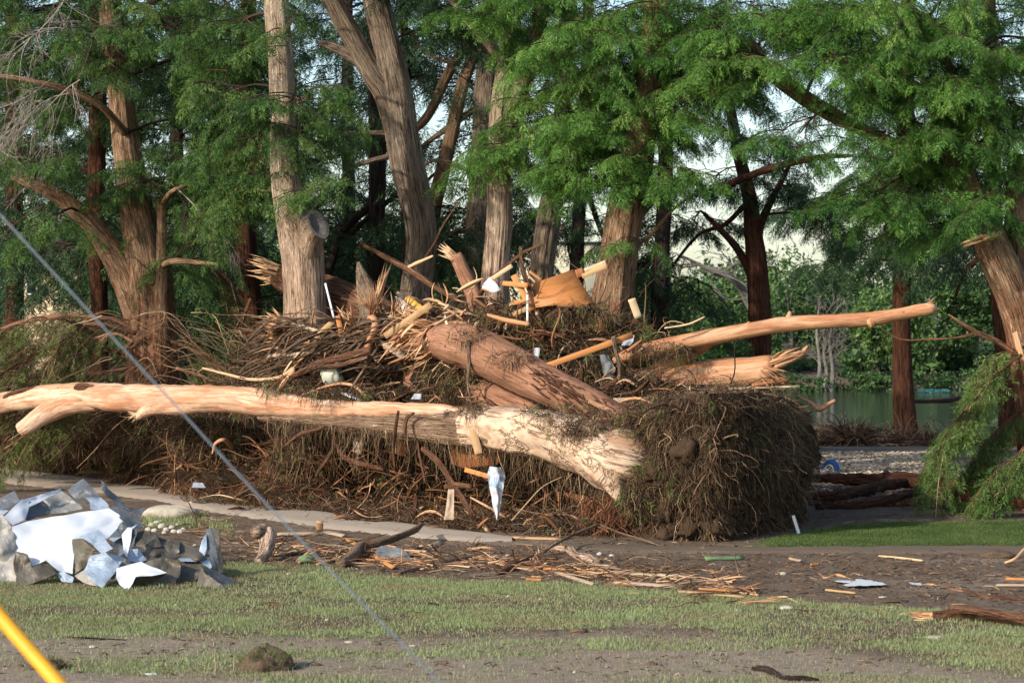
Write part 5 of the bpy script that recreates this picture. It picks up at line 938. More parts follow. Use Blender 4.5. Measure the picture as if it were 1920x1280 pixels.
drape('crumpled white cloth lying at the foot of the pile', [(966, 1046, 1062, 40.2), (972, 1040, 1066, 40.), (982, 1028, 1050, 39.8), (994, 1022, 1034, 39.7)], 'cloth', 'white_cloth', 'cloth', amp=.07, seed=4)
drape('pale torn fabric strip hanging on the right of the pile', [(652, 1002, 1013, 42.6), (670, 1000, 1010, 42.5), (690, 996, 1004, 42.4)], 'cloth', 'fabric_strip', 'cloth', amp=.04, seed=6)
drape('grey tarp scrap tangled right of the orange board', [(665, 1124, 1140, 42.4), (690, 1130, 1155, 42.2), (715, 1142, 1150, 42.1)], 'grey_cloth', 'tarp_scrap', 'tarp', amp=.08, seed=7)
drape('torn clear wrap near the top of the orange board', [(628, 1176, 1190, 42.), (640, 1168, 1187, 41.9), (648, 1164, 1180, 41.9)], 'cloth', 'plastic_wrap', 'plastic', amp=.04, seed=8)
drape('grey weathered root shard hanging beside the white sack', [(918, 840, 852, 40.4), (945, 838, 851, 40.3), (974, 832, 850, 40.2)], 'board_grey', 'grey_shard', 'wood', amp=.05, seed=9)
drape('small scrap of plastic on the log beside the shaded hollow', [(738, 777, 790, 41.2), (748, 770, 788, 41.)], 'cloth', 'plastic_scrap', 'plastic', amp=.05, seed=11)
drape('little white rag caught in the dark tangle above the log', [(724, 1094, 1102, 41.8), (736, 1096, 1106, 41.7)], 'cloth', 'white_rag', 'cloth', amp=.03, seed=12)
drape('muddy grey tarpaulin crumpled among the ground debris', [(1024, 712, 745, 35.9), (1034, 706, 762, 35.6), (1048, 704, 775, 35.4), (1054, 725, 772, 35.3)], 'grey_cloth', 'tarpaulin', 'tarp', amp=.12, seed=13)
drape('white rag lying among wood left of the low ridge end', [(905, 362, 380, 43.8), (914, 360, 386, 43.4)], 'cloth', 'white_rag', 'cloth', amp=.05, seed=14)
drape('grey crumpled sheet against the river edge trunk', [(818, 1700, 1720, 80), (832, 1692, 1722, 79), (848, 1675, 1728, 78), (857, 1680, 1729, 77.6)], 'grey_metal', 'crumpled_sheet', 'sheet metal', amp=.25, seed=15)
drape('teal plastic boat hull stranded on the far bank', [(729, 1722, 1776, 147), (732, 1720, 1782, 146.8), (735, 1724, 1778, 146.6)], 'teal', 'boat_hull', 'boat', amp=.15, seed=16)
drape('white netting bag on the ground behind the root plate', [(914, 1530, 1552, 50.5), (920, 1522, 1560, 50), (925, 1524, 1548, 49.6)], 'stone_white', 'netting_bag', 'bag', amp=.12, seed=17)
r = thing('metal_drum', P(625, 720, 42.2), 'pale green grey drum jammed under the matted branches', 'drum'); m = MB(); q = trunk_path([(612, 706, 42, 42.), (628, 701, 44, 42.05), (640, 698, 44, 42.1)], 42, base=False); tube(m, q[:, :3], q[:, 3], 28, .05, 0, .02); m.build('drum_shell', flat('pale_green_drum', (.40, .42, .34), .6, var=.15), r)
m = MB(); q = trunk_path([(638, 698, 44, 42.12), (641, 698, 45, 42.12), (642, 698, 42, 42.13)], 42, base=False); tube(m, q[:, :3], q[:, 3], 28, .02); m.build('rim', M['grey_metal'], r)
log('short dark log with a broken orange tip beside the pale drum', [(645, 696, 34, 42.2), (660, 694, 24, 42.2), (672, 693, 14, 42.1)], 42.2, 'bark_dark', 14, .1, .2, torn=[(670, 693, 42.05, [1, -.2, 0], .05, 8, .1, .02, .3, .3)])
# cabinet carcass
r = thing('wooden_cabinet', P(1085, 960, 40.6), 'broken brown cabinet box lying at the foot of the pile', 'cabinet')
for nm_, a, b, c_, d_ in [('back_panel', (1058, 922, 41.), (1118, 932, 41.), (1120, 960, 41.), (1060, 956, 41.)), ('side_panel', (1048, 921, 40.4), (1053, 921, 41.), (1054, 960, 41.), (1050, 960, 40.4)), ('shelf', (1052, 958, 41.), (1118, 962, 41.), (1105, 972, 40.3), (1030, 972, 40.3))]:
    o_ = sheet(None, [a, b, c_, d_], 'ply_dark', nm_, None, .03); w_ = o_.location - r.location; o_.parent = r; o_.location = w_
o_ = board(None, (1064, 927), (1065, 958), 5, 40.6, 'board_orange', .03, name='divider', cat=None); w_ = o_.location - r.location; o_.parent = r; o_.location = w_
# tyre piece and ring
def torus(m, c, R1, r1, nrm, n=48, k=14, a0=0., a1=2 * math.pi, sq=1.):
    nrm = norm(nrm); u = norm(np.cross(nrm, [0, .2, 1.])); w = np.cross(nrm, u); C = np.array([c + R1 * (math.cos(a) * u + math.sin(a) * w * sq) for a in np.linspace(a0, a1, n)]); tube(m, C, r1, k, R1 * abs(a1 - a0) / n, cap=a1 - a0 < 6.2)
m = MB(); torus(m, P(990, 985, 40.2), .27, .08, [.1, -.5, 1.], 30, 12, 0, 3.6, .8); tag(m.build('tyre', M['rubber']), 'black tyre half buried in wood at the foot of the pile', 'tyre')
m = MB(); torus(m, P(264, 907, 51.8) + (0, 0, .06), .20, .012, [.15, -.35, 1.], 40, 6, 0, 6.283, 1.0); tag(m.build('hose_ring', M['white']), 'loop of white hose lying on mud beside the road', 'hose')
r = thing('swim_ring', P(1549, 905, 58), 'blue inflatable ring leaning on the dark fallen logs', 'inflatable ring'); cc = P(1556, 885, 56)
m = MB(); nrm = norm([-.75, -.5, .22]); torus(m, cc, .27, .085, nrm, 50, 18, 0, 6.283, 1.0); m.build('tube', M['blue'], r); m = MB(); torus(m, cc + nrm * .04, .185, .018, nrm, 50, 8, 0, 6.283, 1.0); m.build('inner_band', M['white'], r)

SLOPE = 0.
def bark_strips(m, p, d, L, w):
    N = len(p); K = 7; t = np.linspace(0, 1, K); d = norm(d); s1 = norm(np.cross(d, R.normal(size=(N, 3)))); s2 = np.cross(d, s1); C = p[:, None] + d[:, None] * (t[None, :, None] * L[:, None, None]) + s2[:, None] * (np.sin(t * 3.1)[None, :, None] * (U(-.25, .25, N) * L)[:, None, None])
    C[:, :, 2] -= .2 * L[:, None] * t[None] ** 2; ww = w[:, None] * (1 - .8 * np.abs(t * 2 - 1) ** 2.5)[None]; tw = U(-1.5, 1.5, N)[:, None] * t[None]; e = s1[:, None] * np.cos(tw)[..., None] + s2[:, None] * np.sin(tw)[..., None]; f = np.cross(d[:, None], e) * .012
    V = np.stack([C - e * ww[..., None], C - f, C + e * ww[..., None], C + f], 2); i = (np.arange(N)[:, None, None] * K + np.arange(K - 1)[None, :, None]) * 4; j = np.arange(4); k = (j + 1) % 4
    m.add(V.reshape(-1, 3), None, np.stack([i + j, i + k, i + 4 + k, i + 4 + j], -1).reshape(-1, 4), np.stack([np.tile([-.05, 0, .05, 0], N * K) + np.repeat(np.arange(N) % 53, K * 4), np.tile([0, .02, 0, -.02], N * K), np.repeat((t[None] * L[:, None]).ravel(), 4)], -1), np.repeat(U(0, 1, N), K * 4))
# ------------------------------------------------------------------ crumpled sheet metal on the grass at left
wb = onground(200, 32.6); wreck = thing('sheet_metal_wreckage', wb, 'heap of crumpled white and grey sheet metal on the grass at left', 'sheet metal')
_seed = [0]
def panel(name, pts, mt, crease=.05, res=10):
    """one torn, dented sheet: fan of its outline (px, py, Y), each sector subdivided and crumpled"""
    _seed[0] += 1; c = np.array([P(*p_) for p_ in pts]); ce = c.mean(0); K = len(c); m = MB(); n = res
    nn = np.linalg.svd(c - ce)[2][2]; bs = np.concatenate([c[i] + (c[(i + 1) % K] - c[i]) * np.linspace(0, 1, 6, endpoint=False)[:, None] for i in range(K)]); bh = (bs - ce) @ nn; bf = bs - bh[:, None] * nn; hc = (c - ce) @ nn; cf = c - hc[:, None] * nn
    for i in range(K):
        a, b = cf[i], cf[(i + 1) % K]; idx = {}; v = []; f = []
        for u in range(n + 1):
            for w in range(n + 1 - u): idx[(u, w)] = len(v); v.append(ce + (a - ce) * (u / n) + (b - ce) * (w / n))
        for u in range(n):
            for w in range(n - u):
                f.append([idx[(u, w)], idx[(u + 1, w)], idx[(u, w + 1)]])
                if u + w < n - 1: f.append([idx[(u + 1, w)], idx[(u + 1, w + 1)], idx[(u, w + 1)]])
        v = np.array(v); wt = 1 / (((v[:, None] - bf[None]) ** 2).sum(-1) + 1e-5) ** 1.3; v = v + ((wt * bh).sum(1) / wt.sum(1))[:, None] * nn
        e = np.abs(fbm(v * 2.3, 2, _seed[0])) * 1.9 + .45 * fbm(v * 5, 2, _seed[0] + 9)
        d = np.stack([.25 * fbm(v * 2.1 + 9, 2, _seed[0] + 4), -e, .3 * fbm(v * 2.3 + 5, 2, _seed[0] + 5)], -1) * crease * 1.5; v = v + d; m.add(v, f); m.add(v + (.004, .008, -.003), np.array(f)[:, ::-1])
    return m.build(name, M[mt], wreck, smooth=True)
def W(*q): return q
panel('large_white_panel', [(24, 986, 33.2), (55, 974, 33.4), (120, 964, 33.6), (205, 952, 33.8), (222, 964, 33.7), (235, 979, 33.6), (215, 1000, 33.3), (198, 1012, 33.1), (172, 1008, 33.), (140, 1010, 32.9), (139, 1040, 32.7), (135, 1075, 32.5), (112, 1070, 32.5), (86, 1050, 32.6), (56, 1064, 32.6), (50, 1040, 32.8), (31, 1032, 32.9), (28, 1005, 33.1)], 'white_metal', .05, 12)
panel('curled_rim', [(8, 968, 33.3), (40, 936, 33.7), (113, 916, 34.3), (114, 921, 34.3), (56, 940, 33.8), (42, 958, 33.5), (46, 974, 33.4), (24, 984, 33.25)], 'white_metal', .03)
panel('curved_panel', [(42, 958, 33.9), (57, 939, 34.1), (113, 919, 34.6), (135, 932, 34.5), (158, 952, 34.2), (120, 962, 34.), (56, 970, 33.8)], 'cream_metal', .10)
panel('folded_shadow_panel', [(42, 958, 33.55), (57, 939, 33.85), (92, 930, 34.4), (96, 960, 34.), (52, 974, 33.6)], 'grey_metal', .06)  # grey sheet standing in for the shade inside the curl
panel('left_panel', [(-60, 990, 33.2), (0, 962, 33.4), (24, 986, 33.2), (32, 1030, 32.9), (30, 1060, 32.7), (36, 1090, 32.5), (0, 1092, 32.6), (-60, 1090, 32.7)], 'cream_metal', .14)
panel('left_corner', [(-60, 960, 34.2), (0, 934, 34.3), (27, 918, 34.3), (38, 938, 34.1), (0, 962, 33.9), (-60, 985, 33.8)], 'grey_metal', .05)
panel('left_flap', [(-60, 955, 33.7), (0, 955, 33.6), (16, 956, 33.5), (0, 970, 33.4), (-60, 975, 33.4)], 'blue_metal', .03)
panel('bottom_panel', [(30, 1034, 32.7), (52, 1040, 32.6), (58, 1066, 32.5), (86, 1052, 32.6), (108, 1072, 32.5), (60, 1092, 32.4), (36, 1094, 32.4)], 'tan_metal', .10)
panel('under_flap', [(104, 1074, 32.5), (118, 1070, 32.5), (138, 1082, 32.45), (135, 1092, 32.4), (116, 1090, 32.4)], 'blue_metal', .03)
panel('peaked_panel', [(128, 920, 34.8), (140, 908, 34.9), (157, 896, 35.), (168, 908, 34.8), (188, 930, 34.5), (160, 936, 34.4), (140, 934, 34.6)], 'grey_metal', .08)
panel('tan_gusset', [(144, 936, 34.5), (160, 932, 34.5), (166, 952, 34.2), (150, 950, 34.3)], 'tan_metal', .04)
panel('centre_fold', [(160, 930, 34.3), (188, 930, 34.3), (200, 940, 34.1), (206, 952, 33.95), (170, 954, 34.), (168, 940, 34.2)], 'blue_metal', .07)
panel('curling_strip', [(192, 899, 34.6), (197, 902, 34.6), (202, 922, 34.4), (220, 936, 34.3), (242, 944, 34.3), (262, 952, 34.3), (277, 948, 34.3), (268, 962, 34.), (262, 970, 33.8), (250, 960, 34.), (222, 950, 34.1), (204, 935, 34.2), (194, 915, 34.5)], 'grey_metal', .10)
panel('slope_panel', [(205, 950, 34.), (225, 948, 34.), (258, 968, 33.8), (272, 984, 33.6), (246, 1000, 33.2), (200, 1012, 33.), (222, 994, 33.3), (236, 978, 33.5)], 'grey_metal', .08)
panel('fluted_edge', [(205, 1010, 33.), (236, 992, 33.3), (258, 982, 33.4), (244, 996, 33.2), (214, 1016, 32.9)], 'blue_metal', .04)
panel('folded_flap', [(148, 1005, 32.5), (186, 992, 32.6), (212, 1028, 32.2), (192, 1039, 32.2), (170, 1018, 32.3)], 'blue_metal', .03)
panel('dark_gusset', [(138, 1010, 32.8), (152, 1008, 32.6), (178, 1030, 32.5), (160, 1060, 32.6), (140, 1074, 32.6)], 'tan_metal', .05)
panel('lower_facet', [(168, 1040, 32.4), (206, 1035, 32.4), (232, 1046, 32.4), (214, 1076, 32.1), (194, 1103, 31.9), (178, 1090, 32.), (160, 1068, 32.3)], 'blue_metal', .08)
panel('lower_left_facet', [(140, 1078, 32.6), (160, 1066, 32.5), (178, 1092, 32.1), (192, 1102, 32.), (160, 1094, 32.3)], 'cream_metal', .06)
panel('upright_fin', [(228, 1002, 32.7), (240, 988, 32.8), (248, 989, 32.8), (246, 1012, 32.6), (238, 1044, 32.4), (232, 1036, 32.4)], 'white_metal', .02)
panel('star_facet', [(220, 1064, 32.2), (240, 1058, 32.2), (266, 1051, 32.3), (290, 1060, 32.2), (316, 1071, 32.), (285, 1077, 31.9), (256, 1079, 31.8), (250, 1092, 31.8), (242, 1105, 31.8), (226, 1094, 31.9), (219, 1080, 32.)], 'white_metal', .05)
panel('star_side', [(256, 1079, 31.85), (314, 1072, 32.05), (300, 1082, 32.1), (262, 1102, 32.), (244, 1104, 31.9)], 'tan_metal', .05)
panel('blue_fold', [(240, 1030, 32.8), (262, 1028, 32.8), (276, 1050, 32.6), (262, 1054, 32.5), (240, 1052, 32.5)], 'blue_metal', .05)
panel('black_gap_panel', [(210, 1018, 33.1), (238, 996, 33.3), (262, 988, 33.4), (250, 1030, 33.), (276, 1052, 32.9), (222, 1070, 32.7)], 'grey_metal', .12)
panel('tan_wall', [(246, 1018, 33.2), (250, 998, 33.4), (272, 992, 33.5), (310, 1006, 33.4), (338, 1012, 33.3), (340, 1036, 32.9), (306, 1048, 32.7), (270, 1040, 32.8), (252, 1034, 32.9)], 'tan_metal', .16, 12)
panel('tan_crease', [(272, 994, 33.3), (296, 1000, 33.3), (304, 1024, 33.), (280, 1026, 32.9), (266, 1010, 33.1)], 'tan_metal', .08)
panel('grey_scoop', [(304, 1022, 33.), (338, 1012, 33.2), (352, 1020, 33.2), (374, 1032, 33.1), (392, 1046, 33.), (340, 1048, 32.8), (310, 1046, 32.8)], 'tan_metal', .16)
panel('bright_edge', [(336, 1046, 32.7), (392, 1045, 32.8), (398, 1062, 32.6), (394, 1066, 32.6), (388, 1050, 32.7), (338, 1051, 32.6)], 'blue_metal', .02)
panel('tan_skirt', [(262, 1054, 32.5), (300, 1044, 32.5), (340, 1050, 32.5), (340, 1072, 32.3), (324, 1096, 32.1), (290, 1100, 32.1), (262, 1088, 32.2)], 'tan_metal', .12)
panel('box_face', [(338, 1052, 32.7), (388, 1050, 32.8), (384, 1064, 32.6), (370, 1086, 32.4), (336, 1090, 32.4)], 'tan_metal', .06)
panel('end_box_front', [(378, 1060, 32.1), (382, 1072, 31.9), (430, 1102, 31.6), (436, 1110, 31.6), (400, 1108, 31.7), (368, 1100, 31.9)], 'tan_metal', .05)
panel('end_box_top', [(376, 1058, 32.2), (398, 1064, 32.4), (442, 1088, 32.2), (434, 1106, 31.8), (400, 1084, 31.9)], 'grey_metal', .04)
panel('channel_post', [(386, 992, 33.2), (396, 989, 33.2), (404, 1018, 33.), (412, 1072, 32.6), (400, 1062, 32.6), (388, 1030, 32.9)], 'grey_metal', .03)
panel('channel_flange', [(396, 989, 33.1), (412, 990, 33.1), (414, 1030, 32.9), (419, 1072, 32.6), (411, 1072, 32.55), (404, 1018, 32.95)], 'tan_metal', .03)
panel('curled_tab', [(374, 1034, 32.9), (380, 1012, 33.), (387, 1000, 33.1), (389, 1026, 32.9), (384, 1042, 32.8)], 'blue_metal', .03)

# ------------------------------------------------------------------ things lying on the ground
def lying(label, pts, w, mt='bark_log', name='stick', cat='stick', lift=.5, seed=1, torn=0, tw=(), ro=.15, lifts=None):
    """a stick or log lying on the ground through photo spots; w widths in photo px"""
    mt = 'bark_tan' if mt == 'bark_grey' else mt; W_ = w if hasattr(w, '__len__') else [w] * len(pts); rows = []
    for i, (q, ww) in enumerate(zip(pts, W_)):
        h = lifts[i] if lifts else 0; g = G(q[0], q[1] + h); k = g[1] / F; p = P(q[0], q[1], g[1]); r_ = ww * k / 2; rows.append([p[0], p[1], max(p[2], g[2]) + r_ * lift, r_])
    rows = np.array(rows); m = MB(); seg = 7 if max(W_) < 7 else 18; tube(m, rows[:, :3], rows[:, 3], seg, .05 if max(W_) > 6 else .08, .08, ro, 7, seed, U())
    if not torn: return tag(m.build(name, M[mt]), label, cat)
    r = thing(name, rows[len(rows) // 2, :3], label, cat); m.build('stem', M[mt], r); m = MB()
    e = rows[-1] if torn > 0 else rows[0]; d = (rows[-1] - rows[-2])[:3] if torn > 0 else (rows[0] - rows[1])[:3]; shards(m, e[:3], d, e[3] * .8, abs(torn), e[3] * 5, e[3] * .3, .25); m.build('torn_end', M['splinter'], r); return r
def lboard(label, a, b, w, mt='board', t=.03, la=0, lb=0, name='board', cat='board', roll=1.2):
    A = G(a[0], a[1] + la); B = G(b[0], b[1] + lb); A = P(*a, A[1]) + (0, 0, t * .6 + .02); B = P(*b, B[1]) + (0, 0, t * .6 + .02); m = MB(); k = A[1] / F; plank(m, A, B, w * k, t, roll, .008, U(), .01)
    return tag(m.build(name, M[mt], smooth=False), label, cat)
def lstone(label, px, py, rx, ry, mt='stone', name='stone', cat='stone', seed=1, grp=None, amp=.3, dy=1.):
    g = G(px, py + ry * .6); k = g[1] / F; m = MB(); blob(m, g + (0, 0, ry * k * .5), (rx * k, rx * k * dy * .6, ry * k), 26, 16, amp, 1.2, seed, U()); return tag(m.build(name, M[mt]), label, cat, grp)
L_ = lying
L_('thick grey branch curving up and right across the middle debris', [(638, 1064), (660, 1050), (676, 1030), (700, 1022), (722, 1018), (750, 1008), (778, 996), (790, 985)], [22, 22, 21, 17, 14, 13, 12, 8], 'bark_grey', torn=8, lifts=[0, 4, 12, 18, 20, 24, 26, 26], seed=3, name='branch', cat='branch')
L_('long thin grey branch with a broken orange end, lying right of centre', [(748, 1078), (775, 1070), (820, 1061), (860, 1050), (905, 1044), (950, 1048), (1000, 1050)], [8, 8, 8, 8, 9, 8, 5], 'bark_grey', torn=-6, name='branch', cat='branch', seed=4)
L_('slender branch rising from the mud to the root plate foot', [(1000, 1050), (1030, 1028), (1070, 1006), (1122, 984)], [7, 6, 6, 5], 'bark_grey', name='branch', cat='branch', lifts=[0, 12, 22, 30], seed=5)
L_('thin twig running down right from the root plate foot', [(1124, 984), (1160, 998), (1200, 1010), (1240, 1024)], [4, 3, 3, 2], 'bark_grey', name='twig', cat='twig', lifts=[30, 18, 10, 2], seed=6)
L_('knobbly grey root knee at the left end of the debris band', [(478, 1000), (496, 1006), (502, 1024), (496, 1044), (484, 1056)], [20, 32, 30, 22, 16], 'bark_pale', name='root', cat='root', lifts=[50, 40, 26, 10, 0], seed=7, ro=.3)
L_('pale twisted root lying flat right of centre', [(1040, 1030), (1062, 1034), (1080, 1044), (1104, 1050), (1122, 1056)], [10, 14, 13, 16, 10], 'bark_pale', name='root', cat='root', seed=8, ro=.3)
L_('orange split slab poking from the debris left of the twisted root', [(930, 1080), (960, 1066), (996, 1046)], [6, 20, 8], 'bark_log', name='split_slab', cat='wood', seed=9)
L_('torn shaggy red log lying on the grass at the right edge', [(1748, 1162), (1785, 1162), (1840, 1164), (1900, 1170), (1990, 1176)], [20, 30, 30, 32, 34], 'bark_log', torn=-30, name='torn_log', cat='log', seed=10, ro=.35)
L_('second stripped stem lying on top of the shaggy log', [(1782, 1140), (1830, 1146), (1880, 1156), (1930, 1164)], [10, 12, 11, 8], 'bark_log', name='stripped_stem', cat='stick', lifts=[26, 24, 22, 20], seed=11)
L_('long bare stem lying in the mud above the shaggy log', [(1770, 1104), (1810, 1110), (1850, 1120), (1930, 1126), (1990, 1128)], [6, 8, 8, 7, 7], 'bark_log', name='stem', cat='stick', seed=12)
L_('dark log end in the mud near the bottom right', [(1412, 1256), (1440, 1260), (1465, 1272), (1500, 1276), (1535, 1276)], [10, 16, 10, 14, 8], 'bark_dark', name='log', cat='log', seed=13, ro=.4)
L_('dark stick across the mud at the bottom left', [(118, 1195), (160, 1198), (236, 1200)], [4, 6, 3], 'bark_dark', name='stick', cat='stick', seed=14)
L_('dark chunk of wood on the grass below the debris band', [(488, 1134), (512, 1134), (534, 1137)], [6, 9, 7], 'bark_log', name='wood_chunk', cat='wood', seed=15)
L_('thin tan stick lying on the grass left of centre', [(744, 1158), (766, 1148)], [3, 3], 'splinter', seed=16)
L_('dark knot of bark on the grass right of the cable', [(804, 1134), (824, 1136)], [8, 6], 'bark_dark', name='bark_chunk', cat='bark', seed=17)
L_('rusty grey stump chunk low on the foreground mud', [(1070, 1188), (1084, 1188), (1100, 1186)], [10, 13, 10], 'bark_grey', name='wood_chunk', cat='wood', seed=18, ro=.4)
L_('dark mud covered stick at the right edge below the shaggy log', [(1866, 1192), (1900, 1196), (1960, 1196)], [5, 7, 6], 'bark_dark', seed=19)
L_('broken orange branch end lying at the edge of the verge', [(1440, 1122), (1470, 1120), (1496, 1130)], [3, 5, 4], 'splinter', torn=10, seed=20, name='broken_branch', cat='branch')
L_('curling broken twig left of the puddle', [(1535, 1074), (1548, 1084), (1570, 1080), (1596, 1086)], [2, 4, 7, 2], 'splinter', seed=21, name='twig', cat='twig')
L_('shredded orange wood beside the tiny puddle', [(1722, 1100), (1740, 1097), (1760, 1098)], [3, 6, 3], 'splinter', torn=10, seed=22, name='shredded_wood', cat='wood')
L_('thin branch trailing across the mud right of the tiny puddle', [(1765, 1098), (1800, 1094), (1830, 1090)], [2, 2, 2], 'bark_grey', seed=23, name='twig', cat='twig')
L_('pale curved branch leaning at the right edge over the track', [(1884, 1056), (1904, 1048), (1922, 1030)], [5, 6, 7], 'splinter', lifts=[0, 8, 22], seed=24, name='branch', cat='branch')
L_('long stick with one fork propped against the low ridge', [(440, 934), (480, 914), (530, 886), (580, 866), (600, 862)], [6, 8, 9, 9, 7], 'bark_grey', lifts=[20, 36, 56, 70, 74], seed=25, name='branch', cat='branch')
L_('bowed red log along the top of the low ridge', [(48, 836), (62, 848), (100, 852), (170, 845), (200, 852), (250, 868), (300, 866), (332, 858)], [5, 9, 8, 14, 18, 17, 15, 8], 'bark_log', lifts=[46, 44, 44, 50, 46, 40, 50, 60], seed=26, torn=14, name='bowed_log', cat='log')
L_('orange arched root hooping over the ridge near the road', [(398, 852), (405, 832), (424, 828), (446, 860), (462, 890), (474, 905)], [4, 6, 8, 9, 9, 5], 'peeled_orange', lifts=[88, 108, 112, 70, 36, 16], seed=27, name='arched_root', cat='root')
L_('torn orange slab lying at the left foot of the pile', [(432, 904), (450, 918), (478, 920), (496, 926)], [8, 20, 16, 6], 'peeled_orange', lifts=[24, 14, 12, 6], torn=-14, seed=28, name='torn_slab', cat='wood')
L_('short split chunk angled below the torn orange slab', [(482, 924), (508, 944)], [12, 7], 'splinter', lifts=[12, 0], seed=29, name='wood_chunk', cat='wood')
for lb, pts, w, mt in [
    ('diagonal brown branch under the log left of centre', [(535, 836), (560, 815), (590, 806), (608, 799)], [4, 7, 8, 6], 'bark_log'), ('forked brown branch splaying out from under the log', [(615, 812), (632, 834), (648, 858), (690, 872), (720, 880)], [4, 8, 10, 9, 6], 'bark_log'),
    ('crooked branch descending from the knot under the log', [(628, 836), (612, 862), (598, 882), (592, 894)], [8, 8, 6, 3], 'bark_log'), ('thin grey stick hanging down the middle of the pile', [(878, 640), (880, 680), (877, 720), (884, 760)], [7, 8, 5, 4], 'bark_grey'),
    ('bark strip looping over the long log, left one', [(747, 770), (742, 800), (738, 840), (740, 880)], [5, 7, 6, 3], 'bark_log'), ('bark strip looping over the long log, right one', [(776, 774), (762, 785), (758, 815)], [5, 7, 5], 'bark_log'),
    ('vertical broken branch at the middle foot of the pile', [(782, 820), (786, 850), (798, 905)], [6, 6, 4], 'bark_log'), ('stout reddish stub below the hanging plywood', [(835, 912), (855, 909), (885, 912)], [10, 12, 9], 'bark_log'),
    ('curved dark limb in the hollow under the log', [(792, 840), (822, 866), (845, 900), (890, 970)], [10, 12, 12, 11], 'bark_log'), ('short upright snag at the foot of the pile', [(776, 972), (780, 940), (778, 925)], [8, 8, 5], 'bark_log'),
    ('long thin stick crossing in front of the white sack', [(882, 932), (915, 950), (948, 970)], [3, 5, 4], 'splinter'), ('pale stake lying before the white sack', [(884, 991), (912, 974), (938, 960)], [5, 6, 4], 'splinter'),
    ('brown branch over the shaded hollow with an orange bend', [(552, 746), (620, 722), (660, 722), (688, 744)], [3, 5, 6, 5], 'peeled_orange'), ('thick twisted bark strands sweeping left from the stump', [(696, 655), (650, 668), (600, 680), (560, 700), (522, 715)], [14, 14, 13, 10, 8], 'bark_log'),
    ('second strand of bark under the first sweeping strand', [(690, 668), (640, 684), (590, 690), (540, 712)], [8, 9, 8, 5], 'bark_log'), ('curved pale root jutting left over the peeled limb', [(380, 690), (420, 700), (470, 711), (520, 708), (552, 690)], [3, 5, 6, 7, 6], 'splinter'),
    ('orange spike of wood below the sweeping strands', [(552, 694), (535, 715), (516, 740)], [9, 10, 5], 'peeled_orange'), ('crossing dark bough with a torn tip behind the pile', [(675, 456), (720, 480), (770, 508), (810, 535), (860, 565)], [5, 10, 12, 11, 8], 'bark_log'),
    ('short torn branch laid over the crossing bough', [(760, 504), (785, 492), (812, 480)], [6, 7, 4], 'splinter'), ('thin rising branch between the grey trunk and the snapped log', [(795, 485), (815, 455), (832, 420), (860, 380)], [4, 4, 3, 2], 'bark_log'),
    ('tall leaning brown stick before the plywood sheet', [(975, 462), (980, 505), (994, 545), (1008, 580), (1018, 604)], [3, 9, 11, 10, 5], 'bark_log'), ('split orange stick below the plywood corner', [(998, 562), (1006, 585), (1016, 608)], [7, 9, 8], 'splinter'),
    ('dark curving bough rising to the right at the top of the pile', [(896, 560), (915, 530), (950, 500), (985, 472), (1020, 458)], [8, 10, 8, 7, 4], 'bark_log'), ('pale broken log lying under the timber cluster', [(914, 590), (950, 600), (992, 608)], [5, 9, 8], 'splinter'),
    ('little torn log end under the plywood sheet', [(1026, 593), (1038, 584), (1046, 580)], [4, 7, 6], 'splinter'), ('brown root crossing the matted branches at right', [(1150, 630), (1155, 660), (1162, 690), (1158, 720)], [8, 7, 8, 6], 'bark_grey'),
    ('sharp split stick beside the cantilevered log butt', [(1176, 658), (1190, 648), (1204, 636)], [5, 7, 3], 'splinter'), ('thin orange twig reaching right above the peeled log', [(1246, 615), (1290, 608), (1321, 594)], [3, 4, 3], 'splinter'),
    ('slanting log wedged in the dark right of the slanting trunk', [(1110, 745), (1140, 725), (1156, 712)], [10, 12, 10], 'bark_log'), ('thin bent twig over the split log', [(1210, 740), (1240, 722), (1264, 712), (1290, 706)], [3, 4, 3, 2], 'bark_grey'),
    ('yellow curved splinter lying before the split log', [(1262, 742), (1285, 752), (1312, 754)], [4, 8, 6], 'board'), ('peeled pale root running under the maroon beam', [(1104, 752), (1140, 768), (1170, 786), (1196, 793)], [7, 12, 14, 10], 'peeled'),
    ('pale root stub lying beside the maroon beam', [(1224, 820), (1246, 816)], [8, 9], 'board_grey'), ('broken snag with an orange fork right of the root plate', [(1496, 742), (1520, 754), (1534, 766), (1548, 760), (1566, 750)], [4, 5, 12, 9, 6], 'peeled_orange')]:
    SLOPE = .008; Y_ = 40.4 if min(q[1] for q in pts) > 760 else 41.6
    if 'crossing bough' in lb or 'crossing dark bough' in lb or 'rising branch' in lb: Y_ = 44.8
    if 'top of the pile' in lb: Y_ = 43.8
    if 'plywood' in lb and 'hanging' not in lb: Y_ = 43.3
    if 'loop' in lb: Y_ = 40.0
    if 'knot under' in lb or 'splaying' in lb: Y_ = 41.3
    if 'maroon' in lb: Y_ = 39.9
    if 'right of the root plate' in lb: Y_ = 42.6
    pth = trunk_path([(x_, y_, w_, Y_) for (x_, y_), w_ in zip(pts, w)], Y_, base=False); m = MB(); tube(m, pth[:, :3], pth[:, 3], 12, .05, .1, .2, 5, int(U(1, 99)), U()); tag(m.build('broken_branch', M[mt]), lb, 'branch')
SLOPE = 0.
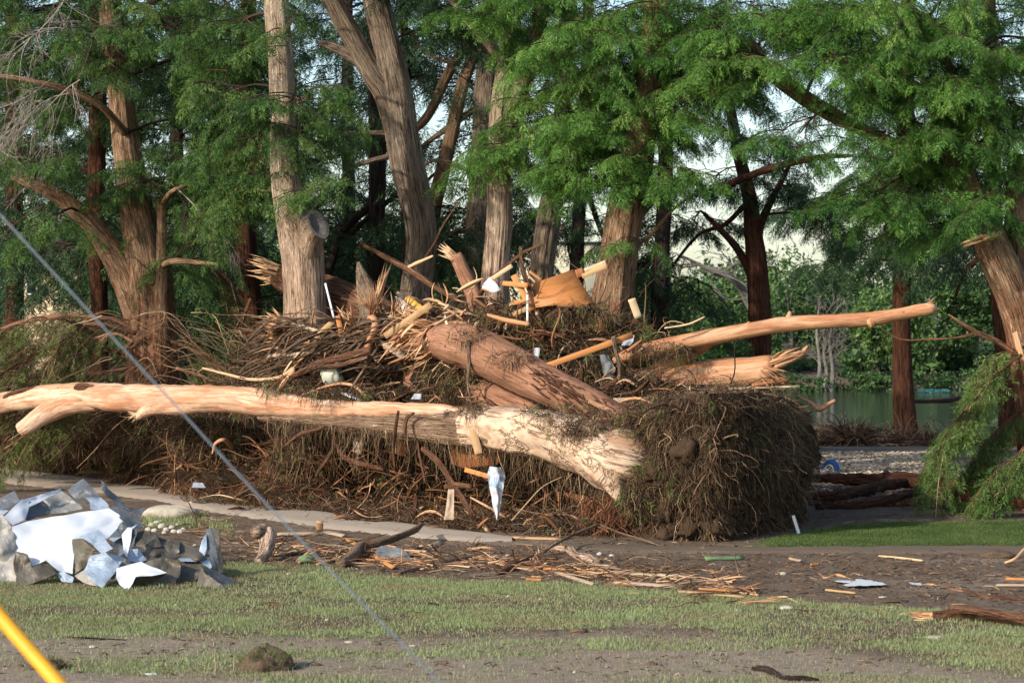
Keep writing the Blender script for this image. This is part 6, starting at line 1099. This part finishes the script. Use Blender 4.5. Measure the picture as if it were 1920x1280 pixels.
# hundreds of mid-size sticks would be countable one by one; the ones below are the loose ends of the tangle
SLOPE = .008
for px_, py_, dx_, dz_, n_ in ((535, 606, -1, .5, 26), (525, 640, -1, .1, 22), (528, 664, -.5, -.8, 14), (660, 610, -.4, .9, 16), (745, 585, .3, .9, 12), (770, 600, -.5, .7, 16)):
    m = MB(); shards(m, P(px_, py_, 42.6), [dx_, -.2, dz_], .14, n_, .55, .03, .45); m.build('wood_splinters', M['splinter'], kind='stuff', label='burst of torn splinters in the upper left of the pile', category='debris')
# flakes of bark still clinging to the slanting log and the peeled limb
m = MB(); n = 190; k = U(0, 1, n); px_ = 815 + 340 * k; py_ = np.interp(px_, [815, 900, 970, 1050, 1155], [640, 660, 694, 733, 785]) + U(-26, 26, n); Y_ = np.interp(px_, [815, 1155], [42.5, 40.9]) - .36 + .3 * (np.abs(py_ - np.interp(px_, [815, 900, 970, 1050, 1155], [640, 660, 694, 733, 785])) / 34) ** 2 + SLOPE * np.maximum(0, 1000 - px_)
p = np.stack([(px_ - CX) / F * Y_, Y_, CZ - (py_ - HZ) / F * Y_], -1); bark_strips(m, p, np.array([.86, -.25, -.42]) + R.normal(size=(n, 3)) * .1, U(.1, .6, n), U(.008, .03, n)); m.build('bark_flakes', M['bark_log'], kind='stuff', label='loose bark flakes clinging to the big slanting log', category='bark')
MATS = [(880, 632, 40, 10, 41.7, .2), (960, 670, 40, 10, 41.4, .2), (1112, 806, 55, 20, 39.45, .25), (1225, 800, 60, 30, 39.2, .3), (1030, 768, 50, 9, 40.0, .3), (885, 768, 30, 12, 40.0, .2), (1195, 905, 34, 60, 38.95, .25), (640, 738, 90, 10, 40.6, .3), (1060, 800, 30, 14, 39.5, .2), (1150, 780, 60, 14, 39.9, .3), (530, 722, 40, 14, 40.8, .3), (1300, 745, 90, 14, 40.6, .5), (1240, 655, 60, 14, 42., .3), (960, 600, 80, 20, 43.2, .4), (1090, 590, 60, 16, 43., .4)]
tangle('twig_tangle', 'matted twigs lodged on the collar and upper side of the long log', MATS, 4600, 1800, 380, rt=(.003, .010), ltw=(.08, .4), fl=(.08, .3))
m = MB(); SLOPE = 0.; n = 420; x_ = U(-20, 500, n); y_ = U(600, 800, n) - .12 * (x_ - 100).clip(0, 200); Y_ = U(49.4, 51.0, n); p = np.stack([(x_ - CX) / F * Y_, Y_, CZ - (y_ - HZ) / F * Y_], -1)
d = np.stack([-np.sign(290 - x_ + R.normal(size=n) * 60) * U(.5, 1.2, n), -U(0, .6, n), U(-.35, .35, n)], -1); twigs(m, p, d, U(.5, 1.7, n), .005 + .014 * U(0, 1, n) ** 2, .25, .55, 10, U(.45, 1, n)); m.build('arching_twigs', M['twig'], kind='stuff', label='light brown twigs arching out of the left tangle', category='debris')
SLOPE = .008; m = MB(); n = 300; LW = [(640, 880, 130, 70, 43.4, .5), (850, 880, 150, 70, 42.9, .5), (1020, 910, 100, 50, 42.3, .4), (430, 870, 110, 50, 43.6, .5), (1000, 650, 120, 45, 43.2, .4)]; p, d = on_core(n, LW); twigs(m, p, R.normal(size=(n, 3)) * (1, .4, .9), U(.4, 1.4, n), U(.012, .032, n), .25, .15, 10, U(.4, 1, n)); m.build('loose_branches', M['red_bark'], kind='stuff', label='red brown broken branches crossing the dark hollow under the long log', category='debris')
m = MB(); n = 420; p, d = on_core(n, CORE + BASE + LOWL, .1); twigs(m, p + d * .1, R.normal(size=(n, 3)) * (1, .5, .6) + d * .5, U(.5, 1.5, n), U(.010, .026, n), .22, .12, 10, U(.25, 1, n)); m.build('loose_branches', M['twig'], kind='stuff', label='loose broken branches sticking out all over the pile', category='debris'); SLOPE = 0.
m = MB(); SLOPE = .008; n = 170; p, d = on_core(n, CORE[:10] + CORE[12:13], .1)
for q in range(n): shards(m, p[q] + d[q] * .06, R.normal(size=3) * (1, .5, .7) + d[q] * .4, .02, int(U(1, 4)), U(.15, .6), .016, .2)
m.build('wood_splinters', M['splinter'], kind='stuff', label='pale wood splinters strewn over the pile', category='debris')
# torn strips of bark and flat slivers all through the heap
for nm_, mt_, n, sp_, lb_ in (('bark_strips', 'bark_log', 900, CORE + LOWL + BASE, 'torn brown bark strips all through the pile'), ('wood_slivers', 'splinter', 760, CORE + BASE + [(700, 640, 110, 50, 43.4, .7), (930, 590, 120, 40, 43.6, .6)] * 3, 'pale flat slivers of split wood in the pile')):
    m = MB(); p, d = on_core(n, sp_, .1); bark_strips(m, p + d * .08, R.normal(size=(n, 3)) * (1, .5, .6) + d * .4, U(.2, 1.1, n) * U(.4, 1, n), U(.015, .06, n)); m.build(nm_, M[mt_], kind='stuff', label=lb_, category='debris')
m = MB(); n = 360; p = np.array([P(x_, y_, 42.8) for x_, y_ in zip(U(520, 760, n), U(596, 700, n))]); bark_strips(m, p + R.normal(size=(n, 3)) * (.1, .3, .05), np.stack([-1 + .5 * R.normal(size=n), .3 * R.normal(size=n), -.18 + .25 * R.normal(size=n)], -1), U(.4, 1.4, n), U(.012, .045, n)); m.build('bark_strips', M['bark_tan'], kind='stuff', label='long bark strips combed leftward under the splintered stump', category='debris')
m = MB(); n = 60; p = np.array([P(x_, y_, 42.4) for x_, y_ in zip(U(770, 840, n), U(590, 650, n))]); bark_strips(m, p + R.normal(size=(n, 3)) * (.1, .2, .05), np.stack([-1 + .4 * R.normal(size=n), .3 * R.normal(size=n), -.35 + .25 * R.normal(size=n)], -1), U(.4, .9, n), U(.02, .05, n)); m.build('wood_slivers', M['splinter'], kind='stuff', label='frayed wood fibres round the torn end of the slanting log', category='debris')
SLOPE = 0.
m = MB(); n = 620; x = U(360, 1400, n); y = edge(x, [(360, 985), (500, 1030), (700, 1045), (1000, 1055), (1200, 1082), (1400, 1108)]) + R.normal(size=n) * 15
o_ = np.array([G(a, b) for a, b in zip(x, y)]) + (0, 0, .02); dd = np.stack([R.normal(size=n), R.normal(size=n) * .5, np.abs(R.normal(size=n)) * .16], -1); twigs(m, o_, dd, U(.12, 1.1, n) * U(.3, 1, n), U(.005, .02, n), .2, .06, 6, U(.3, 1, n))
m.build('drift_sticks', M['twig'], kind='stuff', label='drift of broken sticks along the grass edge', category='debris')
m = MB()
for q in range(170): a = float(U(480, 1420)); b = float(edge(a, [(360, 985), (500, 1030), (700, 1045), (1000, 1060), (1200, 1086), (1420, 1110)]) + R.normal() * 10); shards(m, G(a, b) + (0, 0, .03), [U(-1, 1), U(-.4, .4), .05], .02, int(U(1, 4)), U(.12, .65), .018, .15)
m.build('wood_splinters', M['splinter'], kind='stuff', label='orange splinters and bark strips in the drift by the grass', category='debris')
for lb, a, b, w, mt in [
    ('long thin pale plank, highest of the planks right of centre', (1130, 1078), (1311, 1087), 6, 'board_pale'), ('brown plank under the long thin pale one', (1150, 1096), (1280, 1105), 9, 'board_grey'), ('pale lath at the right tail of the planks', (1272, 1113), (1396, 1124), 5, 'board'),
    ('thin lath just above the tail lath', (1310, 1108), (1378, 1113), 3, 'board_orange'), ('pole lying left of the planks, angled down right', (1040, 1076), (1112, 1100), 7, 'board_grey'), ('short orange block at the grass edge', (988, 1090), (1016, 1091), 7, 'board_orange'),
    ('long narrow orange lath through the middle debris', (668, 1052), (812, 1060), 4, 'board_orange'), ('flat grey plank left of the middle debris', (520, 1005), (600, 1004), 10, 'board_grey'), ('grey plank meeting the flat one at an angle', (606, 1000), (644, 1008), 9, 'board_grey'),
    ('pale rough strip near the green slab', (515, 1044), (590, 1036), 5, 'board'), ('longer pale strip right of the root knee', (560, 1058), (640, 1046), 4, 'board'), ('orange strip lying by the green slab', (596, 1062), (664, 1042), 6, 'board'),
    ('slanting orange slat under the grey branch', (646, 1012), (676, 1030), 5, 'board_orange'), ('crossed orange slat right of the grey branch', (692, 1040), (738, 1068), 8, 'board_orange'), ('pale peeled pole by the end of the road', (960, 1011), (1056, 1014), 7, 'board'),
    ('orange sliver beside the peeled pole', (1036, 1006), (1072, 998), 4, 'board'), ('orange lath near the pile of planks', (1020, 1070), (1062, 1072), 5, 'board_orange'), ('weathered plank behind the long thin one', (1110, 1072), (1160, 1066), 9, 'board_grey'),
    ('upper orange board at the right edge in the mud', (1886, 1089), (1990, 1092), 6, 'board_orange'), ('dark board at the right edge in the mud', (1868, 1101), (1990, 1104), 5, 'board_grey'), ('thin orange root across the upper right mud', (1648, 1046), (1730, 1055), 3, 'splinter'),
    ('thin sliver in the mud near the left of the right field', (1480, 1050), (1502, 1055), 5, 'board_grey'), ('orange sliver on the mud beyond the splinters', (1520, 1062), (1536, 1061), 3, 'board_orange'), ('thin lath on the mud under the puddle', (1548, 1110), (1604, 1116), 3, 'board'), ('orange shard at the end of the road', (1240, 1068), (1270, 1066), 4, 'board')]:
    lboard(lb, a, b, w, mt)
lboard('pale board end standing upright by the flat grey plank', (599, 998), (600, 981), 13, 'board', la=4, lb=22, roll=0.)
lboard('square grey tile tilted in the debris right of centre', (808, 1028), (826, 1020), 12, 'board_grey')
lboard('flat green painted slab lying in the right mud', (1322, 1052), (1394, 1050), 10, 'green_stone', .04, name='slab', cat='slab')
m = MB(); blob(m, G(574, 1056) + (0, 0, .07), (.13, .1, .08), 24, 14, .2, 1, 4); tag(m.build('stone', M['green_stone']), 'mossy green stone in the debris band', 'stone')
lstone('flat boulder with a mossy edge between the wreck and the road', 320, 960, 52, 16, 'stone', 'boulder', 'boulder', 3, None, .18)
lstone('small mossy boulder on the ridge beyond the road', 172, 880, 22, 12, 'stone', 'boulder', 'boulder', 5)
for k_, (a, b, s_) in enumerate([(284, 984, 6), (294, 980, 7), (304, 986, 8), (300, 978, 5), (322, 988, 6), (312, 992, 6), (332, 984, 5), (338, 996, 7), (326, 996, 6), (344, 992, 5), (278, 992, 6), (308, 998, 5), (290, 994, 6)]):
    lstone('pale fist sized stone in the heap beside the metal wreck', a, b, s_, s_ * .75, 'stone_white', 'stone', 'stone', k_ + 7, 'pale stones heaped beside the metal wreck')
for lb, a, b, s_, q in [('cream foam bar lying at the grass edge right of the planks', 1475, 1139, 14, 4), ('larger flat white slab on the grass at lower right', 1752, 1195, 18, 4), ('white scrap on the grass below the puddle', 1696, 1151, 9, 3), ('white fragment on the mud above the white scrap', 1668, 1138, 6, 2), ('white fragment at the left foreground mud', 174, 1212, 7, 3), ('small white scrap on the grass under the debris band', 541, 1076, 5, 3), ('pale scrap near the cable in the foreground', 774, 1210, 7, 2), ('white crumb on the mud behind the shaggy log', 1802, 1103, 5, 2), ('white shard in the mud below the puddle', 1655, 1119, 8, 2), ('small dull stone on the foreground mud', 654, 1203, 8, 3), ('pale stone near the twisted root', 1147, 1041, 5, 3), ('grey stone near the twisted root', 1124, 1038, 5, 4), ('white shoe sized scrap by the end of the road', 887, 1028, 11, 2.5), ('white crumpled scrap beside the planks', 1304, 1100, 6, 3), ('pale clod in the right mud', 1468, 1075, 7, 4)]:
    lstone(lb, a, b, s_, q, 'stone_white', 'scrap', 'scrap', int(a) % 50)
lstone('dark mud mound on the track at the right', 1872, 1040, 34, 10, 'mud', 'mud_mound', 'mud', 9, None, .5)
lstone('dark ridge of churned mud below the puddle', 1668, 1126, 34, 4, 'mud', 'mud_mound', 'mud', 12, None, .5)
lstone('round mossy clod near the tail lath', 1317, 1124, 13, 4, 'mud', 'mud_clod', 'mud', 13, None, .4)
lstone('small dark clod with a twig on the right mud', 1398, 1060, 9, 5, 'mud', 'mud_clod', 'mud', 14, None, .4)
# foreground clumps, out of focus
for lb, a, b, w_, h_, gn, s_ in [('large brown root clod with green tufts at the bottom, left of centre', 498, 1258, 52, 40, 260, 5), ('brown shaggy clod at the bottom centre', 682, 1274, 48, 22, 60, 6), ('dark mud clod behind the yellow guard', 92, 1256, 34, 20, 30, 7), ('low mud clod between the guard and the plastic scrap', 165, 1276, 44, 16, 30, 8)]:
    Y_ = 24.6; g = onground(a, Y_); k_ = Y_ / F; r = thing('root_clod', g, lb, 'clod'); m = MB(); c_ = np.array([g[0], g[1], CZ - (b - HZ) * k_]); blob(m, c_, (w_ * k_, w_ * k_ * .8, h_ * k_), 50, 30, .45, 1.6, s_); m.build('soil', M['mud'], r)
    m = MB(); n = 500; d = norm(R.normal(size=(n, 3)) + (0, -.3, .2)); twigs(m, c_ + d * (w_ * k_, w_ * k_ * .8, h_ * k_) * .9, d + R.normal(size=(n, 3)) * .7, U(.03, .14, n), U(.0015, .004, n), .4, .3, 5); m.build('rootlets', M['root'], r)['kind'] = 'stuff'
    m = MB(); n = gn; d = norm(R.normal(size=(n, 3)) * (1, .6, .5) + (0, -.3, .8)); o_ = c_ + d * (w_ * k_, w_ * k_ * .8, h_ * k_) * .8; tp = o_ + (d + (0, 0, .6)) * U(.06, .2, n)[:, None] + R.normal(size=(n, 3)) * .03; u_ = norm(R.normal(size=(n, 3))) * .004
    m.add(np.stack([o_ - u_, o_ + u_, tp], 1).reshape(-1, 3), np.arange(n * 3).reshape(-1, 3), None, None, np.repeat(U(0, 1, n), 3)); m.build('grass_tuft', M['leaf_fresh'], r, smooth=False)['kind'] = 'stuff'
for lb, a, t_, s_ in [('dry pale stalk left of the big root clod', 405, 1215, -2), ('second dry stalk just right of the first', 437, 1232, 2), ('dead stalk between the two left clods', 158, 1230, -14)]:
    g = onground(a, 24.3); m = MB(); tube(m, [g, P(a + s_ * .5, (t_ + 1285) / 2, 24.3), P(a + s_, t_, 24.3)], [.010, .008, .004], 6, .04); tag(m.build('dry_stalk', M['board_grey']), lb, 'stalk')
drape('white plastic scrap at the bottom edge left of centre', [(1262, 272, 292, 24.2), (1272, 215, 292, 24.1), (1284, 228, 280, 24.)], 'white', 'plastic_scrap', 'plastic', amp=.05, seed=21)

# ------------------------------------------------------------------ the cable and the yellow guard close by
m = MB(); tube(m, [P(-330, 40, 9.6), P(0, 402, 9.4), P(300, 728, 9.2), P(520, 966, 9.05), P(830, 1284, 8.8), P(1150, 1610, 8.6)], .0042, 8, .1); tag(m.build('guy_cable', M['cable']), 'blurred grey guy cable slanting down across the left of the view', 'cable')
m = MB(); q = [P(-420, 640, 8.4), P(-30, 1118, 8.1), P(118, 1290, 7.9), P(330, 1540, 7.7)]; tube(m, q, .0275, 24, .1); tag(m.build('guy_guard', M['yellow']), 'bright yellow plastic guy guard cutting the bottom left corner', 'guy guard')

# ------------------------------------------------------------------ fallen boughs with their sprays
def spray_bough(label, pts, Y, leaf='leaf_brown', n=22, L=1.0, sc=1., droop=.6, tint=.45, wmat='bark_log', name='fallen_bough', dirx=0., grp=None, dens=.62, seed=1, t0=.15):
    pth = trunk_path(pts, Y, base=False); r = thing(name, pth[0, :3], label, 'bough', grp); m = MB(); tube(m, pth[:, :3], pth[:, 3], 10, .08, .06, .12, 5, seed); m.build('stem', M[wmat], r); w = MB(); cr = Crown(); c = spline(pth, 60)
    for i in range(n):
        k = int((t0 + (1 - t0) * (i + U()) / n) * 58); d0 = norm(c[k + 1, :3] - c[k, :3]); d = d0 * .8 + np.array([U(-.5, .5) + dirx, U(-.7, .5), U(-.45, .35)]); leafy(cr, w, c[k, :3], d, L * U(.6, 1.3), sc, droop * U(.6, 1.4), dens, tint + U(-.15, .15))
    w.build('branches', M['twig'], r); cr.leaves('sprays', M[leaf], r); return r
spray_bough('upper arching bough sweeping left from the big left trunk', [(260, 622, 10, 51.8), (215, 600, 9, 51.6), (160, 594, 8, 51.4), (100, 592, 6, 51.3), (40, 602, 4, 51.2), (-10, 620, 3, 51.1)], 51.4, n=20, L=.91, tint=.55, wmat='bark_smooth')
spray_bough('middle arching bough with two curved arms, left side', [(255, 625, 9, 51.4), (200, 610, 9, 51.1), (155, 612, 9, 50.9), (120, 640, 8, 49.9), (92, 680, 6, 49.8), (75, 730, 4, 49.8)], 51.0, n=20, L=.90, tint=.45, wmat='bark_smooth')
spray_bough('pale bough running left to the picture edge above the peeled limb', [(160, 615, 9, 51.1), (115, 597, 8, 49.9), (60, 600, 7, 49.8), (0, 617, 5, 49.7), (-40, 630, 4, 49.7)], 49.9, n=22, L=.9, tint=.5, wmat='bark_smooth')
spray_bough('low bough trailing over the ground at far left', [(250, 665, 8, 52.2), (190, 655, 8, 52.0), (130, 652, 7, 51.8), (60, 655, 6, 51.8), (0, 672, 4, 51.8)], 51.8, n=18, L=.91, tint=.35)
spray_bough('brown bough hanging right of the big left trunk', [(322, 640, 7, 51.6), (360, 655, 7, 51.3), (400, 680, 6, 51.1), (440, 705, 5, 49.9)], 51.2, n=16, L=.8, tint=.35)
spray_bough('bent broken bough between the left trunk and the stub tree', [(318, 492, 9, 52.8), (360, 490, 8, 52.8), (400, 502, 8, 52.6), (425, 520, 6, 52.5), (445, 550, 4, 52.4)], 52.6, n=16, L=.8, tint=.35, droop=1.)
spray_bough('wilted bough low in the shade below the peeled limb', [(60, 790, 6, 53.2), (140, 780, 7, 53.0), (220, 790, 7, 52.8), (300, 800, 5, 52.8)], 53.0, n=16, L=.9, tint=.3)
for i_, (lb, pts) in enumerate([('thin bare bough arching over the left tangle, nearest the big trunk', [(250, 640, 6), (215, 625, 5), (180, 635, 4), (140, 665, 4), (110, 700, 3)]), ('thin bough falling forward from the left tangle', [(240, 690, 6), (190, 700, 5), (150, 720, 4), (120, 745, 3)]), ('olive bough spilling down beside the big left trunk', [(330, 690, 6), (365, 700, 6), (400, 715, 5), (430, 735, 4)]), ('olive bough at the far left just above the peeled limb', [(120, 650, 7), (70, 660, 6), (20, 690, 5), (-30, 720, 4)]), ('olive bough hanging below the peeled limb at far left', [(150, 770, 6), (100, 790, 5), (50, 815, 4), (10, 840, 3)])]):
    spray_bough(lb, pts, 50.2 - .1 * i_, n=17, L=.85, tint=.6, wmat='bark_smooth', droop=.9, seed=i_ + 60)
spray_bough('dull bough drooping in the gap left of the stub tree', [(470, 560, 7, 51.), (455, 600, 7, 51.), (440, 640, 5, 51.), (430, 690, 4, 51.)], 51., 'leaf_dark', n=20, L=1.1, tint=.7, droop=.8)
spray_bough('wilted bough caught in the top of the matted pile', [(1080, 640, 6, 43.3), (1120, 622, 6, 43.2), (1170, 606, 5, 43.1), (1200, 600, 4, 43.1)], 43.2, n=14, L=.55, tint=.5, droop=.9)
spray_bough('matted bough over the timber cluster foot', [(930, 620, 5, 43.4), (980, 628, 6, 43.3), (1050, 640, 5, 43.2)], 43.3, n=12, L=.5, tint=.45, droop=1.)
F2 = dict(dens=1., leaf='leaf_fresh', name='drooping_bough', dirx=-.35, droop=.9, sc=1.)
spray_bough('bright drooping bough hanging at right above the dark logs', [(1915, 665, 6, 44.2), (1880, 690, 6, 44.1), (1840, 730, 5, 44.), (1800, 790, 4, 43.9), (1770, 850, 3, 43.9)], 44., n=26, L=.85, tint=.5, **F2)
spray_bough('second bright bough, lower, brushing the lawn at the right edge', [(1960, 800, 6, 43.4), (1920, 840, 6, 43.3), (1880, 880, 5, 43.2), (1850, 930, 4, 43.1)], 43.3, n=24, L=.8, tint=.35, **F2)
spray_bough('upper bright bough near the leaning cypress base', [(1925, 650, 7, 44.6), (1900, 655, 6, 44.5), (1870, 672, 5, 44.4), (1845, 700, 4, 44.3)], 44.5, n=14, L=.7, tint=.6, **F2)
spray_bough('inner bright bough behind the brushing one', [(1950, 740, 6, 44.8), (1900, 780, 6, 44.7), (1850, 830, 5, 44.6), (1830, 900, 3, 44.6)], 44.7, n=22, L=.85, tint=.3, **F2)
log('bare broken branch reaching left from the leaning cypress', [(1908, 666, 10, 44.5), (1870, 640, 10, 44.4), (1830, 622, 9, 44.3), (1800, 604, 7, 44.2), (1778, 590, 4, 44.2)], 44.4, 'bark_warm', 10, .1, .15, name='broken_branch', cat='branch', stubs=[[(1826, 626, 6, 44.3), (1790, 634, 5, 44.3), (1740, 636, 4, 44.2), (1690, 636, 3, 44.2), (1650, 614, 2, 44.1)]])

# ------------------------------------------------------------------ dark fallen logs and drift behind the lawn
for lb, pts, w in [('long dark fallen log behind the lawn, the uppermost', [(1528, 898), (1570, 902), (1620, 906), (1700, 908), (1780, 912), (1850, 918), (1960, 924)], [12, 20, 24, 30, 26, 24, 22]), ('thick dark log crossing under the uppermost one', [(1500, 934), (1560, 934), (1620, 924), (1680, 910), (1740, 906), (1800, 912)], [12, 18, 22, 22, 20, 14]),
                  ('lowest dark log just behind the lawn', [(1530, 952), (1600, 950), (1650, 944), (1700, 930), (1740, 920)], [10, 14, 16, 16, 12]), ('dark log running off to the right edge', [(1780, 930), (1840, 940), (1900, 946), (1990, 952)], [14, 18, 20, 20])]:
    lying(lb, pts, w, 'bark_red', 'dark_log', 'log', lifts=[26] * len(pts), seed=len(lb), ro=.35)
log('orange torn patch of wood on the thick dark log', [(1656, 934, 5, 47.2), (1676, 926, 9, 47.1), (1708, 924, 6, 47.)], 47., 'peeled_orange', 10, .1, .3, name='torn_patch', cat='wood')
log('orange broken end of the uppermost dark log', [(1538, 896, 9, 50.4), (1548, 900, 11, 50.4)], 50.4, 'peeled_orange', 12, .05, .2, name='log_end', cat='wood')
log('orange streaked broken stick by the drooping bough', [(1718, 900, 4, 48.), (1750, 895, 7, 48.), (1776, 884, 5, 48.)], 48., 'peeled_orange', 8, .1, .2, name='broken_stick', cat='stick')
log('pointed stub rising from the uppermost dark log', [(1672, 902, 26, 50.), (1664, 890, 16, 50.), (1658, 880, 5, 50.)], 50., 'bark_dark', 10, .1, .2, name='stub', cat='stub')
DR = [(1560, 832, 60, 14, 80, 2.5), (1640, 836, 90, 14, 79, 2.5), (1760, 838, 60, 14, 78, 2.5), (1590, 820, 26, 14, 78, 1.2)]
m = MB()
for i_, (px, py, rx, ry, Y, d) in enumerate(DR): k = Y / F; blob(m, P(px, py + 4, Y), (rx * k, d, ry * k), 40, 14, .4, 1.8, i_ + 80, U())
m.build('drift_mound', M['soil'], kind='stuff', label='low dark drift of flood wrack along the river edge', category='debris')
m = MB(); p, d = on_core(3800, DR); twigs(m, p, R.normal(size=p.shape) * (1, .5, .5) + d * .4, U(.3, 1.4, len(p)), U(.010, .03, len(p)), .3, .15, 5); m.build('river_drift', M['twig'], kind='stuff', label='tangled sticks along the near river edge', category='debris')
log('orange peeled pole in the drift left of the river edge trunk', [(1624, 828, 5, 77), (1650, 823, 8, 77), (1668, 824, 5, 77)], 77, 'peeled_orange', 8, .1, .1, name='peeled_pole', cat='pole')
log('half sunk dark tree trunk across the river right of the trunk', [(1708, 752, 8, 84), (1740, 752, 8, 86), (1780, 750, 10, 88), (1800, 745, 8, 90)], 86, 'bark_red', 10, .1, .2, name='sunken_trunk', cat='log')
DK = [(1620, 955, 150, 16, 46.6, 1.), (1800, 955, 120, 18, 46., 1.), (1560, 930, 60, 16, 48.5, .8), (1840, 890, 90, 50, 49., 1.2)]
m = MB(); p, d = on_core(4200, DK); p[:, 2] = np.minimum(p[:, 2], gz(p[:, 0], p[:, 1]) + U(0, .3, len(p)) ** 1.5); twigs(m, p, R.normal(size=p.shape) * (1, .5, .4) + (0, 0, .1), U(.1, .7, len(p)), U(.004, .014, len(p)), .3, .15, 5); m.build('shaded_litter', M['twig'], kind='stuff', label='shaded sticks and litter round the dark fallen logs', category='debris')
SLOPE = .008
